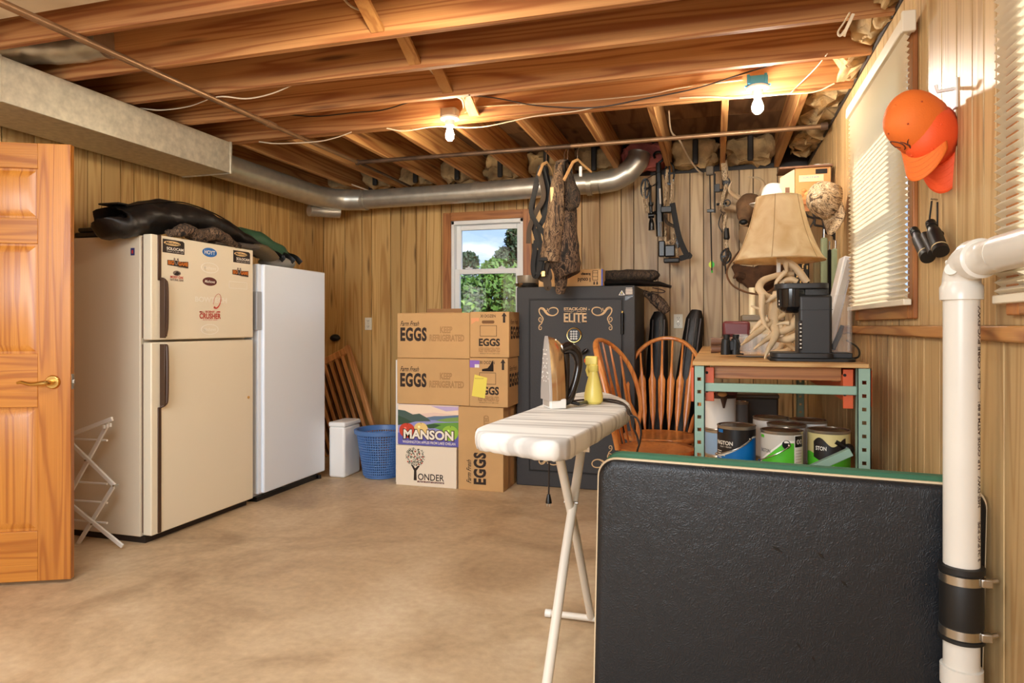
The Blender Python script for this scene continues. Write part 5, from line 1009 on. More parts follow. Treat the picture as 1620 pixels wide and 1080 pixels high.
ol = curve([(-.690, 1.97, 0), (-.685, 1.90, 0), (-.655, 1.855, 0), (-.60, 1.83, 0), (-.50, 1.785, 0), (-.43, 1.765, 0), (-.395, 1.785, 0), (-.375, 1.85, 0), (-.345, 2.15, 0), (-.315, 2.45, 0), (-.31, 2.62, 0), (-.345, 2.80, 0), (-.42, 3.00, 0), (-.49, 3.13, 0), (-.54, 3.16, 0), (-.59, 3.12, 0), (-.625, 2.95, 0), (-.65, 2.65, 0), (-.67, 2.3, 0), (-.690, 1.97, 0)], 6)[:-1]
cx, cy = -.5, 2.4; n = len(ol); mb = MB(); vs = []; zr = [(.02, .884), (.5, .884), (.9, .884), (.965, .882), (.99, .874), (1.0, .860), (.995, .842), (.975, .828), (.93, .824), (.90, .830), (.3, .834)]
for s_, z in zr:
    for k, p in enumerate(ol):
        wob = .002*math.sin(k*2.1)+.0015*math.sin(k*.9) if z < .86 and s_ > .9 else 0; off = (1-s_)*(.17 if s_ > .85 else .17); d = Vector((p.x-cx, p.y-cy))
        L_ = d.length; dd_ = d*(s_ if s_ < .85 else (L_-(1-s_)*.30)/L_); vs.append((cx+dd_.x, cy+dd_.y, z+wob*.6))
mb.add(vs, [(i*n+k, i*n+(k+1) % n, (i+1)*n+(k+1) % n, (i+1)*n+k) for i in range(len(zr)-1) for k in range(n)]+[tuple(range(n))]).build('cover', mt_, ib, smooth=70)
legp = plain('cream_metal', S(226, 216, 200), .4)
MB().tube([(-.50, 2.16, .825), (-.49, 2.45, .42), (-.48, 2.70, .022)], .0155, 14).build('leg', legp, ib); MB().tube([(-.475, 2.56, .825), (-.49, 2.27, .42), (-.50, 1.99, .022)], .0165, 14).build('leg', legp, ib)
for (y, nm) in ((2.70, 'foot_bar'), (1.99, 'foot_bar')):
    f_ = MB().tube([(-.655, y, .018), (-.31, y, .018)], .013, 12).build(nm, legp, ib)
    for x in (-.655, -.31): MB().tube([(x-.012, y, .017), (x+.012, y, .017)], .016, 12).build('end_cap', white, f_)
q = MB().cyl((-.515, 2.36, .565), (-.465, 2.36, .565), .006, n=8).build('pivot_bolt', steel, ib); MB().tube([(-.64, 2.0, .822), (-.36, 2.0, .822)], .008, 8).tube([(-.62, 2.6, .822), (-.36, 2.6, .822)], .008, 8).build('under_frame', legp, ib)
# iron standing on its heel
YI = 2.50
T_ = lambda x, y, d=0: at(840+x/7.2, 530+y/7.2, YI+d)
irn = thing('steam_iron', 'chrome and black steam iron standing upright on the ironing board', 'iron', (T_(250, 850).x, YI, .885))
Sa = [(230, 92), (175, 190), (135, 330), (110, 500), (103, 640), (102, 745), (160, 755), (280, 765), (290, 560), (300, 420), (285, 300), (258, 170)]
# soleplate plane seen obliquely: build iron in its own frame then place
IM = TR(at(884, 650, 2.48).x-.004, 2.48, .885) @ RZ(math.radians(33))
# local: x = thickness direction (sole at x=-.05 facing -x), y = width, z = up (tip at top)
def solew(z): return .052*min(1, ((.268-z)/.20))**.62 if z < .268 else .002
zs = [.030, .06, .10, .14, .18, .21, .235, .252, .262, .267]
def sect(x, k, z0=.0):
    L1 = [(x, -solew(z)*k, z) for z in zs]; return L1+[(x, solew(z)*k, z) for z in reversed(zs)]
def loft(secs, name, mat, par, sm=50):
    n_ = len(secs[0]); mb_ = MB(); mb_.add([v for s_ in secs for v in s_], [(i*n_+k, i*n_+(k+1) % n_, (i+1)*n_+(k+1) % n_, (i+1)*n_+k) for i in range(len(secs)-1) for k in range(n_)]+[tuple(reversed(range(n_))), tuple((len(secs)-1)*n_+k for k in range(n_))])
    mb_.M = None; mb_.v = [tuple(IM @ Vector(v)) for v in mb_.v]; return mb_.build(name, mat, par, smooth=sm)
sole = loft([sect(-.050, .97), sect(-.046, 1.0), sect(-.040, 1.0)], 'soleplate', plain('sole_gray', S(186, 178, 170), .3, .3), irn)
mb = MB(); 
for (yy_, zz_) in [(s_*(.012+.006*(k % 3)), .10+k*.0165) for k in range(8) for s_ in (-1, 1)]+[(0, .20), (0, .155), (-.034, .11), (.034, .11), (-.03, .13), (.03, .13)]: 
    mb.v += []; mb.M = IM; mb.cyl((-.0512, yy_, zz_), (-.0495, yy_, zz_), .0026, n=8)
mb.M = None; mb.build('steam_holes', white, sole)
def body_sec(x, k, top): return [(x, -solew(z)*k, .030+(z-.030)*top) for z in zs]+[(x, solew(z)*k, .030+(z-.030)*top) for z in reversed(zs)]
loft([body_sec(-.040, .96, .99), body_sec(-.02, .95, .97), body_sec(.0, .86, .93), body_sec(.018, .70, .86)], 'chrome_body', plain('iron_chrome', S(214, 184, 146), .12, .9), irn, 60)
mb = MB(); mb.M = IM; mb.box(-.044, .018, -.046, .046, .0, .036); mb.M = None; mb.build('heel', white, irn, bevel=.004)
mb = MB(); mb.M = IM; mb.box(-.0465, -.043, -.030, .030, .008, .033); mb.M = None; mb.build('heel_plate', plain('heel_gray', S(172, 160, 146), .4), irn)
hl = [IM @ Vector(p) for p in curve([(.018, 0, .215), (.045, 0, .222), (.072, 0, .205), (.084, 0, .165), (.076, 0, .115), (.060, 0, .065), (.045, 0, .030), (.02, 0, .020)], 5)]
MB().tube(hl, lerpr([.020, .024, .021, .015, .014, .015, .018, .016], 5), 14).build('handle', plain('iron_black', S(34, 26, 22), .15), irn)
MB().tube([IM @ Vector(p) for p in [(.030, 0, .20), (.038, 0, .13), (.034, 0, .06), (.03, 0, .03)]], [.016, .010, .010, .014], 12).build('inner_grip', MATS['iron_black'], irn)
MB().sphere(IM @ Vector((.02, 0, .225)), .014, 12, 8).build('spray_button', chrome, irn)
cs = IM @ Vector((.05, 0, .018))
MB().tube([cs, cs+Vector((.03, .005, -.006)), Vector((at(934, 640, 2.66).x, at(934, 640, 2.66).y, .892))], .0065, 8).build('cord_sleeve', blackm, irn)
cpts = [at(934, 640, 2.66), at(948, 635, 2.72), at(975, 636, 2.66), at(990, 641, 2.56)]; cpts = [Vector((p.x, p.y, .889)) for p in cpts]+[Vector((-.300, 2.46, .872))]+[at(px, py, 2.45) for px, py in ((1008, 662), (1014, 682), (1012, 700), (1007, 722), (1004, 790), (1010, 900), (1010, 980))]
MB().tube(curve(cpts, 6), .0035, 8).build('cord', wire_k, irn)
MB().tube(curve([(-.60, 2.56, .888), (-.52, 2.74, .888), (-.42, 2.78, .888), (-.35, 2.68, .887), (-.305, 2.54, .872)]+[tuple(at(px, py, 2.50)) for px, py in ((1000, 672), (1008, 690), (1011, 704))], 6), .0035, 8).build('cord_loop', wire_k, irn)
a = at(868, 790, 2.68); MB().tube([(a.x+.005, a.y, .81), (a.x+.002, a.y, .66), (a.x, a.y, a.z+.01)], .0035, 8).build('cord_end', wire_k, irn)
pg_ = MB().tube([(a.x, a.y, a.z+.022), (a.x, a.y, a.z-.004), (a.x, a.y, a.z-.014)], [.006, .012, .013], 12).build('plug', blackm, irn); MB().box(a.x-.007, a.x-.005, a.y-.003, a.y+.003, a.z-.028, a.z-.012).build('prong', steel, pg_); MB().box(a.x+.005, a.x+.007, a.y-.003, a.y+.003, a.z-.028, a.z-.012).build('prong', steel, pg_)
# yellow spray bottle
sbx = at(939, 640, 2.64); sbx.z = .885; bt = thing('spray_bottle', 'small yellow spray bottle with orange trigger behind the iron', 'bottle', sbx)
yel = plain('yellow_plastic', S(236, 216, 112), .35); 
MB().lathe([(0, 0), (.028, 0), (.036, .010), (.037, .03), (.031, .065), (.021, .105), (.016, .125), (.016, .135)], (sbx.x, sbx.y, sbx.z), 28).build('bottle_body', yel, bt)
MB().lathe([(.017, .125), (.019, .128), (.019, .150), (.012, .155)], (sbx.x, sbx.y, sbx.z), 20).build('collar', yel, bt)
MB().box(sbx.x-.032, sbx.x+.016, sbx.y-.011, sbx.y+.011, .885+.150, .885+.186).build('spray_head', yel, bt, bevel=.006); MB().box(sbx.x-.037, sbx.x-.030, sbx.y-.006, sbx.y+.006, .885+.160, .885+.175).build('nozzle', plain('orange_plastic', S(226, 90, 40), .4), bt, bevel=.002)
MB().tube([(sbx.x-.020, sbx.y, 1.035), (sbx.x-.026, sbx.y, 1.015), (sbx.x-.020, sbx.y, .992)], [.007, .006, .005], 8).build('trigger', yel, bt)
# ================================================================= STEEL RACK with paint cans
teal = plain('teal_metal', S(146, 176, 158), .4); orng = plain('orange_metal', S(206, 88, 44), .45); hole = plain('hole_dark', S(20, 14, 10), .8)
RX0, RX1, RY0, RY1, RZT = -.085, .560, 2.84, 4.90, 1.030
rk = thing('steel_rack', 'teal and orange steel rack with a plywood top along the right wall', 'shelf rack', (.24, 3.9, 0))
def post(x0, x1, y0, hl=True):
    y1 = y0+.045; mb = MB(); n = 19; pitch = .0508
    # front plate with real square holes
    xs = [x0, (x0+x1)/2-.0075, (x0+x1)/2+.0075, x1]
    mb.box(xs[0], xs[1], y0, y0+.003, 0, RZT-.002).box(xs[2], xs[3], y0, y0+.003, 0, RZT-.002); z = 0
    for k in range(n+1):
        hz = RZT-.055-k*pitch; top = RZT-.002 if k == 0 else RZT-.055-(k-1)*pitch-.007
        mb.box(xs[1], xs[2], y0, y0+.003, max(0, hz+.007), top)
    mb.box(x0, x0+.003, y0, y1, 0, RZT-.002).box(x1-.003, x1, y0, y1, 0, RZT-.002)
    mb.build('post', teal, rk)
for (a, b_) in ((RX0, RX0+.042), (RX1-.046, RX1)):
    post(a, b_, RY0); post(a, b_, RY1-.045)
for y in (RY0+.012, RY1-.03):
    for z in (.945, .30): MB().box(RX0+.042, RX1-.046, y, y+.022, z-.020, z+.014).build('cross_bar', teal, rk, bevel=.003)
b0, b1 = at(1283, 742, RY0+.02), at(1346, 714, RY0+.02); d = (b1-b0); MB().bar(b0-d*2.4, b1, .03, .032, up=(0, 1, 0)).build('diagonal_brace', teal, rk, bevel=.002)
for x0, x1 in ((RX0-.012, RX0+.0), (RX1, RX1+.010)): MB().box(x0, x1, RY0+.03, RY1-.03, .88, 1.02).build('side_beam', orng, rk, bevel=.003); MB().box(x0, x1, RY0+.03, RY1-.03, .44, .54).build('side_beam', orng, rk, bevel=.003)
for x0, x1 in ((RX0+.044, RX0+.078), (RX1-.092, RX1-.056)):
    z0 = .885 if x0 < .1 else .872; MB().box(x0, x1, RY0+.025, RY0+.032, z0, 1.022).box(x0, x0+.004, RY0+.03, RY1-.05, z0+.03, 1.0).build('beam_connector', orng, rk, bevel=.002)
    MB().cyl((x0+.006, RY0+.0245, .925), (x0+.006, RY0+.027, .925), .006, n=10).cyl((x0+.006, RY0+.0245, 1.0), (x0+.006, RY0+.027, 1.0), .006, n=10).build('bolt_hole', hole, rk)
MB().box(RX0-.005, RX1-.008, RY0-.01, RY1+.05, 1.030, 1.046).build('table_top', topw, rk, bevel=.002)
MB().box(RX0+.078, RX1-.092, RY0+.06, RY0+.08, .975, 1.028).build('wood_rail', oaktx, rk, bevel=.002)
for x in (RX0+.10, RX1-.12): MB().box(x, x+.03, RY0+.09, RY1-.06, .97, 1.028).build('wood_rail', oakty, rk)
SHZ = .553
MB().box(RX0+.003, RX1-.003, RY0+.03, RY1-.05, SHZ-.016, SHZ).build('lower_shelf', topw, rk)

canm = plain('can_metal', S(190, 178, 160), .3, .8); canr = plain('can_rim', S(176, 160, 140), .25, .9)
def wrapstrip(c, r, a0, a1, f0, f1, name, mat, par, n=48):
    mb = MB(); vs = []
    for k in range(n+1):
        u = k/n; a = a0+(a1-a0)*u; vs += [(c[0]+r*math.cos(a), c[1]+r*math.sin(a), c[2]+f0(u)), (c[0]+r*math.cos(a), c[1]+r*math.sin(a), c[2]+f1(u))]
    return mb.add(vs, [(2*k, 2*k+2, 2*k+3, 2*k+1) for k in range(n)]).build(name, mat, par, smooth=80)
def wraptext(c, r, body, a0, a1, z0, z1, mat, par, **k):
    vs, fs = textmesh(body, 1, **k); vs = fit(vs, 0, 1, 0, 1); mb = MB()
    mb.add([(c[0]+r*math.cos(a0+(a1-a0)*v[0]), c[1]+r*math.sin(a0+(a1-a0)*v[0]), c[2]+z0+(z1-z0)*v[1]) for v in vs], fs); return mb.build('lettering', mat, par, smooth=0)
def can(label, x, y, r=.084, h=.195, z=SHZ, style='plain', bail=True, group='gallon paint cans', col=None, aim=None):
    t_ = thing('paint_can', label, 'paint can', (x, y, z), group=group); c = (x, y, z)
    MB().lathe([(0, 0), (r*.985, 0), (r, .003), (r*.97, .007), (r*.97, h-.008), (r, h-.004), (r, h), (r*.93, h+.001)], c, 40).build('can_body', canm, t_)
    MB().lathe([(r*.93, h+.001), (r*.90, h-.006), (r*.84, h-.006), (r*.82, h-.002), (0, h-.003)], c, 40).build('lid', canr, t_)
    A0 = aim if aim is not None else math.atan2(-y, -x)   # faces the room entrance
    L0, L1 = A0-1.7, A0+1.7; rr_ = r*.975
    if style == 'plain':
        wrapstrip(c, rr_, L0, L1, lambda u: .012, lambda u: h-.012, 'label_sleeve', col or white, t_)
    elif style == 'blue':
        cur = lambda u: .065+.085*max(0, min(1, (u-.22)/.56))**1.3
        wrapstrip(c, rr_, L0, L1+.2, lambda u: .018, cur, 'label_lower', plain('paint_blue', S(0, 120, 200), .4), t_)
        wrapstrip(c, rr_, L0, L1+.2, cur, lambda u: h-.014, 'label_upper', plain('label_black', S(34, 28, 26), .4), t_)
        wrapstrip(c, rr_+.0008, L0, L1, lambda u: cur(u)-.006, lambda u: cur(u)+.002, 'label_curve', swht, t_); wrapstrip(c, rr_, L0, L1+.2, lambda u: .006, lambda u: .018, 'label_base', swht, t_)
        wrapstrip(c, rr_+.0008, A0-1.15, A0-.75, lambda u: h-.03, lambda u: h-.016, 'label_tab', MATS['paint_blue'], t_)
        wraptext(c, rr_+.001, 'INGTON', A0-1.25, A0-.18, .112, .130, swht, t_, bold=.03); wraptext(c, rr_+.001, 'PAINT + PRIMER', A0-.95, A0-.25, .101, .107, swht, t_)
        for k in range(6): wrapstrip(c, rr_+.001, A0-1.25, A0-1.25+.4+.12*((k*7) % 3), (lambda k: lambda u: .082-k*.0095)(k), (lambda k: lambda u: .085-k*.0095)(k), 'print_line', swht, t_, 8)
    elif style == 'green':
        cur = lambda u: .060+.095*max(0, min(1, (u-.15)/.62))**1.2
        wrapstrip(c, rr_, L0, A0+.62, lambda u: .008, cur, 'label_lower', plain('paint_green', S(92, 200, 50), .4), t_); wrapstrip(c, rr_, L0, A0+.62, cur, lambda u: h-.012, 'label_upper', plain('label_cream', S(206, 196, 180), .5), t_)
        wrapstrip(c, rr_+.0008, L0, A0+.62, lambda u: cur(u)-.004, lambda u: cur(u)+.006, 'label_curve', swht, t_)
        wrapstrip(c, rr_, A0+.62, L1+.3, lambda u: .008, lambda u: h-.012, 'label_side', swht, t_); wrapstrip(c, rr_+.0008, A0+.66, A0+1.25, lambda u: h-.062, lambda u: h-.016, 'label_block', blackm, t_)
        wrapstrip(c, rr_+.0008, A0-1.25, A0-.95, lambda u: h-.03, lambda u: h-.018, 'label_tab', MATS['paint_green'], t_)
        mb = MB(); vs = []
        for k in range(24): a = 2*PI*k/24; th = A0+.22+.20*math.cos(a); vs.append((x+(rr_+.0012)*math.cos(th), y+(rr_+.0012)*math.sin(th), z+h-.050+.018*math.sin(a)))
        mb.add(vs, [tuple(range(24))]).build('label_dot', blackm, t_, smooth=0)
        wraptext(c, rr_+.001, 'INGTON', A0-1.2, A0-.55, .105, .120, MATS['label_black'], t_); wraptext(c, rr_+.001, '00', A0+.76, A0+1.15, h-.05, h-.03, swht, t_)
        for k in range(9): wrapstrip(c, rr_+.001, A0+.7, A0+1.15, (lambda k: lambda u: .022+k*.012)(k), (lambda k: lambda u: .0232+k*.012)(k), 'print_line', inkb, t_, 8)
    elif style == 'drip':
        wrapstrip(c, rr_, L0, L1+.2, lambda u: .008, lambda u: .085+.02*math.sin(u*9), 'label_lower', MATS['paint_green'], t_); wrapstrip(c, rr_, L0, L1+.2, lambda u: .085+.02*math.sin(u*9), lambda u: h-.012, 'label_upper', plain('paint_drip_yellow', S(226, 206, 140), .5), t_)
        wrapstrip(c, rr_+.001, A0-.75, A0+.85, lambda u: .085-.02*math.sin(u*PI), lambda u: h-.045+.018*math.sin(u*8), 'black_patch', MATS['label_black'], t_)
        wraptext(c, rr_+.002, 'STON', A0-.62, A0-.10, .115, .132, swht, t_, bold=.02); wraptext(c, rr_+.002, 'SATIN ENAMEL', A0-.45, A0+.3, .045, .054, swht, t_)
        q = Vector((x+(r+.012)*math.cos(A0+.85), y+(r+.012)*math.sin(A0+.85), z+h-.07)); MB().sphere(q, (.024, .02, .024), 12, 8).tube([q+Vector((0, 0, .0)), q+Vector((-.05, -.005, .03))], .010, 8).build('black_knob', blackm, t_)
    elif style == 'white_drip':
        wrapstrip(c, rr_, L0, L1, lambda u: .008, lambda u: h-.012, 'label_sleeve', white, t_)
        mb = MB(); mb.lathe([(r*.5, h+.002), (r+.001, h+.002), (r+.002, h-.015)], c, 30); mb.tube([(x+(r+.001)*math.cos(A0+.2), y+(r+.001)*math.sin(A0+.2), z+h-.005), (x+(r+.001)*math.cos(A0+.2), y+(r+.001)*math.sin(A0+.2), z+h-.06)], [.018, .004], 8); mb.build('dried_paint', plain('dried_paint', S(70, 48, 38), .6), t_)
    if bail:
        s1, s2 = A0-1.45, A0+.75 if style == 'blue' else A0+.35
        if style in ('blue', 'green'):
            f = lambda u: (c[0]+(r+.006+.012*math.sin(PI*u))*math.cos(s1+(s2-s1)*u), c[1]+(r+.006+.012*math.sin(PI*u))*math.sin(s1+(s2-s1)*u), c[2]+.062+.080*u**1.6)
            MB().tube([f(k/20) for k in range(21)], .0024, 6).build('wire_handle', steel, t_)
        for sg in (s1, s2): MB().sphere((x+r*math.cos(sg), y+r*math.sin(sg), z+(.062 if sg == s1 else .142)), .007, 8, 6).build('handle_ear', canr, t_)
    return t_
can('blue and black labelled paint can at the front left of the shelf', .088, 3.20, style='blue')
can('bright green and cream labelled paint can, front centre', .268, 3.10, .086, style='green')
can('paint can with dripped yellow and green label behind the diagonal brace', .462, 3.17, .086, style='drip', bail=False)
can('plain can with a metal lid in the second row, left', .255, 3.52, style='plain', bail=False); can('plain white can directly behind the green labelled can', .305, 3.30, .084, style='plain', bail=False); can('plain white can in the second row, right', .415, 3.47, .086, style='plain', bail=False)
can('paint streaked white can standing on top of another can at the left', .022, 3.50, .074, .17, SHZ+.130, 'white_drip', False)
can('small white and blue can at the left edge of the shelf', .022, 3.50, .075, .128, style='plain', bail=False, col=plain('label_pale_blue', S(150, 180, 210), .5)); can('gray blue can with a white letter behind the left post', -.02, 3.78, .05, .24, style='plain', bail=False, col=plain('label_slate', S(96, 116, 136), .5), group='small cans'); can('dark slim can at the back left of the shelf', .115, 3.66, .045, .25, style='plain', bail=False, col=plain('label_gray', S(120, 112, 106), .5), group='small cans')
tg = thing('tool_box', 'dim clear plastic case at the back of the lower shelf', 'case', (.22, 4.1, SHZ))
MB().box(.09, .33, 4.0, 4.25, SHZ, SHZ+.24).build('case_body', plain('dark_clear', S(70, 58, 46), .3), tg, bevel=.01); MB().box(.085, .335, 3.995, 4.255, SHZ+.235, SHZ+.255).build('case_lid', plain('dim_plastic', S(104, 90, 74), .3), tg, bevel=.005)
bh = tag(MB().tube(curve([(.00, 3.40, SHZ+.315), (.05, 3.42, SHZ+.325), (.09, 3.46, SHZ+.315)], 4), [.014, .016, .018, .016, .014, .018, .02, .018, .014], 10).build('paint_brush', smar, loc=(.05, 3.42, .86)), 'dark red handled paint brush lying across the streaked can', 'brush')
tag(MB().sphere((.03, 3.38, SHZ+.312), (.022, .018, .013), 12, 8).build('wooden_knob', wd, loc=(.03, 3.38, .86)), 'pale wooden knob on the streaked can beside the brush', 'knob')
tag(MB().box(-.01, .10, 3.70, 3.85, SHZ+.25, SHZ+.33).build('cream_box', plain('cream_card', S(226, 196, 146), .6), bevel=.004, loc=(.04, 3.78, SHZ+.25)), 'cream box on the cans just below the orange beam', 'box')

# ================================================================= ON THE RACK TOP
TZ = 1.046
lp = thing('antler_lamp', 'table lamp with antler base and rawhide bell shade', 'lamp', (.28, 3.62, TZ))
LX, LY = .285, 3.45
hide_, t, b = nodes_of('rawhide_shade'); N = t.nodes.new; K = t.links.new; tcn = N('ShaderNodeTexCoord'); n1 = N('ShaderNodeTexNoise'); n1.inputs['Scale'].default_value = 9; n1.inputs['Detail'].default_value = 7; n1.inputs['Distortion'].default_value = 1
r1 = N('ShaderNodeValToRGB'); e = r1.color_ramp.elements; e[0].position = .3; e[0].color = (*S(222, 188, 134), 1); e[1].position = .7; e[1].color = (*S(248, 228, 186), 1); K(tcn.outputs['Object'], n1.inputs['Vector']); K(n1.outputs[0], r1.inputs[0]); K(r1.outputs[0], b.inputs['Base Color']); b.inputs['Roughness'].default_value = .55
tl = N('ShaderNodeBsdfTranslucent'); K(r1.outputs[0], tl.inputs[0]); mxs = N('ShaderNodeMixShader'); mxs.inputs[0].default_value = .3; K(b.outputs[0], mxs.inputs[1]); K(tl.outputs[0], mxs.inputs[2]); K(mxs.outputs[0], t.nodes['Material Output'].inputs[0])
zb_, zt_ = 1.495, 1.800; rbm, rtp = .205, .102; prof = []
for k in range(13):
    u = k/12; prof.append((rtp+(rbm-rtp)*(u*.55+.45*u**2.6), zt_+(zb_-zt_)*u))
NS = 6
shv = MB(); nseg = 48
for r_, z_ in prof:
    for k in range(nseg):
        a = 2*PI*k/nseg; rr_ = r_*(1-.018*abs(math.sin(a*NS/2))); shv.v.append((LX+rr_*math.cos(a+.3), LY+rr_*math.sin(a+.3), z_-(.006*abs(math.sin(a*NS/2)) if z_ < zb_+.01 else 0)*-1))
shv.f = [(i*nseg+k, i*nseg+(k+1) % nseg, (i+1)*nseg+(k+1) % nseg, (i+1)*nseg+k) for i in range(12) for k in range(nseg)]
shd = shv.build('lamp_shade', hide_, lp, smooth=70, solid=.002)
for k in range(NS):
    a = 2*PI*k/NS+.3; MB().tube([(LX+(r_+.001)*math.cos(a), LY+(r_+.001)*math.sin(a), z_) for r_, z_ in prof], .0018, 5).build('seam', plain('seam_tan', S(176, 138, 88), .7), shd)
MB().tube([(LX+rbm*math.cos(a)*1.0, LY+rbm*math.sin(a), zb_+.002) for a in [2*PI*k/40 for k in range(41)]], .003, 6).build('shade_rim', MATS['seam_tan'], shd)
MB().tube([(LX, LY, 1.40), (LX, LY, 1.62)], .010, 10).sphere((LX, LY, 1.66), .035, 14, 10).build('socket_and_bulb', white, lp); MB().tube([(LX-.09, LY, 1.79), (LX+.09, LY, 1.79)], .003, 6).tube([(LX, LY-.09, 1.79), (LX, LY+.09, 1.79)], .003, 6).tube([(LX, LY, 1.62), (LX, LY, 1.81)], .004, 6).build('harp', brass, lp)
def ant(pts, Y_, rs, par, name='antler', m=bone):
    P3 = [at(1100+x/5.4, 400+y/5.4, Y_[i] if isinstance(Y_, (list, tuple)) else Y_) for i, (x, y) in enumerate(pts)]
    n_ = 5; cu_ = curve(P3, n_); rr_ = lerpr(rs, n_); return MB().tube(cu_, rr_, 12).build(name, m, par, noise_=(.0015, 60), smooth=70)
ant([(955, 250), (900, 180), (850, 120), (780, 75), (735, 55), (700, 62)], 3.40, [.016, .018, .017, .016, .017, .012], lp); ant([(770, 85), (775, 120), (778, 165)], 3.38, [.014, .010, .006], lp, 'tine')
ant([(830, 180), (760, 180), (650, 205), (575, 240), (545, 300), (590, 360), (640, 385), (690, 410)], [3.42, 3.40, 3.36, 3.33, 3.30, 3.30, 3.32, 3.34], [.013, .013, .014, .016, .018, .017, .016, .014], lp)
ant([(770, 160), (740, 190), (700, 240), (678, 290)], 3.36, [.012, .011, .009, .004], lp); ant([(870, 245), (830, 225), (780, 230), (720, 260)], 3.38, [.012, .014, .013, .007], lp)
ant([(570, 350), (568, 440), (570, 520), (590, 600), (632, 668)], 3.26, [.015, .014, .012, .010, .003], lp); ant([(700, 350), (660, 380), (620, 410), (580, 440)], 3.28, [.013, .012, .008, .003], lp)
ant([(690, 330), (680, 430), (665, 520), (668, 620), (690, 680), (660, 760), (620, 830), (592, 905)], [3.34, 3.34, 3.33, 3.30, 3.26, 3.22, 3.18, 3.15], [.014, .020, .023, .022, .019, .014, .010, .003], lp)
ant([(680, 690), (620, 730), (560, 775), (500, 822)], [3.26, 3.24, 3.20, 3.18], [.016, .012, .008, .003], lp); ant([(760, 520), (650, 590), (540, 670), (450, 740), (392, 788)], [3.36, 3.30, 3.24, 3.18, 3.12], [.010, .014, .014, .010, .003], lp)
ant([(550, 475), (510, 465), (476, 452)], 3.26, [.008, .006, .003], lp, 'tine'); ant([(620, 560), (560, 590), (510, 640), (470, 690)], 3.27, [.016, .012, .009, .004], lp)
ant([(880, 560), (830, 620), (760, 660), (700, 680)], [3.22, 3.24, 3.26, 3.28], [.022, .020, .018, .016], lp); ant([(800, 600), (750, 600), (690, 612)], 3.22, [.010, .007, .003], lp, 'tine'); ant([(700, 540), (660, 470), (690, 400), (700, 350)], 3.36, [.02, .018, .014, .01], lp)
ant([(880, 700), (800, 735), (700, 740)], [3.22, 3.25, 3.3], [.016, .018, .012], lp)
MB().tube(curve([at(1180, 385, 5.3), at(1163, 405, 4.9), at(1150, 428, 4.6), at(1156, 448, 4.4), at(1175, 460, 4.2), at(1197, 465, 4.0), at(1215, 462, 3.8), at(1236, 448, 3.6)], 6), .006, 8).build('lamp_cord', plain('bronze_cord', S(104, 72, 46), .5), lp)
# loose antler pile on the top
for i, (pts_, lab) in enumerate((([(880, 830), (820, 790), (780, 770), (720, 830), (650, 860)], 'bleached antler lying lowest behind the coffee maker'), ([(870, 770), (840, 800), (780, 840), (700, 850)], 'short antler in the pile behind the coffee maker'), ([(870, 660), (820, 700), (780, 740), (740, 800)], 'upright antler in the pile behind the coffee maker'))):
    P3 = [at(1100+x/5.4, 400+y/5.4, 3.42) for x, y in pts_]; P3 = [Vector((p.x, p.y+.03*k, max(p.z, TZ+.016))) for k, p in enumerate(P3)]
    tag(MB().tube(curve(P3, 5), lerpr([.014, .014, .012, .009, .003][:len(P3)], 5), 12).build('loose_antler', bone, noise_=(.0012, 60), loc=P3[0]), lab, 'antler', 'loose antlers')
# coffee maker
cm = thing('coffee_maker', 'black single serve coffee maker with a clear water tank', 'coffee maker', (.37, 3.05, TZ)); CY = 3.0
cblk = plain('matte_black', S(38, 36, 35), .45); cgl = plain('gloss_black', S(22, 22, 24), .1)
cx0, cx1 = at(1264, 500, CY).x, at(1317, 500, CY).x; ztop = at(1290, 466, CY).z; bx0, bx1 = at(1217, 568, CY).x, at(1352, 568, CY).x
MB().prism(rrect(bx0, bx1, CY-.06, CY+.17, .04, 8), TZ, TZ+.012, 'xy').build('tray', blackr, cm, bevel=.002); MB().prism(rrect(bx0+.01, cx1, CY-.045, CY+.15, .03, 8), TZ+.012, TZ+.034, 'xy').build('drip_base', cblk, cm, bevel=.003)
MB().box(cx0, cx1, CY, CY+.16, TZ+.012, ztop).build('tower', cblk, cm, bevel=.012, seg=3); MB().box(cx0-.001, cx1+.001, CY-.002, CY+.16, ztop-.062, ztop-.06).build('tower_seam', blackm, cm)
hx0, hx1 = at(1231, 480, CY).x, at(1269, 480, CY).x; hc = ((hx0+hx1)/2+.012, CY+.055); hz1, hz0 = at(1240, 457, CY).z, at(1240, 493, CY).z
MB().lathe([(0, hz0-.006), (.028, hz0-.004), (.050, hz0+.012), (.057, hz0+.02), (.060, hz1-.004), (.060, hz1)], (hc[0], hc[1], 0), 32).build('brew_head', cgl, cm)
lz = at(1240, 448, CY).z; MB().prism(rrect(hc[0]-.067, at(1313, 450, CY).x, CY-.01, CY+.125, .045, 8), hz1, lz, 'xy').build('head_lid', cblk, cm, bevel=.003); MB().box(cx0+.02, at(1312, 460, CY).x, CY+.02, CY+.11, ztop-.004, hz1+.002).build('lid_neck', cgl, cm, bevel=.004)
for k in range(2): MB().prism(ell(hc[0]-.052, hz0+.045-k*.014, .0015, .0045, 8), hc[1]-.034, hc[1]-.030, 'xz').build('indicator', swht, cm)
mb = MB(); MB().box(cx0-.0015, cx0+.001, CY+.008, CY+.03, TZ+.05, TZ+.16).build('button_strip', blackm, cm)
for k in range(7): mb = MB().box(cx0-.001+.004, cx0+.010, CY-.0012, CY+.001, TZ+.052+k*.016, TZ+.056+k*.016).build('button_mark', swht, cm)
MB().box(cx0+.001, cx0+.013, CY-.0008, CY+.002, TZ+.045, TZ+.165).build('button_panel', cgl, cm, bevel=.002)
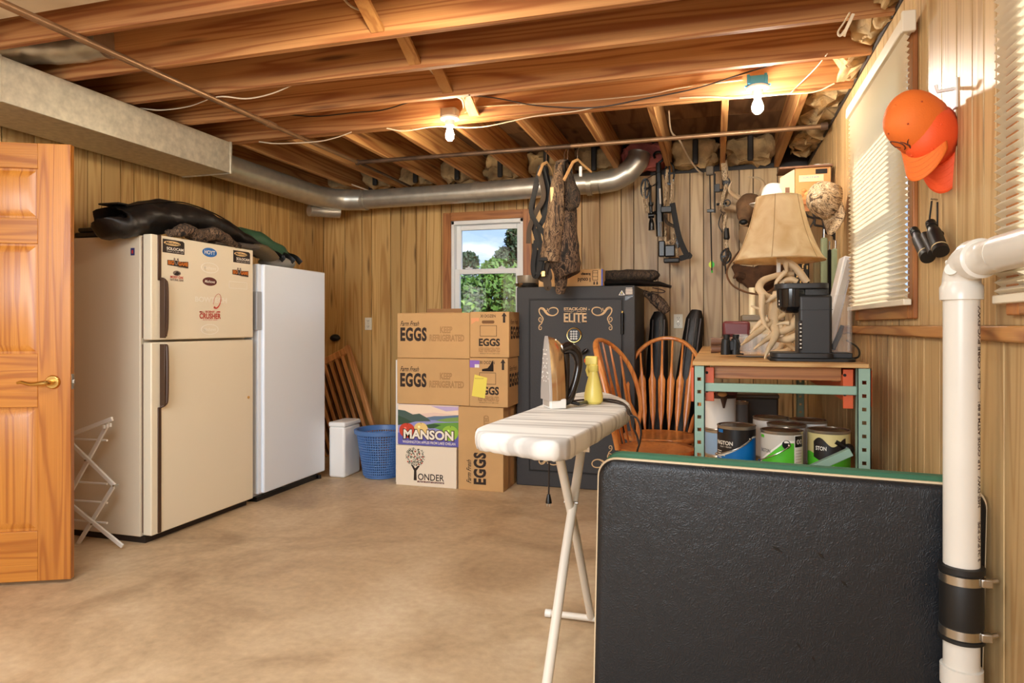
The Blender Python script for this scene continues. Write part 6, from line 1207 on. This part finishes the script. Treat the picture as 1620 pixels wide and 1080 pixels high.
tkm = plain('clear_plastic', (.86, .83, .80), .06); b = tkm.node_tree.nodes['Principled BSDF']; b.inputs['Alpha'].default_value = .10
tx0, tx1 = cx1+.002, at(1350, 500, CY).x; MB().box(tx0, tx1, CY+.02, CY+.15, TZ+.034, ztop).build('water_tank', tkm, cm, bevel=.006); MB().box(tx0, tx1, CY+.015, CY+.155, TZ+.012, TZ+.034).build('tank_base', cblk, cm, bevel=.003)
MB().tube([(tx1-.012, CY+.03, TZ+.04), (tx1-.012, CY+.03, ztop-.05)], .005, 8).build('tank_rib', tkm, cm)
MB().tube([(tx0+.010, CY+.08, TZ+.045), (tx0+.035, CY+.08, TZ+.105), (tx0+.048, CY+.08, TZ+.145)], [.010, .011, .008], 10).build('tank_filter', blackm, cm)
MB().tube(curve([(tx1-.01, CY+.13, TZ+.006), (tx1+.035, CY+.10, TZ+.014), (tx1+.045, CY+.16, TZ+.05), (tx1+.02, CY+.26, TZ+.08)], 6), .004, 8).build('power_lead', blackm, cm)
# glass mugs, binoculars, boxes at the far left of the top
gls = plain('clear_glass', (.93, .93, .90), .03); b = gls.node_tree.nodes['Principled BSDF']; b.inputs['Alpha'].default_value = .14; b.inputs['Metallic'].default_value = 0; b.inputs['Specular IOR Level'].default_value = 1
for i, (px, Y_, hh_, lb) in enumerate(((1172, 3.75, .10, 'leftmost glass mug on the rack top, nearest the binoculars'), (1186, 3.60, .095, 'glass mug in front of the left end of the lamp antlers'), (1203, 3.70, .10, 'glass mug directly under the lamp antlers'), (1216, 3.58, .085, 'glass mug just left of the loose antlers'), (1196, 3.92, .12, 'tall glass mug at the back of the rack top group'), (1228, 3.80, .11, 'rear glass mug nearest the coffee maker'))):
    q = at(px, 556, Y_); t_ = thing('glass_mug', lb, 'mug', (q.x, Y_, TZ), group='glass mugs'); r_ = .036
    MB().lathe([(0, .001), (r_, .001), (r_*1.02, .01), (r_, hh_), (r_-.004, hh_), (r_-.004, .012), (0, .012)], (q.x, Y_, TZ), 24).build('glass_body', gls, t_)
    if i in (0, 3): MB().tube(curve([(q.x+r_, Y_, TZ+hh_*.8), (q.x+r_+.024, Y_, TZ+hh_*.7), (q.x+r_+.024, Y_, TZ+hh_*.35), (q.x+r_, Y_, TZ+hh_*.2)], 5), .0045, 8).build('mug_handle', gls, t_)
q = at(1152, 552, 3.55); bi = thing('upright_binoculars', 'black binoculars standing upright on the left of the rack top', 'binoculars', (q.x, 3.55, TZ))
for dx in (0, .045): MB().tube([(q.x-.012+dx, 3.55+dx*.5, TZ), (q.x-.012+dx, 3.55+dx*.5, TZ+.055), (q.x-.010+dx, 3.55+dx*.5, TZ+.075), (q.x-.008+dx, 3.55+dx*.5, TZ+.078), (q.x-.008+dx, 3.55+dx*.5, TZ+.10)], [.024, .022, .020, .015, .017], 18).build('barrel', blackr, bi)
MB().box(q.x-.005, q.x+.030, 3.55, 3.575, TZ+.02, TZ+.07).build('bridge', blackr, bi, bevel=.004); MB().tube(curve([(q.x+.03, 3.54, TZ+.09), (q.x+.055, 3.52, TZ+.05), (q.x+.04, 3.50, TZ+.012), (q.x+.07, 3.53, TZ+.004)], 5), .004, 6).build('neck_strap', web, bi)
q = at(1134, 548, 3.72); bi = thing('brown_binoculars', 'compact brown binoculars lying behind the black pair', 'binoculars', (q.x, 3.72, TZ)); brn = plain('brown_rubber', S(120, 84, 62), .5)
for dz in (.022, .062): MB().tube([(q.x-.03, 3.72, TZ+dz), (q.x+.03, 3.72, TZ+dz)], [.022, .018], 16).build('barrel', brn, bi)
q = at(1165, 515, 4.05); mr = thing('maroon_case', 'maroon hard case with a black base on the rack top', 'case', (q.x, 4.05, TZ)); mar = plain('maroon_plastic', S(104, 44, 46), .4)
MB().box(q.x-.075, q.x+.075, 4.05, 4.2, TZ+.08, TZ+.17).build('case_lid', mar, mr, bevel=.018, seg=3); MB().box(q.x-.085, q.x+.08, 4.04, 4.22, TZ, TZ+.08).build('case_base', brn, mr, bevel=.01)
q = at(1205, 500, 4.35); gt = thing('gray_tin', 'grayish tin with a lighter lid behind the glass mugs', 'tin', (q.x, 4.35, TZ)); MB().box(q.x-.10, q.x+.12, 4.35, 4.55, TZ, TZ+.17).build('tin_body', plain('cream_tin', S(206, 188, 152), .4), gt, bevel=.006); MB().box(q.x-.115, q.x+.13, 4.34, 4.56, TZ+.17, TZ+.21).build('tin_lid', plain('olive_tin', S(120, 104, 80), .4), gt, bevel=.008)
q = at(1194, 456, 4.1); tag(MB().cyl((q.x, 4.4, TZ+.21), (q.x, 4.4, q.z+.02), .02, n=18).build('cream_candle', plain('wax', S(236, 220, 180), .5), loc=(q.x, 4.4, TZ+.21)), 'cream candle standing on the gray tin left of the lamp antlers', 'candle')
tag(MB().lathe([(0, 0), (.055, .001), (.065, .004), (.0, .003)], (.15, 3.30, TZ), 28).build('black_saucer', blackm, loc=(.15, 3.3, TZ)), 'thin black saucer under the lamp antler tips', 'saucer')
# white tray leaning by the shade
a, b_, c_, d_ = at(1326, 466, 3.9), at(1340, 466, 3.9), at(1349, 404, 3.9), at(1340, 408, 3.9)
tr_ = thing('white_tray', 'white plastic tray leaning against the window shade behind the coffee maker', 'tray', (.6, 3.9, TZ))
dirv = (d_-a).normalized(); p0 = a-dirv*((a.z-TZ)/dirv.z); MB().bar(p0, d_, .052, .16, up=(0, 1, 0)).build('tray_body', vinyl, tr_, bevel=.006); MB().bar(p0+Vector((.002, -.085, .03)), d_+Vector((.0, -.085, -.02)), .028, .012, up=(0, 1, 0)).build('tray_recess', plain('tray_gray', S(206, 200, 188), .5), tr_)
# corner shelf with bakery box and caps
s_ = thing('corner_shelf', 'small oak shelf in the right back corner above the lamp', 'shelf', (.5, 4.6, 1.93)); YS = 4.45
xs0 = at(1215, 325, YS).x; MB().box(xs0, XR-.001, YS, YS+.22, 1.925, 1.955).build('shelf_board', oaktx, s_, bevel=.003); MB().box(xs0+.01, XR-.001, YS+.02, YS+.04, 1.885, 1.925).build('apron', oaktx, s_, bevel=.002)
iron_ = plain('wrought_iron', S(34, 26, 22), .5, .4)
def F(x, y): return at(1220+x/4.696, 230+y/4.696, YS+.03)
MB().tube(curve([F(245, 468), F(265, 520), (F(320, 545)), F(325, 590), F(390, 605), F(410, 650), F(460, 668), F(470, 700)], 6), .007, 8).tube(curve([F(250, 470), F(300, 480), F(325, 530), F(380, 550), F(395, 600), F(455, 625), F(470, 665)], 6), .007, 8).tube([F(240, 466), F(345, 462)], .006, 8).build('scroll_iron', iron_, s_)
MB().tube([F(476, 590), F(480, 740)], .006, 8).tube([F(390, 600), F(386, 680)], .005, 8).tube([F(320, 550), F(290, 610)], .004, 6).build('hook', iron_, s_)
sage = plain('sage_canvas', S(134, 146, 116), .8, bump=.2, bscale=60); blkc = plain('black_canvas', S(28, 24, 20), .8)
for (x0, x1, y0, y1, m_, lb, yy_) in ((372, 422, 682, 1022, sage, 'narrow sage green padded case hanging from the scroll hooks, left', 4.44), (452, 512, 765, 1100, sage, 'wider sage green padded case hanging from the scroll hooks, right', 4.42), (424, 452, 770, 1120, blkc, 'black case hanging between the two green cases', 4.52), (318, 372, 860, 1060, plain('olive_canvas', S(112, 98, 66), .8), 'olive padded case lowest at the left behind the lampshade', 4.60)):
    a, b_ = F(x0, y0), F(x1, y1); k_ = yy_/(YS+.03); t_ = thing('hanging_case', lb, 'case', (a.x*k_, yy_, TZ), group='hanging cases behind the lamp')
    z1_ = CAMH+(a.z-CAMH)*k_; z0_ = TZ+.02; MB().box(a.x*k_, b_.x*k_, yy_, yy_+.04, z0_, z1_).build('case_body', m_, t_, bevel=.012, seg=3)
    MB().tube([((a.x+b_.x)/2*k_, yy_+.02, z1_-.01), ((a.x+b_.x)/2*k_, yy_+.02, z1_+.05)], .004, 6).build('hang_loop', steel, t_)
t_ = thing('patterned_bag', 'black bag with gold dashes hanging behind the lampshade edge', 'bag', at(1268, 420, 4.7)); a, b_ = at(1258, 418, 4.70), at(1278, 455, 4.70); MB().box(a.x, b_.x+.01, 4.70, 4.76, TZ+.01, a.z+.1).build('bag_body', blkc, t_, bevel=.01)
mb = MB(); random.seed(5)
for k in range(26): xx, zz = random.uniform(a.x+.01, b_.x), random.uniform(b_.z-.05, a.z+.08); mb.box(xx-.004, xx+.004, 4.6985, 4.70, zz-.014, zz+.010)
mb.build('gold_dashes', plain('gold_thread', S(206, 168, 100), .5), t_, smooth=0, kind='stuff')
bx = thing('bakery_box', 'brown window carton with cream label on the corner shelf', 'box', (.5, YS+.1, 1.955))
g0, g1 = F(175, 380), F(345, 175); kx = (YS)/(YS+.03)
bx0_, bx1_, bzt = at(1258, 290, YS).x, at(1312, 290, YS).x, at(1290, 264, YS).z; brc = plain('brown_card', S(120, 82, 54), .6)
MB().box(bx0_, bx1_+.01, YS+.01, YS+.2, 1.955, bzt).build('carton_body', plain('orange_card', S(206, 146, 84), .6), bx, bevel=.002); MB().box(bx0_-.09, bx1_+.02, YS-.005, YS+.2, bzt, bzt+.012).build('top_flap', brc, bx, bevel=.002); MB().prism([(bx0_-.085, bzt-.05), (bx0_-.085, 1.956), (bx0_-.002, 1.956), (bx0_-.002, bzt-.002)], YS+.015, YS+.02, 'xz').build('side_panel', plain('cream_panel', S(232, 206, 160), .6), bx)
MB().box(bx0_-.055, bx0_-.03, YS+.0135, YS+.015, 1.985, 2.035).build('panel_mark', brc, bx)
MB().box(bx0_+.022, bx1_-.03, YS+.004, YS+.0095, bzt-.085, bzt-.045).build('cream_label', MATS['cream_panel'], bx); mb = MB(); text_on(mb, 'GAUTIER', (bx0_+.045, bx1_-.055, bzt-.064, bzt-.055), FRONT(YS+.0035)); mb.build('lettering', sblu, bx, smooth=0)
for k, (dx, dz, r_) in enumerate(((.03, .022, .02), (.075, .028, .022), (.12, .02, .02), (.05, .05, .016), (.10, .052, .015))): MB().sphere((bx0_+dx, YS+.008, 1.96+dz), (r_, .010, r_*.75), 12, 8).build('pastry', plain('pastry', S(226, 164, 96), .6, var=.2, vscale=20), bx)
MB().box(bx1_-.075, bx1_-.01, YS+.006, YS+.0098, bzt-.04, bzt-.012).build('window_hole', hole, bx); MB().sphere((bx1_-.03, YS+.08, bzt+.02), (.06, .04, .012), 12, 8).build('crumpled_paper', white, bx, noise_=(.008, 30))
def make_cap(label, M, crown, brim, extra=None, size=1.0, group=None, flapm=None):
    """local: +X forward (brim), +Z up (crown)"""
    t_ = thing('cap', label, 'cap', M=M, group=group); cols_ = 32; rows = 12; vs = []
    def cr(a, u):
        ph = u*PI/2; fx_ = math.cos(a); r_ = math.sin(ph)**.80; z_ = .125*math.cos(ph)**.72*(1+.10*max(0, fx_)*math.sin(ph))
        return (.098*r_*fx_+.004, .078*r_*math.sin(a), z_)
    mb = MB(); vs = [cr(2*PI*k/cols_, i/rows) for i in range(1, rows+1) for k in range(cols_)]; vs.append((0.004, 0, .125)); tp = len(vs)-1
    fs = [(i*cols_+k, i*cols_+(k+1) % cols_, (i+1)*cols_+(k+1) % cols_, (i+1)*cols_+k) for i in range(rows-1) for k in range(cols_)]+[(tp, k, (k+1) % cols_) for k in range(cols_)]
    c_ = mb.add(vs, fs).build('crown', crown, t_, True, smooth=80, solid=.002)
    mb = MB(); n_ = 20; m_ = 8; vs = []
    for j in range(m_+1):
        for k in range(n_+1):
            a = -1.15+2.3*k/n_; v = j/m_; L_ = .092*(math.cos(a*1.08)**.45 if abs(a) < 1.45 else 0); base = cr(a, 1.0)
            x = base[0]+L_*v; y_ = base[1]*(1-.05*v); z_ = -2.2*(y_**2)*(.35+v)-.018*v; vs.append((x, y_, z_+.002))
    mb.add(vs, [(j*(n_+1)+k, j*(n_+1)+k+1, (j+1)*(n_+1)+k+1, (j+1)*(n_+1)+k) for j in range(m_) for k in range(n_)]); br = mb.build('brim', brim, t_, True, smooth=80, solid=.003)
    for v in (.3, .5, .7, .88):
        pts_ = []
        for k in range(1, n_):
            a = -1.15+2.3*k/n_; L_ = .092*math.cos(a*1.08)**.45; base = cr(a, 1.0); y_ = base[1]*(1-.05*v); pts_.append((base[0]+L_*v*.98, y_, -2.2*(y_**2)*(.35+v)-.018*v+.0042))
        MB().tube(pts_, .0006, 4).build('stitching', plain('stitch', S(226, 120, 60), .7) if crown is orange_cloth else brim, br, True)
    MB().sphere((.004, 0, .126), (.006, .006, .003), 10, 6).build('button', crown, c_, True)
    for s2 in range(6): a = 2*PI*s2/6; MB().tube([cr(a, u/10) for u in range(1, 11)], .0009, 4).build('seam', crown, c_, True)
    for s2 in (.5, 1.5, 4.5, 5.5):
        p = Vector(cr(2*PI*s2/6, .55)); MB().sphere(p*1.005, (.003, .003, .003), 8, 6).build('eyelet', plain('eyelet', S(170, 70, 30), .7) if crown is orange_cloth else brim, c_, True)
    return t_, c_
orange_cloth = plain('orange_cloth', S(240, 118, 40), .7, bump=.15, bscale=200); orange2 = plain('orange_bright', S(250, 92, 40), .6, bump=.15, bscale=200)
def frame(fwd, up, loc, s_=1):
    f = Vector(fwd).normalized(); u = Vector(up); u = (u-f*u.dot(f)).normalized(); l = u.cross(f)
    return Matrix.Translation(loc) @ Matrix((( f.x, l.x, u.x, 0), (f.y, l.y, u.y, 0), (f.z, l.z, u.z, 0), (0, 0, 0, 1))) @ Matrix.Scale(s_, 4)
MC2 = frame((.10, -.05, -1), (-.55, -.60, .30), atx(1478, 212, .645), .95)
cap2, _c2 = make_cap('bright orange cap nested behind, closest to the wall', MC2, orange2, orange2, group='orange caps')
MC1 = frame((-.20, -.42, -.88), (-.70, -.50, .42), atx(1460, 200, .610), 1.0)
cap1, cc1 = make_cap('orange cap with dark antler emblem, the front one on the wall hook', MC1, orange_cloth, orange_cloth, group='orange caps')
emb = MB(); em = plain('emblem_brown', S(96, 50, 30), .7)
def onc(y_, z_): # point on crown front
    zz = max(.0, min(.118, z_)); ph = math.acos(min(1, (zz/.132))**(1/.72)); r_ = math.sin(ph)**.80; yy = y_; fx_ = math.sqrt(max(0, 1-(yy/(.078*r_+1e-6))**2)); return (.098*r_*fx_+.0055, yy, zz)
emb.tube([onc(y, z) for y, z in curve2] if False else [onc(-.034+.022*math.cos(a), .052+.020*math.sin(a)) for a in [math.radians(d) for d in range(-60, 240, 20)]], .0022, 6)
emb.tube([onc(-.005, .030), onc(.0, .045), onc(-.006, .060), onc(-.014, .068)], [.002, .003, .002, .001], 6).tube([onc(-.002, .050), onc(.006, .060), onc(.012, .064)], [.002, .0018, .001], 6).tube([onc(-.045, .046), onc(-.030, .044)], .0018, 6).tube([onc(-.005, .030), onc(-.012, .020), onc(-.02, .012)], [.002, .0028, .001], 6)
emb.build('antler_emblem', em, cc1, True)
hkp = at(1495, 150, 2.30); t_ = thing('cap_hook', 'white wall hook holding the orange caps', 'hook', (XR, 2.33, 1.90)); MB().box(XR-.006, XR, 2.315, 2.345, 1.84, 1.93).build('hook_plate', white, t_, bevel=.002); MB().tube([(XR-.004, 2.33, 1.90), (XR-.05, 2.33, 1.895), (XR-.055, 2.33, 1.915)], .006, 8).build('hook_arm', white, t_)
MC3 = frame((-.10, -.45, -.80), (-.80, -.40, .35), (.60, 4.02, 1.86), 1.08); make_cap('camouflage cap hanging on the wall right of the bakery carton', MC3, camp, camp)
MC4 = frame((-.8, -.5, 0), (0, 0, 1), (.36, YS+.08, 1.957), .95); make_cap('white cap lying on the corner shelf left of the bakery carton', MC4, white, white)
# binoculars on the wall
bn = thing('hanging_binoculars', 'black binoculars hanging by a strap from the right wall', 'binoculars', (XR-.03, 2.28, 1.42)); gp = plain('gold_line', S(214, 190, 140), .4)
def bp3(px, py, X_): return atx(px, py, X_)
for (p_, q_, X_) in (((1450, 372), (1468, 407), .655), ((1472, 352), (1489, 398), .645)):
    a, b_ = bp3(*p_, X_), bp3(*q_, X_); a = a+(a-b_)*.0; d_ = b_-a
    if p_[0] < 1460: a = a-d_*.25; d_ = b_-a
    o = MB().tube([a+d_*k for k in (0, .16, .161, .25, .30, .42, .80, .84, 1)], [.0145, .0150, .013, .014, .019, .021, .021, .0225, .0225], 20).build('barrel', blackr, bn); MB().tube([a+d_*.86, a+d_*.885], .0229, 20).build('gold_ring', gp, o); MB().tube([a+d_*.06, a+d_*.075], .0152, 20).build('eyecup_ring', blackmt, o)
a, b_ = bp3(1463, 372, .655), bp3(1476, 400, .65); MB().tube([a, b_], .014, 12).build('bridge', blackr, bn); MB().sphere(bp3(1488, 370, .66), .010, 10, 8).build('strap_lug', blackr, bn)
for p_, q_ in (((1474, 318), (1470, 352)), ((1483, 320), (1483, 362))): MB().tube([bp3(*p_, .675), bp3(*q_, .662)], .0028, 6).build('strap', web, bn)
MB().cyl((XR, bp3(1478, 316, .68).y, bp3(1478, 316, .68).z), (XR-.02, bp3(1478, 316, .68).y, bp3(1478, 316, .68).z+.004), .003, n=8).build('nail', steel, bn)

# ================================================================= BLACK FOLDED TABLE and WHITE PIPE
tb = thing('folded_game_table', 'folded game table with black vinyl underside standing on edge, green rim', 'table', M=TR(.160, 2.0765, 0.0) @ RY(math.radians(1.2)))
vn, t, b = nodes_of('black_vinyl'); N = t.nodes.new; K = t.links.new; tcn = N('ShaderNodeTexCoord'); b.inputs['Base Color'].default_value = (*S(26, 28, 32), 1); b.inputs['Roughness'].default_value = .40
vo = N('ShaderNodeTexVoronoi'); vo.feature = 'DISTANCE_TO_EDGE'; vo.inputs['Scale'].default_value = 95; ns_ = N('ShaderNodeTexNoise'); ns_.inputs['Scale'].default_value = 14; ns_.inputs['Detail'].default_value = 5; mpn = N('ShaderNodeMapping'); mpn.inputs['Scale'].default_value = (1.3, 1, .75)
mxv = N('ShaderNodeMixRGB'); mxv.inputs[0].default_value = .12; K(tcn.outputs['Object'], mpn.inputs[0]); K(tcn.outputs['Object'], ns_.inputs['Vector']); K(mpn.outputs[0], mxv.inputs[1]); K(ns_.outputs['Color'], mxv.inputs[2]); K(mxv.outputs[0], vo.inputs['Vector'])
bp = N('ShaderNodeBump'); bp.inputs['Strength'].default_value = .45; bp.inputs['Distance'].default_value = .0025; K(vo.outputs['Distance'], bp.inputs['Height']); bp2 = N('ShaderNodeBump'); bp2.inputs['Strength'].default_value = .08; bp2.inputs['Distance'].default_value = .01; K(ns_.outputs[0], bp2.inputs['Height']); K(bp.outputs[0], bp2.inputs['Normal']); K(bp2.outputs[0], b.inputs['Normal'])
rt = rrect(-.520, .508, .018, .772, .055, 8)
def ins(poly, d): cx_, cz_ = 0, .39; return [(x-math.copysign(min(abs(x), d), x), z-math.copysign(d, z-cz_)) for x, z in poly]
mb = MB(); n = len(rt); R_ = [ins(rt, d) for d in (0, .001, .006, .02)]; ysv = [.006, -.004, -.011, -.014]
mb.add([(x, y_, z) for r_, y_ in zip(R_, ysv) for x, z in r_], [(i*n+k, i*n+(k+1) % n, (i+1)*n+(k+1) % n, (i+1)*n+k) for i in range(3) for k in range(n)]+[tuple(3*n+k for k in range(n))]); mb.build('padded_underside', vn, tb, True, smooth=60)
rt2 = rrect(-.524, .512, .014, .777, .058, 8); MB().prism(rt2, .005, .014, 'xz').build('cream_edge', plain('pale_wood_edge', S(232, 206, 166), .5), tb, True)
rt3 = rrect(-.512, .50, .016, .790, .058, 8); MB().prism(rt3, .0145, .060, 'xz').build('green_felt_leaf', plain('green_felt', S(52, 104, 76), .7, bump=.1, bscale=200), tb, True, bevel=.006)
mb = MB(); 
for (x, z, l_) in ((-.02, .565, .03), (.10, .56, .02), (.16, .49, .02), (.05, .30, .015), (.09, .27, .012)): mb.prism([(x, z), (x+l_*.6, z-.004), (x+l_, z-.018), (x+l_*.4, z-.012)], -.0148, -.0142, 'xz')
mb.build('scuff', plain('scuff', S(12, 12, 13), .3), tb, True, smooth=0, kind='stuff')
pp_ = thing('white_drain_pipe', 'white plastic drain pipe with rubber coupling at the right edge', 'pipe', (.60, 1.995, 0)); PX, PY, PR = .600, 1.990, .0405
MB().tube([(PX, PY, .575), (PX, PY, 1.27)], PR, 40).build('pipe_length', pvc, pp_); MB().tube([(PX, PY, 0.0), (PX, PY, .40)], PR, 40).build('pipe_length', pvc, pp_)
MB().tube([(PX, PY, 1.255), (PX, PY, 1.256), (PX, PY, 1.288), (PX, PY, 1.296), (PX, PY, 1.31)], [PR+.001, PR+.0075, PR+.008, PR+.003, PR+.001], 40).build('elbow_hub', pvc, pp_)
hd = Vector((.16, -.98, 0)).normalized(); c0 = Vector((PX, PY, 1.297)); R9 = .056; arc = [c0+hd*(R9*(1-math.cos(a)))+Vector((0, 0, R9*math.sin(a))) for a in [PI/2*k/10 for k in range(11)]]
MB().tube(arc, PR+.002, 36).build('elbow_bend', pvc, pp_); e0 = arc[-1]; MB().tube([e0-hd*.004, e0+hd*.002, e0+hd*.036, e0+hd*.040], [PR+.003, PR+.008, PR+.008, PR+.002], 40).build('elbow_hub', pvc, pp_)
e1 = e0+hd*.03; e2 = Vector((.614, e1.y-.12, e1.z)); MB().tube(curve([e1, e1+hd*.05, Vector((e2.x-.002, e1.y-.13, e1.z)), Vector((e2.x, e1.y-.25, e1.z)), Vector((e2.x, .6, e1.z))], 5), PR, 40).build('pipe_length', pvc, pp_)
MB().tube([c0+Vector((-.030, -.035, .034)), c0+Vector((-.034, -.040, .036))], .016, 24).build('maker_boss', pvc, pp_); MB().sphere(c0+Vector((-.030, .0, .055)), .007, 10, 8).build('casting_nub', pvc, pp_)
cpl = MB().tube([(PX, PY, z) for z in (.388, .392, .400, .402, .428, .430, .535, .537, .563, .566, .580, .582)], [PR+.002, PR+.011, PR+.011, PR+.008, PR+.008, PR+.0085, PR+.0085, PR+.008, PR+.008, PR+.011, PR+.011, PR+.002], 40).build('rubber_coupling', blackr, pp_)
for z in (.415, .550):
    b_ = MB().tube([(PX, PY, z-.012), (PX, PY, z-.011), (PX, PY, z+.011), (PX, PY, z+.012)], [PR+.008, PR+.0098, PR+.0098, PR+.008], 40).build('hose_clamp', steel, cpl)
    MB().box(PX+.030, PX+.056, PY-.045, PY-.028, z-.010, z+.012).build('screw_housing', steel, cpl, bevel=.003); MB().cyl((PX+.05, PY-.037, z+.004), (PX+.068, PY-.032, z+.008), .006, n=12).build('clamp_screw', steel, cpl)
MB().tube([(PX, PY, .275), (PX, PY, .276), (PX, PY, .322), (PX, PY, .324)], [PR+.001, PR+.007, PR+.007, PR+.001], 40).build('lower_hub', pvc, pp_)
# lettering printed up the right side of the pipe
aim = math.atan2(-PY, -PX)+1.18
def pipe_text(body, z0, z1, hgt=.014):
    vs, fs = textmesh(body, 1, bold=.03); vs = fit(vs, 0, 1, 0, 1)
    MB().add([(PX+(PR+.0004)*math.cos(aim-(v[1]-.5)*hgt/PR), PY+(PR+.0004)*math.sin(aim-(v[1]-.5)*hgt/PR), z0+(z1-z0)*v[0]) for v in vs], fs).build('lettering', plain('pipe_ink', S(74, 52, 42), .6), pp_, smooth=0)
pipe_text('3 IN PVC PIPE', .60, .70); pipe_text('NSF-DWV', .735, .815); pipe_text('U.P. CODE ASTM F 891', .83, 1.00); pipe_text('CELL CORE PVC-DWV', 1.03, 1.24)
